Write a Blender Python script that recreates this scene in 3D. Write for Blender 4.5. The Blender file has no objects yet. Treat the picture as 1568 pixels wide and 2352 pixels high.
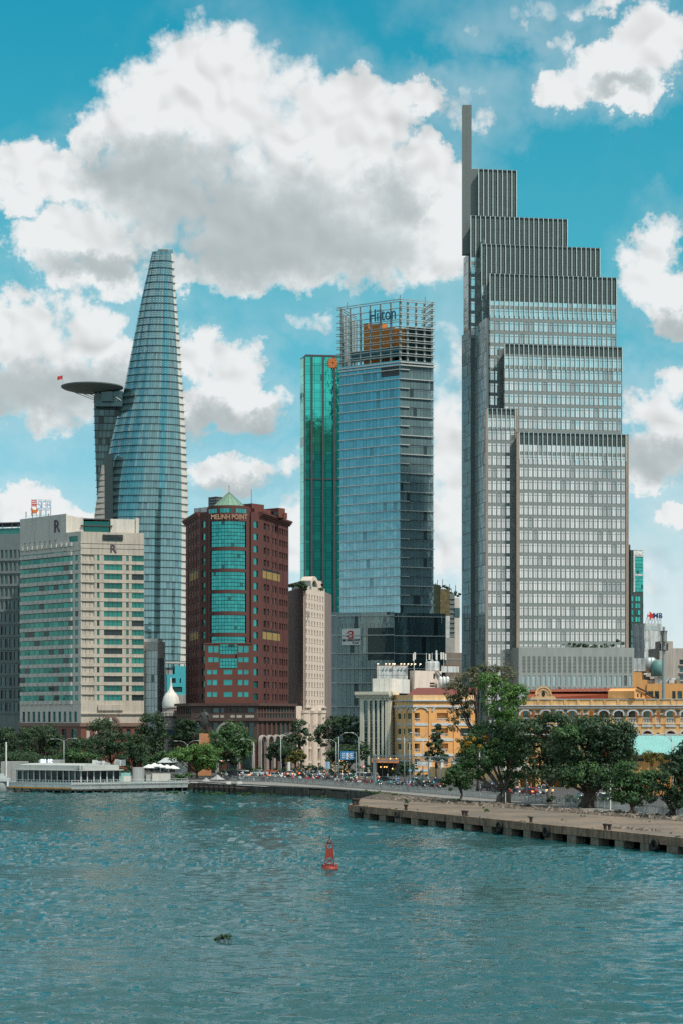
import bpy, bmesh, math, random
import numpy as np
from mathutils import Matrix, Vector
random.seed(7); rng = np.random.default_rng(7)
R = math.radians
SC = bpy.context.scene
COL = SC.collection

# ------------------------------------------------------------------ camera
# level 70 mm lens with rise, 16 m above the river; z = 0 is the water, looking along +Y
S = 4573.0; CX = 784.0; HY = 1655.0; CAMZ = 16.0
cd = bpy.data.cameras.new('camera'); cam = bpy.data.objects.new('camera', cd); COL.objects.link(cam)
cd.sensor_fit = 'HORIZONTAL'; cd.sensor_width = 24.0; cd.lens = 70.0
cd.shift_y = (HY - 1176.0) / 1568.0
cd.clip_start = 1.0; cd.clip_end = 30000.0
cam.location = (0, 0, CAMZ); cam.rotation_euler = (R(90), 0, 0)
SC.camera = cam
SC.view_settings.view_transform = 'Standard'; SC.view_settings.look = 'None'
SC.view_settings.exposure = 0.28; SC.view_settings.gamma = 1.0
SC.cycles.max_bounces = 6; SC.cycles.glossy_bounces = 4; SC.cycles.diffuse_bounces = 3
SC.cycles.transparent_max_bounces = 6; SC.cycles.caustics_reflective = False; SC.cycles.caustics_refractive = False
SC.cycles.sample_clamp_indirect = 3.0; SC.cycles.use_denoising = False

SUN_AZ = 134.0      # degrees clockwise from the view direction (+Y): to the right, slightly behind the camera
SUN_EL = 55.0
sdir = Vector((math.sin(R(SUN_AZ)) * math.cos(R(SUN_EL)), math.cos(R(SUN_AZ)) * math.cos(R(SUN_EL)), math.sin(R(SUN_EL))))
sl = bpy.data.lights.new('sun', 'SUN'); sl.energy = 3.4; sl.angle = R(3.0); sl.color = (1.0, 0.925, 0.82)
sun = bpy.data.objects.new('sun', sl); COL.objects.link(sun)
sun.rotation_euler = sdir.to_track_quat('Z', 'Y').to_euler(); sun.location = (300, -100, 400)

# ------------------------------------------------------------------ node helper
class G:
    def __init__(s, nt): s.nt = nt; s.n = 0
    def node(s, t, **kw):
        n = s.nt.nodes.new(t); n.location = ((s.n % 40) * 180, -(s.n // 40) * 220); s.n += 1
        for k, v in kw.items(): setattr(n, k, v)
        return n
    def put(s, sock, v):
        if isinstance(v, bpy.types.NodeSocket): s.nt.links.new(v, sock)
        else: sock.default_value = v
    def m(s, op, a, b=None, c=None, clamp=False):
        n = s.node('ShaderNodeMath', operation=op); n.use_clamp = clamp
        for i, v in enumerate((a, b, c)):
            if v is not None: s.put(n.inputs[i], v)
        return n.outputs[0]
    def v(s, op, a, b=None, c=None):
        n = s.node('ShaderNodeVectorMath', operation=op)
        for i, x in enumerate((a, b, c)):
            if x is not None: s.put(n.inputs[3] if (op == 'SCALE' and i == 1) else n.inputs[i], x)
        return n.outputs['Value'] if op in ('DOT_PRODUCT', 'LENGTH', 'DISTANCE') else n.outputs[0]
    def noise(s, vec, scale, detail=3.0, rough=0.55, dist=0.0):
        n = s.node('ShaderNodeTexNoise'); n.noise_dimensions = '3D'
        if vec is not None: s.put(n.inputs['Vector'], vec)
        s.put(n.inputs['Scale'], scale); s.put(n.inputs['Detail'], detail); s.put(n.inputs['Roughness'], rough); s.put(n.inputs['Distortion'], dist)
        return n.outputs[0]
    def voro(s, vec, scale, detail=2.0, rough=0.5, feature='SMOOTH_F1'):
        n = s.node('ShaderNodeTexVoronoi', feature=feature)
        s.put(n.inputs['Vector'], vec); s.put(n.inputs['Scale'], scale); s.put(n.inputs['Detail'], detail); s.put(n.inputs['Roughness'], rough)
        if feature == 'SMOOTH_F1': n.inputs['Smoothness'].default_value = 0.6
        return n.outputs['Distance']
    def ramp(s, x, a, b, c=0.0, d=1.0, smooth=True):
        n = s.node('ShaderNodeMapRange'); n.interpolation_type = 'SMOOTHSTEP' if smooth else 'LINEAR'; n.clamp = True
        for i, v in enumerate((x, a, b, c, d)): s.put(n.inputs[i], v)
        return n.outputs[0]
    def mix(s, f, a, b, blend='MIX'):
        n = s.node('ShaderNodeMix', data_type='RGBA', blend_type=blend)
        s.put(n.inputs[0], f)
        for sock, v in ((n.inputs[6], a), (n.inputs[7], b)):
            s.put(sock, v if isinstance(v, bpy.types.NodeSocket) else (*v[:3], 1.0))
        return n.outputs[2]
    def mixf(s, f, a, b):
        n = s.node('ShaderNodeMix', data_type='FLOAT')
        s.put(n.inputs[0], f); s.put(n.inputs[2], a); s.put(n.inputs[3], b)
        return n.outputs[0]

# ------------------------------------------------------------------ world: clear tropical sky with cumulus
wd = bpy.data.worlds.new('World'); SC.world = wd; wd.use_nodes = True
wd.cycles.sampling_method = 'MANUAL'; wd.cycles.sample_map_resolution = 256
wnt = wd.node_tree; wnt.nodes.clear(); g = G(wnt)
sky = g.node('ShaderNodeTexSky', sky_type='NISHITA'); sky.sun_disc = False
sky.sun_elevation = R(SUN_EL); sky.sun_rotation = R(SUN_AZ); sky.air_density = 1.0; sky.dust_density = 0.6; sky.ozone_density = 3.0
tc = g.node('ShaderNodeTexCoord'); dvec = tc.outputs['Generated']
sep = g.node('ShaderNodeSeparateXYZ'); g.put(sep.inputs[0], dvec)
az = g.m('ARCTAN2', sep.outputs[0], sep.outputs[1]); el = g.m('ARCSINE', sep.outputs[2])
tint = g.mix(g.ramp(el, 0.0, 0.09, smooth=False), (0.95, 1.22, 1.6), (0.80, 1.08, 1.06))     # graded like the photograph: teal overhead, pale low down
tint = g.mix(g.ramp(el, 0.08, 0.22, smooth=False), tint, (0.34, 1.2, 0.98))
tint = g.mix(g.ramp(el, 0.20, 0.36, smooth=False), tint, (0.10, 1.24, 1.06))
skyc = g.mix(1.0, sky.outputs[0], tint, 'MULTIPLY')
cmb = g.node('ShaderNodeCombineXYZ'); g.put(cmb.inputs[0], az); g.put(cmb.inputs[1], el)
wn = g.node('ShaderNodeTexNoise'); g.put(wn.inputs['Vector'], dvec); wn.inputs['Scale'].default_value = 34.0; wn.inputs['Detail'].default_value = 6.0; wn.inputs['Roughness'].default_value = 0.66
ae = g.v('ADD', cmb.outputs[0], g.v('MULTIPLY_ADD', wn.outputs['Color'], (0.052, 0.044, 0.0), (-0.026, -0.022, 0.0)))
nb = g.m('ABSOLUTE', g.m('SUBTRACT', g.noise(dvec, 44.0, 0.0), 0.5))            # round billows with creases between
nc = g.m('ABSOLUTE', g.m('SUBTRACT', g.noise(dvec, 105.0, 1.0, 0.6), 0.5))
na = g.noise(dvec, 20.0, 8.0, 0.60)                                            # ragged mass
n0 = g.m('ADD', na, g.m('ADD', g.m('MULTIPLY', nb, 0.55), g.m('MULTIPLY', nc, 0.30)))
def soft(vec):
    return g.m('ADD', g.noise(vec, 12.0, 4.0, 0.5), g.m('MULTIPLY', g.m('ABSOLUTE', g.m('SUBTRACT', g.noise(vec, 50.0, 1.0, 0.5), 0.5)), 0.5))
r0 = soft(dvec); r1 = soft(g.v('ADD', dvec, (0.0030, 0.0, 0.0056)))
def blobs(lst, k=0.35):
    acc = None
    for (x, y, rx, ry, *pk) in lst:
        a = math.atan((x - CX) / S); e = math.atan((HY - y) / S * math.cos(a))
        q = g.v('MULTIPLY_ADD', ae, (S / rx, S / ry, 0), (-a * S / rx, -e * S / ry, 0))
        f = g.m('SUBTRACT', pk[0] if pk else 1.0, g.v('DOT_PRODUCT', q, q))
        acc = f if acc is None else g.m('SMOOTH_MAX', acc, f, k)
    return g.m('MAXIMUM', acc, -2.5)
BRIGHT = [(150, 425, 130, 62), (205, 335, 60, 55), (1015, 430, 95, 90), (965, 365, 70, 65), (410, 640, 110, 50), (470, 175, 130, 115), (330, 265, 130, 120), (560, 260, 190, 170), (720, 280, 130, 110), (840, 270, 110, 90), (960, 225, 80, 50), (1085, 240, 110, 80, .45),
    (790, 470, 220, 170), (950, 550, 130, 110), (1040, 480, 80, 90), (560, 460, 270, 180), (330, 420, 170, 110), (90, 395, 140, 58), (40, 450, 70, 45),
    (260, 555, 150, 75), (110, 560, 95, 70), (230, 640, 110, 50), (700, 600, 200, 62), (540, 620, 130, 55),
    (60, 775, 120, 85), (200, 760, 100, 80), (90, 890, 200, 95), (270, 850, 75, 85), (470, 820, 75, 65), (560, 860, 75, 80), (620, 930, 75, 50), (480, 930, 130, 60),
    (560, 1085, 115, 55), (690, 1210, 110, 120, .5), (60, 1165, 130, 52), (165, 1185, 60, 34), (1022, 930, 110, 260, .55), (1030, 1210, 120, 220, .55),
    (1400, 160, 120, 66), (1500, 110, 110, 80), (1310, 205, 80, 50), (1460, 225, 60, 36), (1265, 100, 60, 50, .25), (1085, 40, 90, 60, .22), (1210, 6, 220, 50, .30), (1380, -5, 160, 40, .3),
    (1500, 600, 78, 88), (1550, 690, 90, 70), (1510, 930, 90, 72), (1530, 1010, 95, 95), (1490, 1090, 70, 55), (1560, 1190, 60, 40), (712, 732, 80, 46, .12), (1480, 1320, 90, 90, .3)]
DARK = [(320, 395, 120, 66), (470, 470, 170, 100), (640, 530, 190, 95), (800, 580, 150, 60), (560, 590, 160, 60), (70, 900, 190, 60), (260, 900, 60, 50),
    (480, 965, 120, 38), (600, 955, 60, 24), (1500, 1050, 90, 45), (1540, 745, 70, 30), (560, 1120, 110, 24), (900, 470, 70, 60), (220, 610, 120, 30), (1420, 200, 60, 26)]
fb = blobs(BRIGHT); fd = blobs(DARK, 1.2)
gen = g.m('MULTIPLY', g.m('SUBTRACT', g.noise(dvec, 3.4, 2.0, 0.5), 0.465), 9.0)
inview = g.m('MULTIPLY', g.ramp(g.m('ABSOLUTE', az), 0.16, 0.27, 1.0, 0.0), g.ramp(g.m('ABSOLUTE', g.m('SUBTRACT', el, 0.13)), 0.24, 0.36, 1.0, 0.0))
field = g.mixf(inview, g.m('MAXIMUM', gen, -2.5), fb)
dens = g.m('ADD', g.m('MULTIPLY', field, 1.7), g.m('MULTIPLY', g.m('SUBTRACT', n0, 0.575), 4.0))
alpha = g.ramp(dens, -0.45, 0.95)
veil = g.m('MULTIPLY', g.ramp(dens, -4.6, 0.4), g.ramp(g.noise(dvec, 9.0, 5.0, 0.6), 0.34, 0.70, 0.0, 0.30))      # thin vapour round and between the clouds
veil = g.m('ADD', veil, g.ramp(el, 0.15, 0.015, 0.0, 0.60))                                                     # milky air low down
alpha = g.m('MAXIMUM', alpha, g.m('MINIMUM', veil, 0.75))
relief = g.m('MULTIPLY', g.m('SUBTRACT', r0, r1), 1.5)
dk = g.ramp(g.m('ADD', fd, g.m('MULTIPLY', g.m('SUBTRACT', r0, 0.55), 1.1)), -1.5, 1.3)
gdk = g.m('MULTIPLY', g.ramp(g.noise(dvec, 5.0, 3.0), 0.42, 0.72), g.ramp(el, 0.05, 0.25, 0.15, 0.75))
dk = g.mixf(inview, gdk, dk)
lum = g.m('SUBTRACT', g.m('ADD', 0.88, g.m('MULTIPLY', relief, g.m('SUBTRACT', 1.0, g.m('MULTIPLY', dk, 0.75)))), g.m('MULTIPLY', dk, 0.36))
lum = g.m('MINIMUM', g.m('MAXIMUM', lum, 0.24), 0.90)
ccol = g.mix(dk, (0.985, 1.0, 1.0), (0.90, 1.0, 1.02))
ccol = g.v('SCALE', ccol, lum)
bg1 = g.node('ShaderNodeBackground'); g.put(bg1.inputs[0], skyc); bg1.inputs[1].default_value = 0.092
bg2 = g.node('ShaderNodeBackground'); g.put(bg2.inputs[0], ccol); bg2.inputs[1].default_value = 0.80
mx = g.node('ShaderNodeMixShader'); g.put(mx.inputs[0], g.m('MULTIPLY', alpha, 0.97))
wnt.links.new(bg1.outputs[0], mx.inputs[1]); wnt.links.new(bg2.outputs[0], mx.inputs[2])
wo = g.node('ShaderNodeOutputWorld'); wnt.links.new(mx.outputs[0], wo.inputs[0])
# ------------------------------------------------------------------ placing: picture coordinates + a real distance -> metres
def X(x, Y): return (x - CX) / S * Y
def Z(y, Y): return CAMZ + (HY - y) / S * Y
def DG(y, z=2.0): return (CAMZ - z) * S / (y - HY)          # distance of a ground point seen at row y
GZ = 2.0                                                    # street level above the river

# ------------------------------------------------------------------ materials
MAT = {}
def mat(name, col, rough=0.7, metal=0.0, var=0.12, scale=0.6, streak=0.0, bump=0.0, bscale=6.0, island=0.0, spec=0.5, emit=None, es=0.0):
    m = bpy.data.materials.new(name); m.use_nodes = True; nt = m.node_tree; nt.nodes.clear(); h = G(nt)
    p = h.node('ShaderNodeBsdfPrincipled'); o = h.node('ShaderNodeOutputMaterial'); nt.links.new(p.outputs[0], o.inputs[0])
    geo = h.node('ShaderNodeNewGeometry'); pos = geo.outputs['Position']
    c = (*col, 1.0)
    f = None
    if var:
        a = h.noise(pos, scale, 5.0, 0.6); f = h.ramp(a, 0.25, 0.75, 1.0 - var, 1.0 + var, smooth=False)
    if streak:
        st = h.noise(h.v('MULTIPLY', pos, (1.3, 1.3, 0.09)), 1.0, 4.0, 0.6); k = h.ramp(st, 0.42, 0.72, 1.0, 1.0 - streak)
        f = k if f is None else h.m('MULTIPLY', f, k)
    if island:
        oi = h.node('ShaderNodeObjectInfo')
        r = h.m('FRACT', h.m('ADD', geo.outputs['Random Per Island'], oi.outputs['Random']))
        k = h.m('MULTIPLY_ADD', r, 2 * island, 1.0 - island)
        f = k if f is None else h.m('MULTIPLY', f, k)
    if f is None: p.inputs['Base Color'].default_value = c
    else:
        rgb = h.node('ShaderNodeRGB'); rgb.outputs[0].default_value = c
        h.put(p.inputs['Base Color'], h.v('SCALE', rgb.outputs[0], f))
    p.inputs['Roughness'].default_value = rough; p.inputs['Metallic'].default_value = metal
    p.inputs['Specular IOR Level'].default_value = spec
    if bump:
        b = h.node('ShaderNodeBump'); b.inputs['Strength'].default_value = bump; b.inputs['Distance'].default_value = 0.3
        h.put(b.inputs['Height'], h.noise(pos, bscale, 5.0, 0.6)); nt.links.new(b.outputs[0], p.inputs['Normal'])
    if emit:
        p.inputs['Emission Color'].default_value = (*emit, 1.0); p.inputs['Emission Strength'].default_value = es
    MAT[name] = m
    return m

def glass(name, col, metal=0.7, rough=0.07, island=0.18, dark=0.12, wave=0.004, bands=0.0, dcol=None):
    """coated facade glass: tinted mirror, panes slightly out of true, some with darker rooms or blinds behind"""
    m = bpy.data.materials.new(name); m.use_nodes = True; nt = m.node_tree; nt.nodes.clear(); h = G(nt)
    p = h.node('ShaderNodeBsdfPrincipled'); o = h.node('ShaderNodeOutputMaterial'); nt.links.new(p.outputs[0], o.inputs[0])
    geo = h.node('ShaderNodeNewGeometry'); pos = geo.outputs['Position']; oi = h.node('ShaderNodeObjectInfo')
    r = h.m('FRACT', h.m('ADD', geo.outputs['Random Per Island'], oi.outputs['Random']))
    k = h.m('MULTIPLY_ADD', r, 2 * island, 1.0 - island)
    rgb = h.node('ShaderNodeRGB'); rgb.outputs[0].default_value = (*col, 1)
    c = h.v('SCALE', rgb.outputs[0], k)
    r2 = h.m('FRACT', h.m('MULTIPLY', r, 17.31)); d = h.m('LESS_THAN', r2, dark)
    c = h.mix(d, c, dcol or tuple(x * 0.25 for x in col))
    h.put(p.inputs['Base Color'], c)
    h.put(p.inputs['Metallic'], h.mixf(d, metal, metal * 0.45)); p.inputs['Roughness'].default_value = rough
    b = h.node('ShaderNodeBump'); b.inputs['Strength'].default_value = 1.0; b.inputs['Distance'].default_value = wave * 10
    h.put(b.inputs['Height'], h.noise(pos, 0.35, 2.0, 0.5)); nt.links.new(b.outputs[0], p.inputs['Normal'])
    MAT[name] = m
    return m

# ------------------------------------------------------------------ mesh building
BOXF = ((0, 3, 2, 1), (4, 5, 6, 7), (0, 1, 5, 4), (1, 2, 6, 5), (2, 3, 7, 6), (3, 0, 4, 7))
class MB:
    def __init__(s): s.v = []; s.f = []; s.mi = []
    def add(s, vs, fs, mi=0):
        b = len(s.v); s.v.extend([tuple(map(float, q)) for q in vs]); s.f.extend([tuple(b + i for i in q) for q in fs]); s.mi.extend([mi] * len(fs)); return s
    def hexa(s, bot, top, mi=0): return s.add(list(bot) + list(top), BOXF, mi)
    def box(s, x0, x1, y0, y1, z0, z1, mi=0):
        return s.hexa([(x0, y0, z0), (x1, y0, z0), (x1, y1, z0), (x0, y1, z0)], [(x0, y0, z1), (x1, y0, z1), (x1, y1, z1), (x0, y1, z1)], mi)
    def prism(s, poly, z0, z1, mi=0):
        n = len(poly); vs = [(x, y, z0) for x, y in poly] + [(x, y, z1) for x, y in poly]
        fs = [tuple(range(n - 1, -1, -1)), tuple(range(n, 2 * n))] + [(i, (i + 1) % n, n + (i + 1) % n, n + i) for i in range(n)]
        return s.add(vs, fs, mi)
    def lathe(s, c, prof, n=16, mi=0, a0=0.0, a1=2 * math.pi):
        full = abs(a1 - a0 - 2 * math.pi) < 1e-6; m = n if full else n + 1
        vs = []
        for r, z in prof:
            for i in range(m):
                a = a0 + (a1 - a0) * i / n; vs.append((c[0] + r * math.cos(a), c[1] + r * math.sin(a), c[2] + z))
        fs = []
        for j in range(len(prof) - 1):
            for i in range(n):
                i2 = (i + 1) % m; fs.append((j * m + i, j * m + i2, (j + 1) * m + i2, (j + 1) * m + i))
        if full:
            if prof[0][0] > 1e-4: fs.append(tuple(range(m - 1, -1, -1)))
            if prof[-1][0] > 1e-4: fs.append(tuple((len(prof) - 1) * m + i for i in range(m)))
        return s.add(vs, fs, mi)
    def tube(s, pts, rad, n=6, mi=0, cap=True):
        pts = [Vector(p) for p in pts]
        if not hasattr(rad, '__len__'): rad = [rad] * len(pts)
        vs = []; fs = []
        for k, p in enumerate(pts):
            t = (pts[min(k + 1, len(pts) - 1)] - pts[max(k - 1, 0)])
            if t.length < 1e-9: t = Vector((0, 0, 1))
            t.normalize()
            a = t.orthogonal() if abs(t.z) < 0.9 else Vector((1, 0, 0)); a = (a - t * a.dot(t)).normalized(); b = t.cross(a)
            if abs(t.z) < 0.9: a = Vector((0, 0, 1)) - t * t.z; a.normalize(); b = t.cross(a)
            for i in range(n):
                q = 2 * math.pi * (i + 0.5) / n; vs.append(p + (a * math.cos(q) + b * math.sin(q)) * rad[k])
        for k in range(len(pts) - 1):
            for i in range(n): fs.append((k * n + i, k * n + (i + 1) % n, (k + 1) * n + (i + 1) % n, (k + 1) * n + i))
        if cap: fs.append(tuple(range(n - 1, -1, -1))); fs.append(tuple((len(pts) - 1) * n + i for i in range(n)))
        return s.add(vs, fs, mi)
    def mesh(s, name, mats):
        me = bpy.data.meshes.new(name); me.from_pydata(s.v, [], s.f)
        if not isinstance(mats, (list, tuple)): mats = [mats]
        for m in mats: me.materials.append(MAT[m] if isinstance(m, str) else m)
        if len(mats) > 1: me.polygons.foreach_set('material_index', s.mi)
        me.update(); return me
    def build(s, name, mats, parent=None, smooth=False, **tags):
        if not s.v: return None
        me = s.mesh(name, mats)
        if smooth: me.polygons.foreach_set('use_smooth', [True] * len(me.polygons))
        o = bpy.data.objects.new(name, me); COL.objects.link(o); hang(o, parent); tag(o, **tags); return o

def hang(o, parent):
    if parent is not None:
        o.parent = parent; o.matrix_parent_inverse = parent.matrix_basis.inverted() if parent.parent is None else Matrix.Identity(4)
def tag(o, label=None, cat=None, group=None, kind=None):
    if label: o['label'] = label
    if cat: o['category'] = cat
    if group: o['group'] = group
    if kind: o['kind'] = kind
    return o
def root(name, label, cat, loc=(0, 0, 0), group=None):
    o = bpy.data.objects.new(name, None); o.empty_display_size = 2.0; COL.objects.link(o); o.location = loc
    return tag(o, label, cat, group)
def copy_tree(o, loc, rz=0.0, label=None, group=None, mats=None):
    """a copy of a thing and of its parts and sub-parts (parts were built round the origin)"""
    c = o.copy(); COL.objects.link(c); c.location = loc; c.rotation_euler = (0, 0, rz)
    if label: c['label'] = label
    if group: c['group'] = group
    def rec(a, b):
        for ch in KIDS.get(a.name, []):
            d = ch.copy(); COL.objects.link(d); d.parent = b; d.matrix_parent_inverse = Matrix.Identity(4)
            if mats and ch.data and ch.data.materials:
                for i, m in enumerate(ch.data.materials):
                    if m.name in mats: d.material_slots[i].link = 'OBJECT'; d.material_slots[i].material = MAT[mats[m.name]]
            rec(ch, d)
    rec(o, c); return c
KIDS = {}
def kids(o):                                                     # remember a prototype's children for copy_tree
    KIDS[o.name] = list(o.children)
    for c in KIDS[o.name]: kids(c)

CUBES = {}
def cube_mesh(m):
    if m not in CUBES:
        b = MB().box(-.5, .5, -.5, .5, -.5, .5); CUBES[m] = b.mesh('piece', m)
    return CUBES[m]
CUBEV = np.array([(-.5, -.5, -.5, 1), (.5, -.5, -.5, 1), (.5, .5, -.5, 1), (-.5, .5, -.5, 1), (-.5, -.5, .5, 1), (.5, -.5, .5, 1), (.5, .5, .5, 1), (-.5, .5, .5, 1)])
class Pieces:
    """many alike pieces of one thing: the 300 that show largest are objects of their own, the rest one joined part"""
    def __init__(s, parent, name, m, limit=300): s.p = parent; s.name = name; s.m = m; s.items = []; s.limit = limit
    def box(s, mtx, w=1.0): s.items.append((w, mtx, None))
    def quad(s, vs, w=1.0, fs=None): s.items.append((w, None, (vs, fs or [tuple(range(len(vs)))])))
    def flush(s):
        s.items.sort(key=lambda t: -t[0]); rest = MB()
        for i, (w, mtx, q) in enumerate(s.items):
            if i < s.limit:
                if mtx is not None:
                    o = bpy.data.objects.new(s.name, cube_mesh(s.m)); COL.objects.link(o); hang(o, s.p); o.matrix_basis = mtx
                else:
                    MB().add(q[0], q[1]).build(s.name, s.m, s.p)
            elif mtx is not None: rest.add((np.array(mtx) @ CUBEV.T).T[:, :3], BOXF)
            else: rest.add(q[0], q[1])
        if rest.v:
            rest.build(s.name, s.m, s.p, kind='stuff')

class F:
    """a vertical facade line in plan from A to B (left to right as seen): u along it, d outward, z up"""
    def __init__(s, A, B):
        s.A = Vector(A[:2]); s.B = Vector(B[:2]); s.L = (s.B - s.A).length; s.u = (s.B - s.A) / s.L; s.n = Vector((s.u.y, -s.u.x))
    @classmethod
    def px(c, xl, Yl, xr, Yr): return c((X(xl, Yl), Yl), (X(xr, Yr), Yr))
    def U(s, x):
        k = (x - CX) / S; return (k * s.A.y - s.A.x) / (s.u.x - k * s.u.y)
    def Y(s, x): return s.A.y + s.U(x) * s.u.y
    def Zp(s, x, y): return Z(y, s.Y(x))
    def P(s, u, z, d=0.0): q = s.A + s.u * u + s.n * d; return (q.x, q.y, z)
    def hexa(s, mb, u0, u1, z0, z1, d0, d1, mi=0):
        c = lambda z: [s.P(u0, z, d1), s.P(u1, z, d1), s.P(u1, z, d0), s.P(u0, z, d0)]
        return mb.hexa(c(z0), c(z1), mi)
    def mtx(s, u0, u1, z0, z1, d0, d1, tilt=0.0):
        c = s.P((u0 + u1) / 2, (z0 + z1) / 2, (d0 + d1) / 2)
        x = Vector((s.u.x, s.u.y, 0)); y = Vector((-s.n.x, -s.n.y, 0))
        m = Matrix(((x.x, y.x, 0, c[0]), (x.y, y.y, 0, c[1]), (0, 0, 1, c[2]), (0, 0, 0, 1)))
        if tilt: m = m @ Matrix.Rotation(random.gauss(0, tilt), 4, 'X') @ Matrix.Rotation(random.gauss(0, tilt), 4, 'Z')
        return m @ Matrix.Diagonal((u1 - u0, d1 - d0, z1 - z0, 1))
    def weight(s, u0, u1, z0, z1):
        q = s.P((u0 + u1) / 2, 0); f = abs(Vector((q[0], q[1])).normalized().dot(s.n)); return f * (u1 - u0) * (z1 - z0) / (q[1] ** 2)
    def pane(s, pc, u0, u1, z0, z1, d0, d1, tilt=0.0, seen=1.0):
        pc.box(s.mtx(u0, u1, z0, z1, d0, d1, tilt), s.weight(u0, u1, z0, z1) * seen)
    def grid(s, wall, pc, us, zs, t=0.35, gd=0.22, mi=0, tilt=0.0, edge=None, seen=1.0):
        """wall with real openings: us = list of (u0,u1) window spans, zs = list of (z0,z1) rows; edge = (ua,ub,za,zb) of the wall"""
        ua, ub, za, zb = edge
        zc = za
        for (z0, z1) in sorted(zs):
            if z0 > zc: s.hexa(wall, ua, ub, zc, z0, -t, 0, mi)
            uc = ua
            for (u0, u1) in sorted(us):
                if u0 > uc + 1e-4: s.hexa(wall, uc, u0, z0, z1, -t, 0, mi)
                s.pane(pc, u0 - .02, u1 + .02, z0 - .02, z1 + .02, -gd - .06, -gd, tilt, seen); uc = u1
            if ub > uc: s.hexa(wall, uc, ub, z0, z1, -t, 0, mi)
            zc = z1
        if zb > zc: s.hexa(wall, ua, ub, zc, zb, -t, 0, mi)
def rows(z0, z1, n, frac, off=0.0):
    h = (z1 - z0) / n; return [(z0 + h * (i + off), z0 + h * (i + off + frac)) for i in range(n)]
def spans(u0, u1, n, frac):
    w = (u1 - u0) / n; return [(u0 + w * (i + (1 - frac) / 2), u0 + w * (i + (1 + frac) / 2)) for i in range(n)]
def text(body, size, loc, rot, m, parent, name='lettering', ext=0.08, align='CENTER', sx=1.0, font_shear=0.0, label=None, bold=0.0):
    cu = bpy.data.curves.new(name, 'FONT'); cu.body = body; cu.size = size; cu.extrude = ext; cu.align_x = align; cu.align_y = 'CENTER'; cu.shear = font_shear; cu.offset = bold
    cu.materials.append(MAT[m]); o = bpy.data.objects.new(name, cu); COL.objects.link(o); hang(o, parent)
    o.location = loc; o.rotation_euler = rot; o.scale = (sx, 1, 1)
    if label: o['label'] = label
    TEXTS.append(o); return o
TEXTS = []
def texts_to_mesh():
    dg = bpy.context.evaluated_depsgraph_get()
    for o in TEXTS:
        me = bpy.data.meshes.new_from_object(o.evaluated_get(dg)); n = o.name; par = o.parent
        q = bpy.data.objects.new('lettering_mesh', me); COL.objects.link(q); q.parent = par; q.matrix_parent_inverse = o.matrix_parent_inverse.copy(); q.matrix_basis = o.matrix_basis.copy()
        for k in o.keys():
            if k in ('label',): q[k] = o[k]
        bpy.data.objects.remove(o); q.name = n
def facing(f): return (R(90), 0, math.atan2(f.u.y, f.u.x))

# colours are surface colours (linear)
mat('stone_grey', (.29, .315, .30), .7, var=.10, scale=.3, streak=.15)
mat('stone_tan', (.30, .235, .19), .7, var=.12, scale=.4, streak=.2)
mat('fin_metal', (.58, .68, .65), .4, .4, var=.05)
mat('dark_louver', (.16, .19, .183), .5, .3, var=.2, scale=.3)
mat('dark_core', (.012, .018, .020), .6, var=.0)
mat('white_metal', (.62, .64, .62), .4, .2, var=.08)
mat('white_paint', (.70, .69, .64), .7, var=.08, streak=.2)
mat('grey_paint', (.34, .34, .33), .7, var=.1, streak=.25)
mat('dirty_white', (.55, .58, .58), .75, var=.25, scale=.5, streak=.5)
mat('concrete', (.24, .225, .195), .9, var=.25, scale=.35, streak=.35, bump=.25)
mat('concrete_dark', (.085, .075, .062), .9, var=.5, scale=.6, streak=.6, bump=.4)
mat('asphalt', (.055, .057, .057), .9, var=.2, scale=.2)
mat('steel', (.33, .37, .37), .45, .5, var=.1)
mat('steel_dark', (.06, .068, .07), .5, .4, var=.1)
mat('black_rubber', (.012, .012, .012), .8, var=.2)
mat('rust', (.16, .06, .03), .8, var=.3, scale=1.5)
# ------------------------------------------------------------------ river, land, road
def water_mat():
    m = bpy.data.materials.new('river_water'); m.use_nodes = True; nt = m.node_tree; nt.nodes.clear(); h = G(nt)
    p = h.node('ShaderNodeBsdfPrincipled'); o = h.node('ShaderNodeOutputMaterial'); nt.links.new(p.outputs[0], o.inputs[0])
    pos = h.node('ShaderNodeNewGeometry').outputs['Position']
    p.inputs['Base Color'].default_value = (.013, .076, .081, 1); p.inputs['Roughness'].default_value = .06; p.inputs['IOR'].default_value = 1.5
    w2 = h.noise(h.v('MULTIPLY', pos, (1.5, 2.6, 0)), 1.0, 3.0, .6, .4)
    b = h.node('ShaderNodeBump'); b.inputs['Distance'].default_value = 1.0
    h.put(b.inputs['Strength'], .40); h.put(b.inputs['Height'], h.m('MULTIPLY', w2, .16)); nt.links.new(b.outputs[0], p.inputs['Normal'])
    MAT['river_water'] = m
water_mat()
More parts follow.
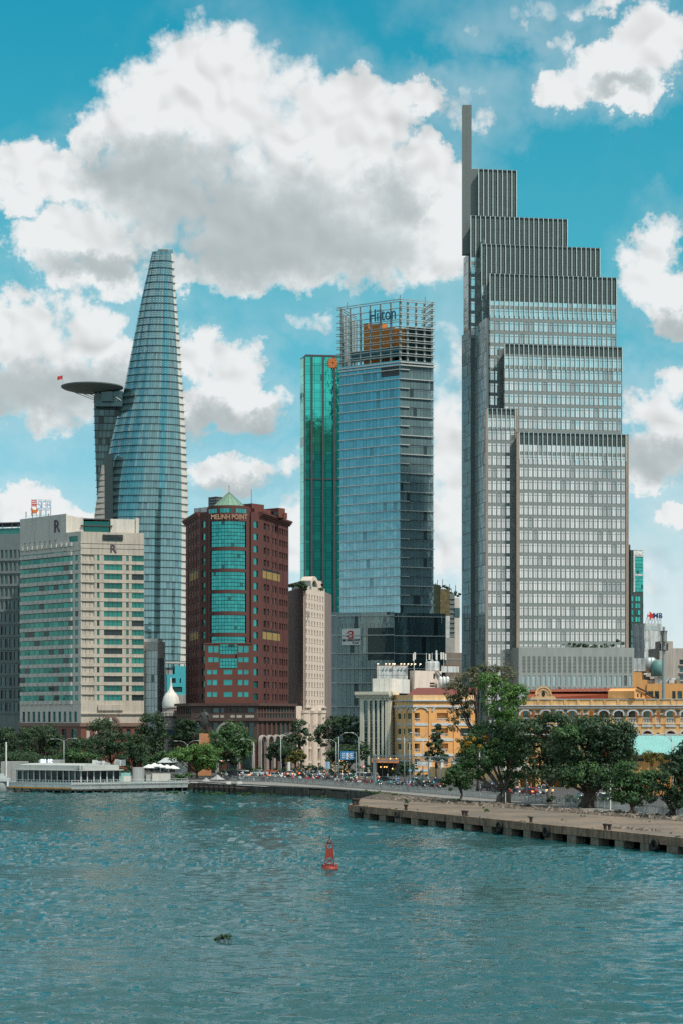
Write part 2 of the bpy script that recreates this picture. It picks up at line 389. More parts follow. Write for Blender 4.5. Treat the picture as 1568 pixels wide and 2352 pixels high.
def river():
    """wind-chopped surface: a few dozen crossing wave trains, gusty patches; flat beyond the stretch in view"""
    ys = [88.0]
    while ys[-1] < 480: ys.append(ys[-1] + max(.22, ys[-1] * .0027))
    ys = np.array(ys); nx = 520; t = np.linspace(-.215, .215, nx)
    Yg = np.repeat(ys[:, None], nx, 1); Xg = Yg * t[None, :]
    gust = np.zeros_like(Xg); hgt = np.zeros_like(Xg); r = np.random.default_rng(3)
    for i in range(14):
        a = r.uniform(-1, 1); k = 2 * np.pi / r.uniform(30, 150); gust += np.sin(k * (Xg * np.sin(a * .9) * .6 + Yg * np.cos(a)) + r.uniform(0, 6.28))
    gust = np.clip(1.0 + .20 * gust, .40, 2.0)
    for i in range(80):
        lam = .75 * (4.6 / .75) ** (r.uniform() ** 1.4); a = r.normal(.12, .30); k = 2 * np.pi / lam
        ph = k * (Xg * np.sin(a) + Yg * np.cos(a)) + r.uniform(0, 6.28) + .8 * np.sin(k * .13 * (Xg * np.cos(a * 1.7) - Yg * np.sin(a)) + r.uniform(0, 6.28))
        hgt += lam * .0066 * np.sin(ph)
    hgt *= gust
    edge = np.clip((480 - Yg) / 40, .35, 1); hgt *= edge
    nr = len(ys); V = np.stack([Xg, Yg, hgt], -1).reshape(-1, 3)
    idx = np.arange(nr * nx).reshape(nr, nx)
    Fc = np.stack([idx[:-1, :-1], idx[:-1, 1:], idx[1:, 1:], idx[1:, :-1]], -1).reshape(-1, 4)
    extra = np.array([(-9000, -4000, -.5), (9000, -4000, -.5), (9000, 490, -.5), (-9000, 490, -.5)]); n0_ = len(V)
    V = np.concatenate([V, extra]); Fc = np.concatenate([Fc, [[n0_, n0_ + 1, n0_ + 2, n0_ + 3]]])
    me = bpy.data.meshes.new('river'); me.vertices.add(len(V)); me.vertices.foreach_set('co', V.ravel())
    me.loops.add(Fc.size); me.loops.foreach_set('vertex_index', Fc.ravel().astype(np.int32)); me.polygons.add(len(Fc))
    me.polygons.foreach_set('loop_start', np.arange(0, Fc.size, 4, dtype=np.int32)); me.polygons.foreach_set('use_smooth', np.ones(len(Fc), bool))
    me.update(calc_edges=True); me.materials.append(MAT['river_water'])
    o = bpy.data.objects.new('river', me); COL.objects.link(o); o['kind'] = 'structure'
river()

mat('soil', (.085, .068, .052), .95, var=.4, scale=.8, bump=.6, bscale=2.0)
mat('paving', (.20, .195, .18), .9, var=.15, scale=.5)
mat('town_ground', (.10, .10, .092), .95, var=.25, scale=.05)
WALL = [(-900, 472), (-60, 467), (-33, 457), (-24, 441), (-14.3, 427), (-3.5, 413), (8, 388), (15, 368), (20, 352), (27, 336), (36, 312), (47, 283), (62, 240), (150, 40), (400, -600)]
FENCE = [(-24.9, 455), (-15.2, 450), (-3.5, 424), (11.4, 390), (17.9, 375), (29, 346), (37.5, 326), (43, 309), (48.9, 285), (56, 262)]
def sheet(name, poly, z, m, kind='structure'):
    return MB().add([(x, y, z) for x, y in poly], [tuple(range(len(poly)))]).build(name, m, kind=kind)
sheet('ground', WALL + [(9000, -600), (9000, 12000), (-9000, 12000), (-9000, 472)], 1.90, 'town_ground')
# promenade slab with its river wall
sheet('promenade', WALL[1:12] + [(52.5, 290)] + [(x + .6, y + .8) for x, y in FENCE[:8][::-1]] + [(-34, 464), (-60, 474)], 2.0, 'paving')
road = sheet('road', [(x + 1.2, y + 1.6) for x, y in FENCE] + [(75, 330), (56, 400), (47, 465), (34, 520), (0, 540), (-45, 530), (-60, 490), (-60, 476), (-33, 466)], 1.96, 'asphalt')
mat('road_paint', (.55, .55, .52), .8, var=.3, scale=2.0)
mk = MB()
for k in range(len(FENCE) - 2):                                  # dashed lane lines following the embankment
    a, b = Vector(FENCE[k]), Vector(FENCE[k + 1]); n = int((b - a).length / 6); d = (b - a).normalized(); nn = Vector((-d.y, d.x))
    for off in (8.0, 12.5, 17.0):
        for i in range(n):
            q = a + d * (i * 6.0) + nn * off; e = q + d * 3.0; w = nn * .12
            mk.add([(q.x - w.x, q.y - w.y, 1.966), (e.x - w.x, e.y - w.y, 1.966), (e.x + w.x, e.y + w.y, 1.966), (q.x + w.x, q.y + w.y, 1.966)], [(0, 1, 2, 3)])
mk.build('lane_marking', 'road_paint', road)

# ------------------------------------------------------------------ river wall of stained concrete blocks
rw = root('river_wall', 'dark stained concrete river wall below the promenade fence', 'wall', (-3, 420, 0))
pc = Pieces(rw, 'wall_block', 'concrete_dark'); cap = MB()
for k in range(1, 11):
    f = F(WALL[k], WALL[k + 1]); u = 0.0
    while u < f.L - .2:
        w = min(random.uniform(3.2, 8.5), f.L - u); h = random.uniform(1.45, 1.75)
        pc.box(f.mtx(u + .06, u + w - .06, -1.2, h, -.9, random.uniform(.0, .25)), w)
        if random.random() < .35: pc.box(f.mtx(u - .3, u + .3, -1.2, 1.55, -.9, random.uniform(.35, .5)), .6)
        u += w
    f.hexa(cap, 0, f.L, -1.2, 1.6, -1.6, -.55); f.hexa(cap, -.1, f.L + .1, 1.78, 2.04, -1.2, .1, 1)
pc.flush(); cap.build('coping', ['concrete_dark', 'concrete'], rw)

# ------------------------------------------------------------------ embankment fence: posts and panels of grey bars
fr = root('promenade_fence', 'long grey metal fence of upright bars along the embankment road', 'fence', (10, 395, 2))
posts = Pieces(fr, 'post', 'steel'); pan = []
for k in range(len(FENCE) - 1):
    f = F(FENCE[k], FENCE[k + 1]); n = max(1, round(f.L / 2.4)); w = f.L / n
    for i in range(n):
        posts.box(f.mtx(i * w - .06, i * w + .06, 2.0, 3.36, -.06, .06), 1)
        b = MB(); f.hexa(b, i * w + .06, (i + 1) * w - .06, 3.20, 3.27, -.03, .03); f.hexa(b, i * w + .06, (i + 1) * w - .06, 2.16, 2.23, -.03, .03)
        for j in range(1, 12): f.hexa(b, i * w + w * j / 12 - .018, i * w + w * j / 12 + .018, 2.23, 3.20, -.015, .015)
        b.build('panel', 'steel', fr)
posts.flush()

# ------------------------------------------------------------------ old concrete pier on columns
def deck_mat():
    m = bpy.data.materials.new('pier_deck'); m.use_nodes = True; nt = m.node_tree; nt.nodes.clear(); h = G(nt)
    p = h.node('ShaderNodeBsdfPrincipled'); o = h.node('ShaderNodeOutputMaterial'); nt.links.new(p.outputs[0], o.inputs[0]); pos = h.node('ShaderNodeNewGeometry').outputs['Position']
    c = h.mix(h.ramp(h.noise(pos, .07, 4.0, .6), .38, .62), (.12, .098, .075), (.205, .152, .108))                 # dusty and bare areas
    c = h.mix(h.ramp(h.noise(h.v('MULTIPLY', pos, (.5, .16, 1)), .5, 5.0, .65), .52, .70), c, (.13, .125, .11))    # old patches and tracks
    c = h.mix(h.ramp(h.noise(pos, 1.3, 5.0, .7), .56, .74), c, (.085, .078, .062))                               # oil and damp spots
    vo = h.voro(pos, .22, 0.0, .5, 'DISTANCE_TO_EDGE'); c = h.mix(h.ramp(vo, .0, .035, 1.0, .0), c, (.09, .08, .065))    # cracks between slabs
    h.put(p.inputs['Base Color'], c); p.inputs['Roughness'].default_value = .95; MAT['pier_deck'] = m
PA, PB, PC_, PD = (1.0, 328.7), (57, 197.3), (72, 214), (3.6, 355.0)
pier = root('old_pier', 'long weathered concrete pier on stubby columns with a brown dusty deck', 'pier', (30, 285, 0))
deck_mat()
mat('pier_side', (.25, .165, .11), .9, var=.5, scale=.9, streak=.6, bump=.4)
mat('pier_column', (.20, .17, .13), .9, var=.35, scale=.9, streak=.5, bump=.3)
dk_ = MB(); dk_.add([(*PA, 2.0), (*PB, 2.0), (*PC_, 2.0), (47.6, 274, 2.0), (36, 297, 2.0), (22, 326, 2.0), (*PD, 2.0)], [tuple(range(7))]); dk_.build('deck', 'pier_deck', pier)
pf = F(PA, PB)
u = 0.0
while u < pf.L:                                                   # beam in cast lengths
    w = min(random.uniform(4.5, 7.5), pf.L - u); b = MB(); pf.hexa(b, u + .015, u + w - .015, .98, 2.02 + random.uniform(0, .05), -.55, random.uniform(0, .09)); b.build('edge_beam', 'pier_side', pier); u += w
le = F(PD, PA); b = MB(); le.hexa(b, 0, le.L - .01, .98, 2.03, -.5, .0); b.build('end_beam', 'pier_side', pier)
for i in range(24):
    u = .25 + i * 6.05; b = MB(); pf.hexa(b, u, u + random.uniform(2.0, 2.6), -2, 1.0, -1.6, -.06); b.build('column', 'pier_column', pier)
    for d in (-9, -18): b = MB(); pf.hexa(b, u + .2, u + 1.4, -2, 1.0, d - 1.2, d); b.build('column', 'pier_column', pier)
b = MB(); b.add([(*PA, 1.5), (*PB, 1.5), (*PC_, 1.5), (47.6, 274, 1.5), (22, 326, 1.5), (*PD, 1.5)], [tuple(range(6))]); b.build('slab_underside', 'concrete_dark', pier)
b = MB(); q = [Vector(p) for p in (PD, (22, 326), (47.6, 274), PC_)]
for i in range(3): F(q[i], q[i + 1]).hexa(b, 0, (q[i + 1] - q[i]).length, -2, 1.85, -.4, .4)
b.build('back_wall', 'concrete_dark', pier)

def tyre(label, x, y, r=.62):
    u = pf.U(x); t = root('tyre_fender', label, 'tyre', pf.P(u, pf.Zp(x, y), .1), 'tyre fenders hung along the pier')
    b = MB(); n = 20; m = 8; R0 = r * .72; r0 = r * .28; vs = []; fs = []
    cx = pf.P(u, pf.Zp(x, y), .30)
    for i in range(n):
        a = 2 * math.pi * i / n
        for j in range(m):
            c = 2 * math.pi * j / m; rr = R0 + r0 * math.cos(c); dd = r0 * .75 * math.sin(c)
            vs.append((cx[0] + pf.u.x * rr * math.cos(a) + pf.n.x * dd, cx[1] + pf.u.y * rr * math.cos(a) + pf.n.y * dd, cx[2] + rr * math.sin(a)))
            fs.append((i * m + j, ((i + 1) % n) * m + j, ((i + 1) % n) * m + (j + 1) % m, i * m + (j + 1) % m))
    b.add(vs, fs); b.build('tyre', 'black_rubber', t, smooth=True)
    b = MB(); b.tube([(cx[0], cx[1], cx[2] + r * .7), pf.P(u, 2.06, .12)], .035, 5); b.build('chain', 'steel_dark', t)
for x, y, l in [(833, 1862, 'black tyre hung on the pier face close to its far left end'), (913, 1872, 'black tyre fender on the pier face, second from the far end'), (1149, 1899, 'black tyre fender in the middle of the pier face'),
             (1257, 1911, 'black tyre on the pier face just right of the middle one'), (1507, 1941, 'large black tyre fender on the pier face nearest the right edge')]:
    tyre(l, x, y, .62 if x < 1100 else .8)
def bollard(label, x, d=-.7, s=1.0):
    u = pf.U(x); c = pf.P(u, 2.0, d); t = MB()
    t.lathe(c, [(.24 * s, 0), (.21 * s, .1), (.20 * s, .55 * s), (.30 * s, .62 * s), (.33 * s, .78 * s), (.26 * s, .84 * s)], 12)
    o = t.build('mooring_bollard', 'rust_dark', label=label, cat='bollard', group='mooring bollards on the pier'); return o
mat('rust_dark', (.045, .03, .024), .8, var=.4, scale=3.0)
for x, l, s in [(803, 'rusty bollard at the left corner of the pier, outer of a pair', 1.35), (811, 'rusty bollard at the left corner of the pier, inner of a pair', 1.35), (922, 'single rusty bollard on the pier near the second tyre', 1.1),
        (1053, 'rusty bollard at the pier middle, left one of the pair', 1.0), (1060, 'rusty bollard at the pier middle, right one of the pair', 1.0), (1208, 'single rusty bollard on the pier edge between the two close tyres', 1.0),
        (1378, 'rusty bollard on the right part of the pier, left one of the pair', 1.0), (1388, 'rusty bollard on the right part of the pier, right one of the pair', 1.0)]: bollard(l, x, s=s)

hp = MB(); Yh = DG(1906)
for i in range(70):
    x = X(random.uniform(1415, 1500), Yh); y = Yh + random.uniform(-1.2, 1.2) - (x - X(1458, Yh)) * 1.6; s = random.uniform(.10, .42)
    hp.hexa([(x + dx * s * random.uniform(.6, 1.4), y + dy * s * random.uniform(.6, 1.2), 1.98) for dx, dy in ((-1, -1), (1, -1), (1, 1), (-1, 1))], [(x + dx * s * random.uniform(.3, 1), y + dy * s * random.uniform(.3, 1), 2.0 + s * random.uniform(.3, .9)) for dx, dy in ((-1, -1), (1, -1), (1, 1), (-1, 1))])
mat('debris', (.17, .14, .115), .95, var=.3, scale=1.0, island=.4)
hp.build('debris_heap', 'debris', label='low heap of broken concrete on the right part of the pier', cat='debris', kind='stuff')
# bank of soil and rubble between pier and fence
sheet('earth_bank', [(3.0, 357), (22, 326.6), (36, 297.6), (47.6, 274.6), (72, 215), (76, 222), (52.5, 290), (43, 300), (36, 312), (27, 336), (20, 352), (15, 368), (8, 388)], 1.93, 'soil')
rb = MB()
for i in range(1500):
    t = random.random(); a = Vector((5, 358)).lerp(Vector((53, 268)), t); off = random.uniform(.2, 8.0) * (1 - .2 * t); p = a + Vector((.89, .46)) * off
    s = random.uniform(.08, .34) * (1.5 if random.random() < .1 else 1)
    rb.hexa([(p.x + dx * s * random.uniform(.6, 1.3), p.y + dy * s * random.uniform(.6, 1.3), 1.90) for dx, dy in ((-1, -1), (1, -1), (1, 1), (-1, 1))],
            [(p.x + dx * s * random.uniform(.2, .9), p.y + dy * s * random.uniform(.2, .9), 1.93 + s * random.uniform(.4, 1.3)) for dx, dy in ((-1, -1), (1, -1), (1, 1), (-1, 1))])
mat('rubble', (.15, .125, .10), .95, var=.3, scale=1.0, island=.5)
rb.build('rubble', 'rubble', label='brown rubble and broken stones heaped behind the pier', cat='rubble', kind='stuff')
# ------------------------------------------------------------------ tall stepped tower on the right
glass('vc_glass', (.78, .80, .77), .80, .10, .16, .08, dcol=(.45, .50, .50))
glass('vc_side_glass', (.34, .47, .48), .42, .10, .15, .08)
mat('vc_spandrel', (.205, .235, .228), .6, var=.08, scale=.3)
mat('stone_grey_fin', (.15, .175, .17), .5, .2, var=.06); mat('fin_metal_dark', (.13, .16, .16), .4, .5, var=.05); mat('white_louver', (.20, .215, .21), .6, var=.05)
mat('vc_core', (.10, .125, .125), .6); mat('crown_louver', (.085, .112, .107), .5, .2, var=.25, scale=.25); mat('hotel_core', (.07, .15, .17), .35, .3)
def vc_tower():
    t = root('stepped_tower', 'tallest grey glass tower stepping up to a slim square fin', 'tower', (X(1290, 640), 640, GZ))
    win = Pieces(t, 'window', 'vc_glass'); sd = Pieces(t, 'side_pane', 'vc_side_glass'); fin = Pieces(t, 'fin', 'fin_metal'); spn = MB(); core = MB(); louv = MB(); tan = MB(); tr = MB()
    y0 = 612.0; sl = (617.6 - 612.0) / (1443 - 1185)
    FH = 29.0 / S * 613                                             # storey height
    zref = Z(1480, 613)
    def layer(xl, xr, dy, ytop, ybot, ncol, ylouv=None, tanw=0.0, depth=26.0, finz=None):
        f = F.px(xl, y0 + dy, xr, y0 + dy + sl * (xr - xl)); ub = f.L
        zt = Z(ytop, f.A.y); zb = Z(ybot, f.A.y); zl = zt if ylouv is None else Z(ylouv, f.A.y)
        core.prism([f.P(.05, 0, -.42)[:2], f.P(ub - .05, 0, -.42)[:2], f.P(ub - .6, 0, -depth)[:2], f.P(depth * .42, 0, -depth)[:2]], GZ, zt - .25)
        cu = [(0, tanw), (ub - tanw, ub)] if tanw else []
        for a, b in cu: f.hexa(tan, a, b, zb - 1, zt + .05, -.42, .12)
        a, b = tanw, ub - tanw; w = (b - a) / ncol
        nf = int((zl - zb) / FH) + 2; k0 = math.floor((zb - zref) / FH)
        for r in range(nf):
            z0 = zref + (k0 + r) * FH; zs1 = z0 + FH * .27; zw1 = z0 + FH
            if z0 >= zl: break
            zw1 = min(zw1, zl)
            f.hexa(spn, a, b, z0, min(zs1, zl), -.40, -.10)
            if zw1 <= zs1 + .3: continue
            f.hexa(tr, a, b, z0 + FH * .80, z0 + FH * .83, -.32, -.17)
            for c in range(ncol):
                u0 = a + w * (c + .13); u1 = a + w * (c + .87); m = (u0 + u1) / 2
                f.pane(win, u0, u1, zs1, zw1, -.38, -.24, .002, 1.0)
                f.hexa(tr, m - .03, m + .03, zs1, zw1, -.26, -.18)
                f.hexa(spn, a + w * c - w * .13, a + w * c + w * .13, zs1, zw1, -.38, -.02)
            f.hexa(spn, b - w * .13, b, zs1, zw1, -.38, -.02)
        if ylouv is not None:
            f.hexa(louv, a, b, zl, zt - .1, -.40, -.22)
            k = 0; z = zl + FH * .5
            while z < zt: f.hexa(tr, a, b, z, z + .14, -.24, -.16); z += FH * .62
        for c in range(ncol + 1):
            u = a + w * c; f.pane(fin, u - .10, u + .10, zl - (1.2 * FH if ylouv is None else FH * 1.2), zt + .1, -.2, .22, 0, 3)
            if c < ncol: f.hexa(tr, u + w * .5 - .04, u + w * .5 + .04, zl, zt, -.24, -.05)
        f.hexa(tr, 0, ub, zt - .12, zt + .12, -.5, .16)
        return f
    layer(1185, 1443, 0, 993, 1490, 23, 1020, .9)
    layer(1158, 1428, 4, 790, 1100, 25, 812, 0)
    layer(1124, 1415, 8, 628, 960, 26, 690, 0)
    layer(1105, 1377, 12, 560, 960, 25, 655, 0)
    layer(1080, 1302, 16, 495, 760, 20, 590, 0)
    layer(1098, 1185, 20, 388, 520, 8, 515, 0, 18)
    layer(1114, 1187, 2, 938, 1680, 6, 950, .7)
    # side face with close vertical glazing bars
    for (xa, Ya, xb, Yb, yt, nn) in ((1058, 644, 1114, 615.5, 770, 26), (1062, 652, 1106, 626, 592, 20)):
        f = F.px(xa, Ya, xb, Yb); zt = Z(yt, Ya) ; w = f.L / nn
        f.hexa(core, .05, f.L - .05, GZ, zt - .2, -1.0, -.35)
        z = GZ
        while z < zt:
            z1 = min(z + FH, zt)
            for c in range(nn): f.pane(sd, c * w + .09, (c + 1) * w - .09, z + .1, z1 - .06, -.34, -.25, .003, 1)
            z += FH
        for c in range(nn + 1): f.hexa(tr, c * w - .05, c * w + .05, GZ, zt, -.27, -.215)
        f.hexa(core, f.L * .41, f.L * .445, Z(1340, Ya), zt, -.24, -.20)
    fq = F.px(1076, 641, 1112, 641); fq.hexa(core, 0, fq.L, GZ, Z(572, 641), -3, 0)
    # plain fin spire and the panel it rises from
    sp = MB(); f = F.px(1061, 634, 1082, 634); f.hexa(sp, 0, f.L, Z(582, 634), Z(240, 634), -3, 0); f.hexa(sp, f.L * .45, f.L * .50, Z(582, 634), Z(242, 634), -.2, .03, 1)
    f2 = F.px(1082, 634, 1102, 634); f2.hexa(sp, 0, f2.L, Z(520, 634), Z(387, 634), -6, 0)
    for k in range(1, 4): f2.hexa(sp, f2.L * k / 4 - .04, f2.L * k / 4 + .04, Z(520, 634), Z(388, 634), -.2, .03, 1)
    sp.build('fin_spire', ['stone_grey_fin', 'dark_louver'], t)
    win.flush(); fin.flush(); sd.flush()
    spn.build('wall', 'vc_spandrel', t); core.build('core', 'vc_core', t); louv.build('louvre_screen', 'crown_louver', t); tan.build('stone_edge', 'stone_tan', t); tr.build('glazing_bars', 'fin_metal_dark', t)
    # podium
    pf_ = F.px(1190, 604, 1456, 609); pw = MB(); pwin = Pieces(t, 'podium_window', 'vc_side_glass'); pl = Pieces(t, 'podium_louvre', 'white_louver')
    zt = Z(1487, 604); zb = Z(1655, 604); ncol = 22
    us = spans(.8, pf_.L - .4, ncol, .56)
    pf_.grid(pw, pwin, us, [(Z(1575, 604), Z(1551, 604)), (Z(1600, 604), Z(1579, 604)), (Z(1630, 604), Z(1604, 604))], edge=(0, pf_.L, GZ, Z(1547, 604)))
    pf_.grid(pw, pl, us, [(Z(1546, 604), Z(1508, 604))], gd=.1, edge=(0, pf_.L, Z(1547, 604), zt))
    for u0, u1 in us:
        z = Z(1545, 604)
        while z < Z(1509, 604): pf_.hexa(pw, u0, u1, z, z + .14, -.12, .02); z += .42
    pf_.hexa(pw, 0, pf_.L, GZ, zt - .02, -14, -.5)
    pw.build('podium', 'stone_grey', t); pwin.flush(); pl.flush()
    return t
VC = vc_tower()

# ------------------------------------------------------------------ hotel tower with open steel crown
glass('hotel_glass', (.22, .42, .47), .82, .05, .10, .03, dcol=(.16, .33, .38))
glass('hotel_side_glass', (.24, .37, .40), .5, .06, .12, .04)  # hotel glass again, missing sky reflection put into a paler, less mirrored colour
glass('hotel_dark_glass', (.085, .15, .165), .5, .06, .18, .06)
mat('crown_metal', (.40, .46, .45), .5, .2, var=.08); mat('band_white', (.50, .54, .53), .45, .2, var=.06); mat('orange_wall', (.50, .17, .02), .7, var=.12, scale=.5)
mat('sign_blue', (.02, .11, .17), .5); mat('sign_red', (.55, .03, .02), .5); mat('sign_orange', (.62, .16, .03), .5); mat('sign_white', (.75, .76, .74), .6); mat('sign_dark', (.04, .04, .05), .6); mat('sign_navy', (.02, .05, .18), .5)
def hotel_tower():
    K = 1.113
    def Fk(a, b, c, d): return F.px(a, b * K, c, d * K)
    def Zk(y, Y): return Z(y, Y * K)
    t = root('hotel_tower', 'blue glass hotel tower with white floor bands and an open steel crown', 'tower', (X(900, 700), 700, GZ))
    fl = Fk(779, 633, 918, 620); fr_ = Fk(918, 620, 995, 624.6)
    pane = Pieces(t, 'pane', 'hotel_glass'); pane_r = Pieces(t, 'flank_pane', 'hotel_side_glass'); band = Pieces(t, 'band', 'band_white'); core = MB(); mul = MB()
    ztop = Zk(826, 620); zbot = Zk(1432, 620); n = 28; h = (ztop - zbot) / n
    core.prism([fl.P(.02, 0, -.3)[:2], fl.P(fl.L, 0, -.3)[:2], fr_.P(fr_.L - .02, 0, -.3)[:2], (fr_.B.x - 4, fr_.B.y + 18), (fl.A.x + 6, fl.A.y + 16)], GZ, ztop - .3)
    for f, nc in ((fl, 18), (fr_, 10)):
        w = f.L / nc
        for r in range(n):
            z0 = zbot + r * h
            for c in range(nc):
                f.pane(pane if f is fl else pane_r, c * w + .035, (c + 1) * w - .035, z0 + .06, z0 + h - .06 - (0 if c % 4 else .0), -.22, -.12, .0016)
            if f is fl or r % 2 == 0: f.pane(band, 0 if f is fr_ else -.2, f.L + (.12 if f is fr_ else .0), z0 - .16, z0 + .12, -.2, .42, 0, 9)
            else: f.pane(band, 0, f.L * .27, z0 - .16, z0 + .12, -.2, .42, 0, 9); f.hexa(mul, f.L * .27, f.L, z0 - .1, z0 + .1, -.25, -.05)
            f.hexa(mul, 0, f.L, z0 + h * .80, z0 + h * .82, -.14, -.09)
    for r in (0, 1):                                                  # two deep bands under the crown
        for f in (fl, fr_): f.pane(band, -.2, f.L + .1, ztop - 1.0 - r * 1.0, ztop - .6 - r * 1.0, -.2, .55, 0, 9)
    fl.hexa(mul, fl.L * .69, fl.L * .98, Zk(864, 622), Zk(843, 622), -.2, -.02)
    # crown: white columns, paired rails, orange lift house
    cr = MB(); rails = Pieces(t, 'crown_rail', 'crown_metal'); cols = Pieces(t, 'crown_column', 'crown_metal')
    zc = Zk(690, 620)
    for f, nc in ((fl, 6), (fr_, 4)):
        for c in range(nc + 1):
            u = min(max(f.L * c / nc, .4), f.L - .4); f.pane(cols, u - .3, u + .3, ztop, zc - .2, -1.1, -.5)
        for k in range(9):
            z = ztop + 1.6 + (zc - ztop - 1.8) * k / 8
            if 6 <= k <= 7 and f is fl: zz = [(z, -.2)]
            else: zz = [(z, 0), (z + .75, 0)]
            for q, _ in zz: f.pane(rails, -1.2 if f is fl else 0, f.L + (.5 if f is fr_ else .25), q - .10, q + .10, -.35, .15, 0, 5)
    bl = F((fl.A.x + 6, fl.A.y + 16), (fl.A.x, fl.A.y))                  # left flank of the crown
    for k in range(9):
        z = ztop + 1.6 + (zc - ztop - 1.8) * k / 8
        for q in (z, z + .75): bl.pane(rails, 0, bl.L, q - .10, q + .10, -.35, .15, 0, 5)
    for c in range(6): u = bl.L * (c + .3) / 6; bl.pane(cols, u - .3, u + .3, ztop, zc - 1.5, -1.0, -.4)
    rb_ = F((fr_.B.x, fr_.B.y), (fr_.B.x - 3.5, fr_.B.y + 15))
    for k in range(9):
        z = ztop + 1.6 + (zc - ztop - 1.8) * k / 8
        for q in (z, z + .75): rb_.pane(rails, 0, rb_.L, q - .10, q + .10, -.35, .15, 0, 5)
    rails.flush(); cols.flush()
    lift = MB(); g2 = Fk(834, 637, 905, 629)
    g2.hexa(lift, 0, g2.L, ztop, Zk(757, 633), -4, 0); g2.hexa(lift, 0, g2.L * .14, ztop, Zk(737, 633), -4.2, .02); g2.hexa(lift, g2.L * .2, g2.L * .56, ztop, Zk(742, 633), -4.1, .01)
    g3 = Fk(905, 627, 936, 624.5); g3.hexa(lift, 0, g3.L, Zk(800, 625), Zk(752, 625), -6, 0)
    lift.build('lift_house', 'orange_wall', t)
    eq = MB(); g4 = Fk(936, 623, 992, 626); g4.hexa(eq, 0, g4.L, ztop, Zk(752, 624), -9, -.3); eq.build('plant_screen', 'hotel_dark_glass', t)
    for k in range(8): b = MB(); g4.hexa(b, 0, g4.L, Zk(752 + k * 9, 624) - .12, Zk(752 + k * 9, 624) + .12, -.4, -.1); b.build('screen_slat', 'steel_dark', t)
    gg = MB(); g5 = Fk(797, 634, 918, 623); g5.hexa(gg, 0, g5.L, Zk(823, 628), Zk(800, 628), -3, -1.4); gg.build('roof_room', 'hotel_dark_glass', t)
    for x in (795, 918, 977): b = MB(); f = fl if x <= 918 else fr_; q = f.P(min(max(f.U(x), .4), f.L - .3), zc, -.6); b.tube([q, (q[0], q[1], q[2] + 2.2)], .09, 5); b.build('lightning_rod', 'steel_dark', t)
    text('Hilton', 6.1, fl.P(fl.U(879), fl.Zp(879, 724), .45), facing(fl), 'sign_blue', t, 'lettering', .12, sx=.74, bold=.04)
    pane.flush(); pane_r.flush(); band.flush(); core.build('core', 'hotel_core', t); mul.build('glazing_bars', 'steel_dark', t)
    # podium: dark glass storeys with white bands, set forward
    ppane = Pieces(t, 'podium_pane', 'hotel_dark_glass'); ppane2 = Pieces(t, 'podium_front_pane', 'hotel_podium_glass'); pb = Pieces(t, 'podium_band', 'band_white'); pc2 = MB()
    ys = [1432, 1440, 1480, 1517, 1548, 1578, 1626, 1662, 1700]
    fa = Fk(750, 616, 775, 611.5); fb_ = Fk(775, 611.5, 905, 606); fc = Fk(905, 606, 1023, 611)
    pc2.prism([fa.P(0, 0, -.4)[:2], fa.P(fa.L, 0, -.4)[:2], fb_.P(fb_.L, 0, -.4)[:2], fc.P(fc.L, 0, -.4)[:2], (fc.B.x, fc.B.y + 20), (fa.A.x + 2, fa.A.y + 20)], GZ, Zk(1431, 609))
    for f, nc, pp in ((fa, 3, ppane), (fb_, 14, ppane2), (fc, 13, ppane)):
        w = f.L / nc; ym = f.A.y
        for i in range(len(ys) - 1):
            z1 = Zk(ys[i], ym); z0 = Zk(ys[i + 1], ym)
            for c in range(nc): f.pane(pp, c * w + .04, (c + 1) * w - .04, z0 + .1, z1 - .1, -.35, -.25, .002)
            if i != 0: f.pane(pb, 0, f.L, z1 - .16, z1 + .14, -.3, .3, 0, 9)
    ppane.flush(); ppane2.flush(); pb.flush(); pc2.build('podium_core', 'dark_core', t)
    dk2 = MB(); fb_.hexa(dk2, fb_.U(843), fb_.L - .2, Zk(1516, 607), Zk(1442, 607), -.3, -.12); dk2.build('dark_opening', 'hotel_dark_glass', t)
    sg = MB(); fb_.hexa(sg, fb_.U(784), fb_.U(827), Zk(1482, 610), Zk(1444, 610), .0, .18); sg.build('sign_board', 'sign_white', t)
    def onb(x, y, d=.22): return fb_.P(fb_.U(x), fb_.Zp(x, y), d)
    text('BM WINDOWS', 1.2, onb(805.5, 1471), facing(fb_), 'sign_dark', t, sx=.78, bold=.02); text('Facade', .85, onb(816, 1477), facing(fb_), 'sign_dark', t)
    lg = MB()
    for (a, b, c, d) in ((799, 809, 1449, 1452), (799, 809, 1457, 1460), (799, 809, 1464, 1467), (807, 811, 1450, 1458.5), (807, 811, 1458.5, 1466), (794, 799, 1453, 1455), (794, 799, 1461, 1463), (799, 801, 1449, 1455), (799, 801, 1461, 1467)):
        fb_.hexa(lg, fb_.U(a), fb_.U(b), Zk(d, 610), Zk(c, 610), .18, .24 + .01 * random.random())
    lg.build('emblem', 'sign_red', t)
glass('hotel_podium_glass', (.42, .58, .59), .5, .06, .12, .06)
hotel_tower()

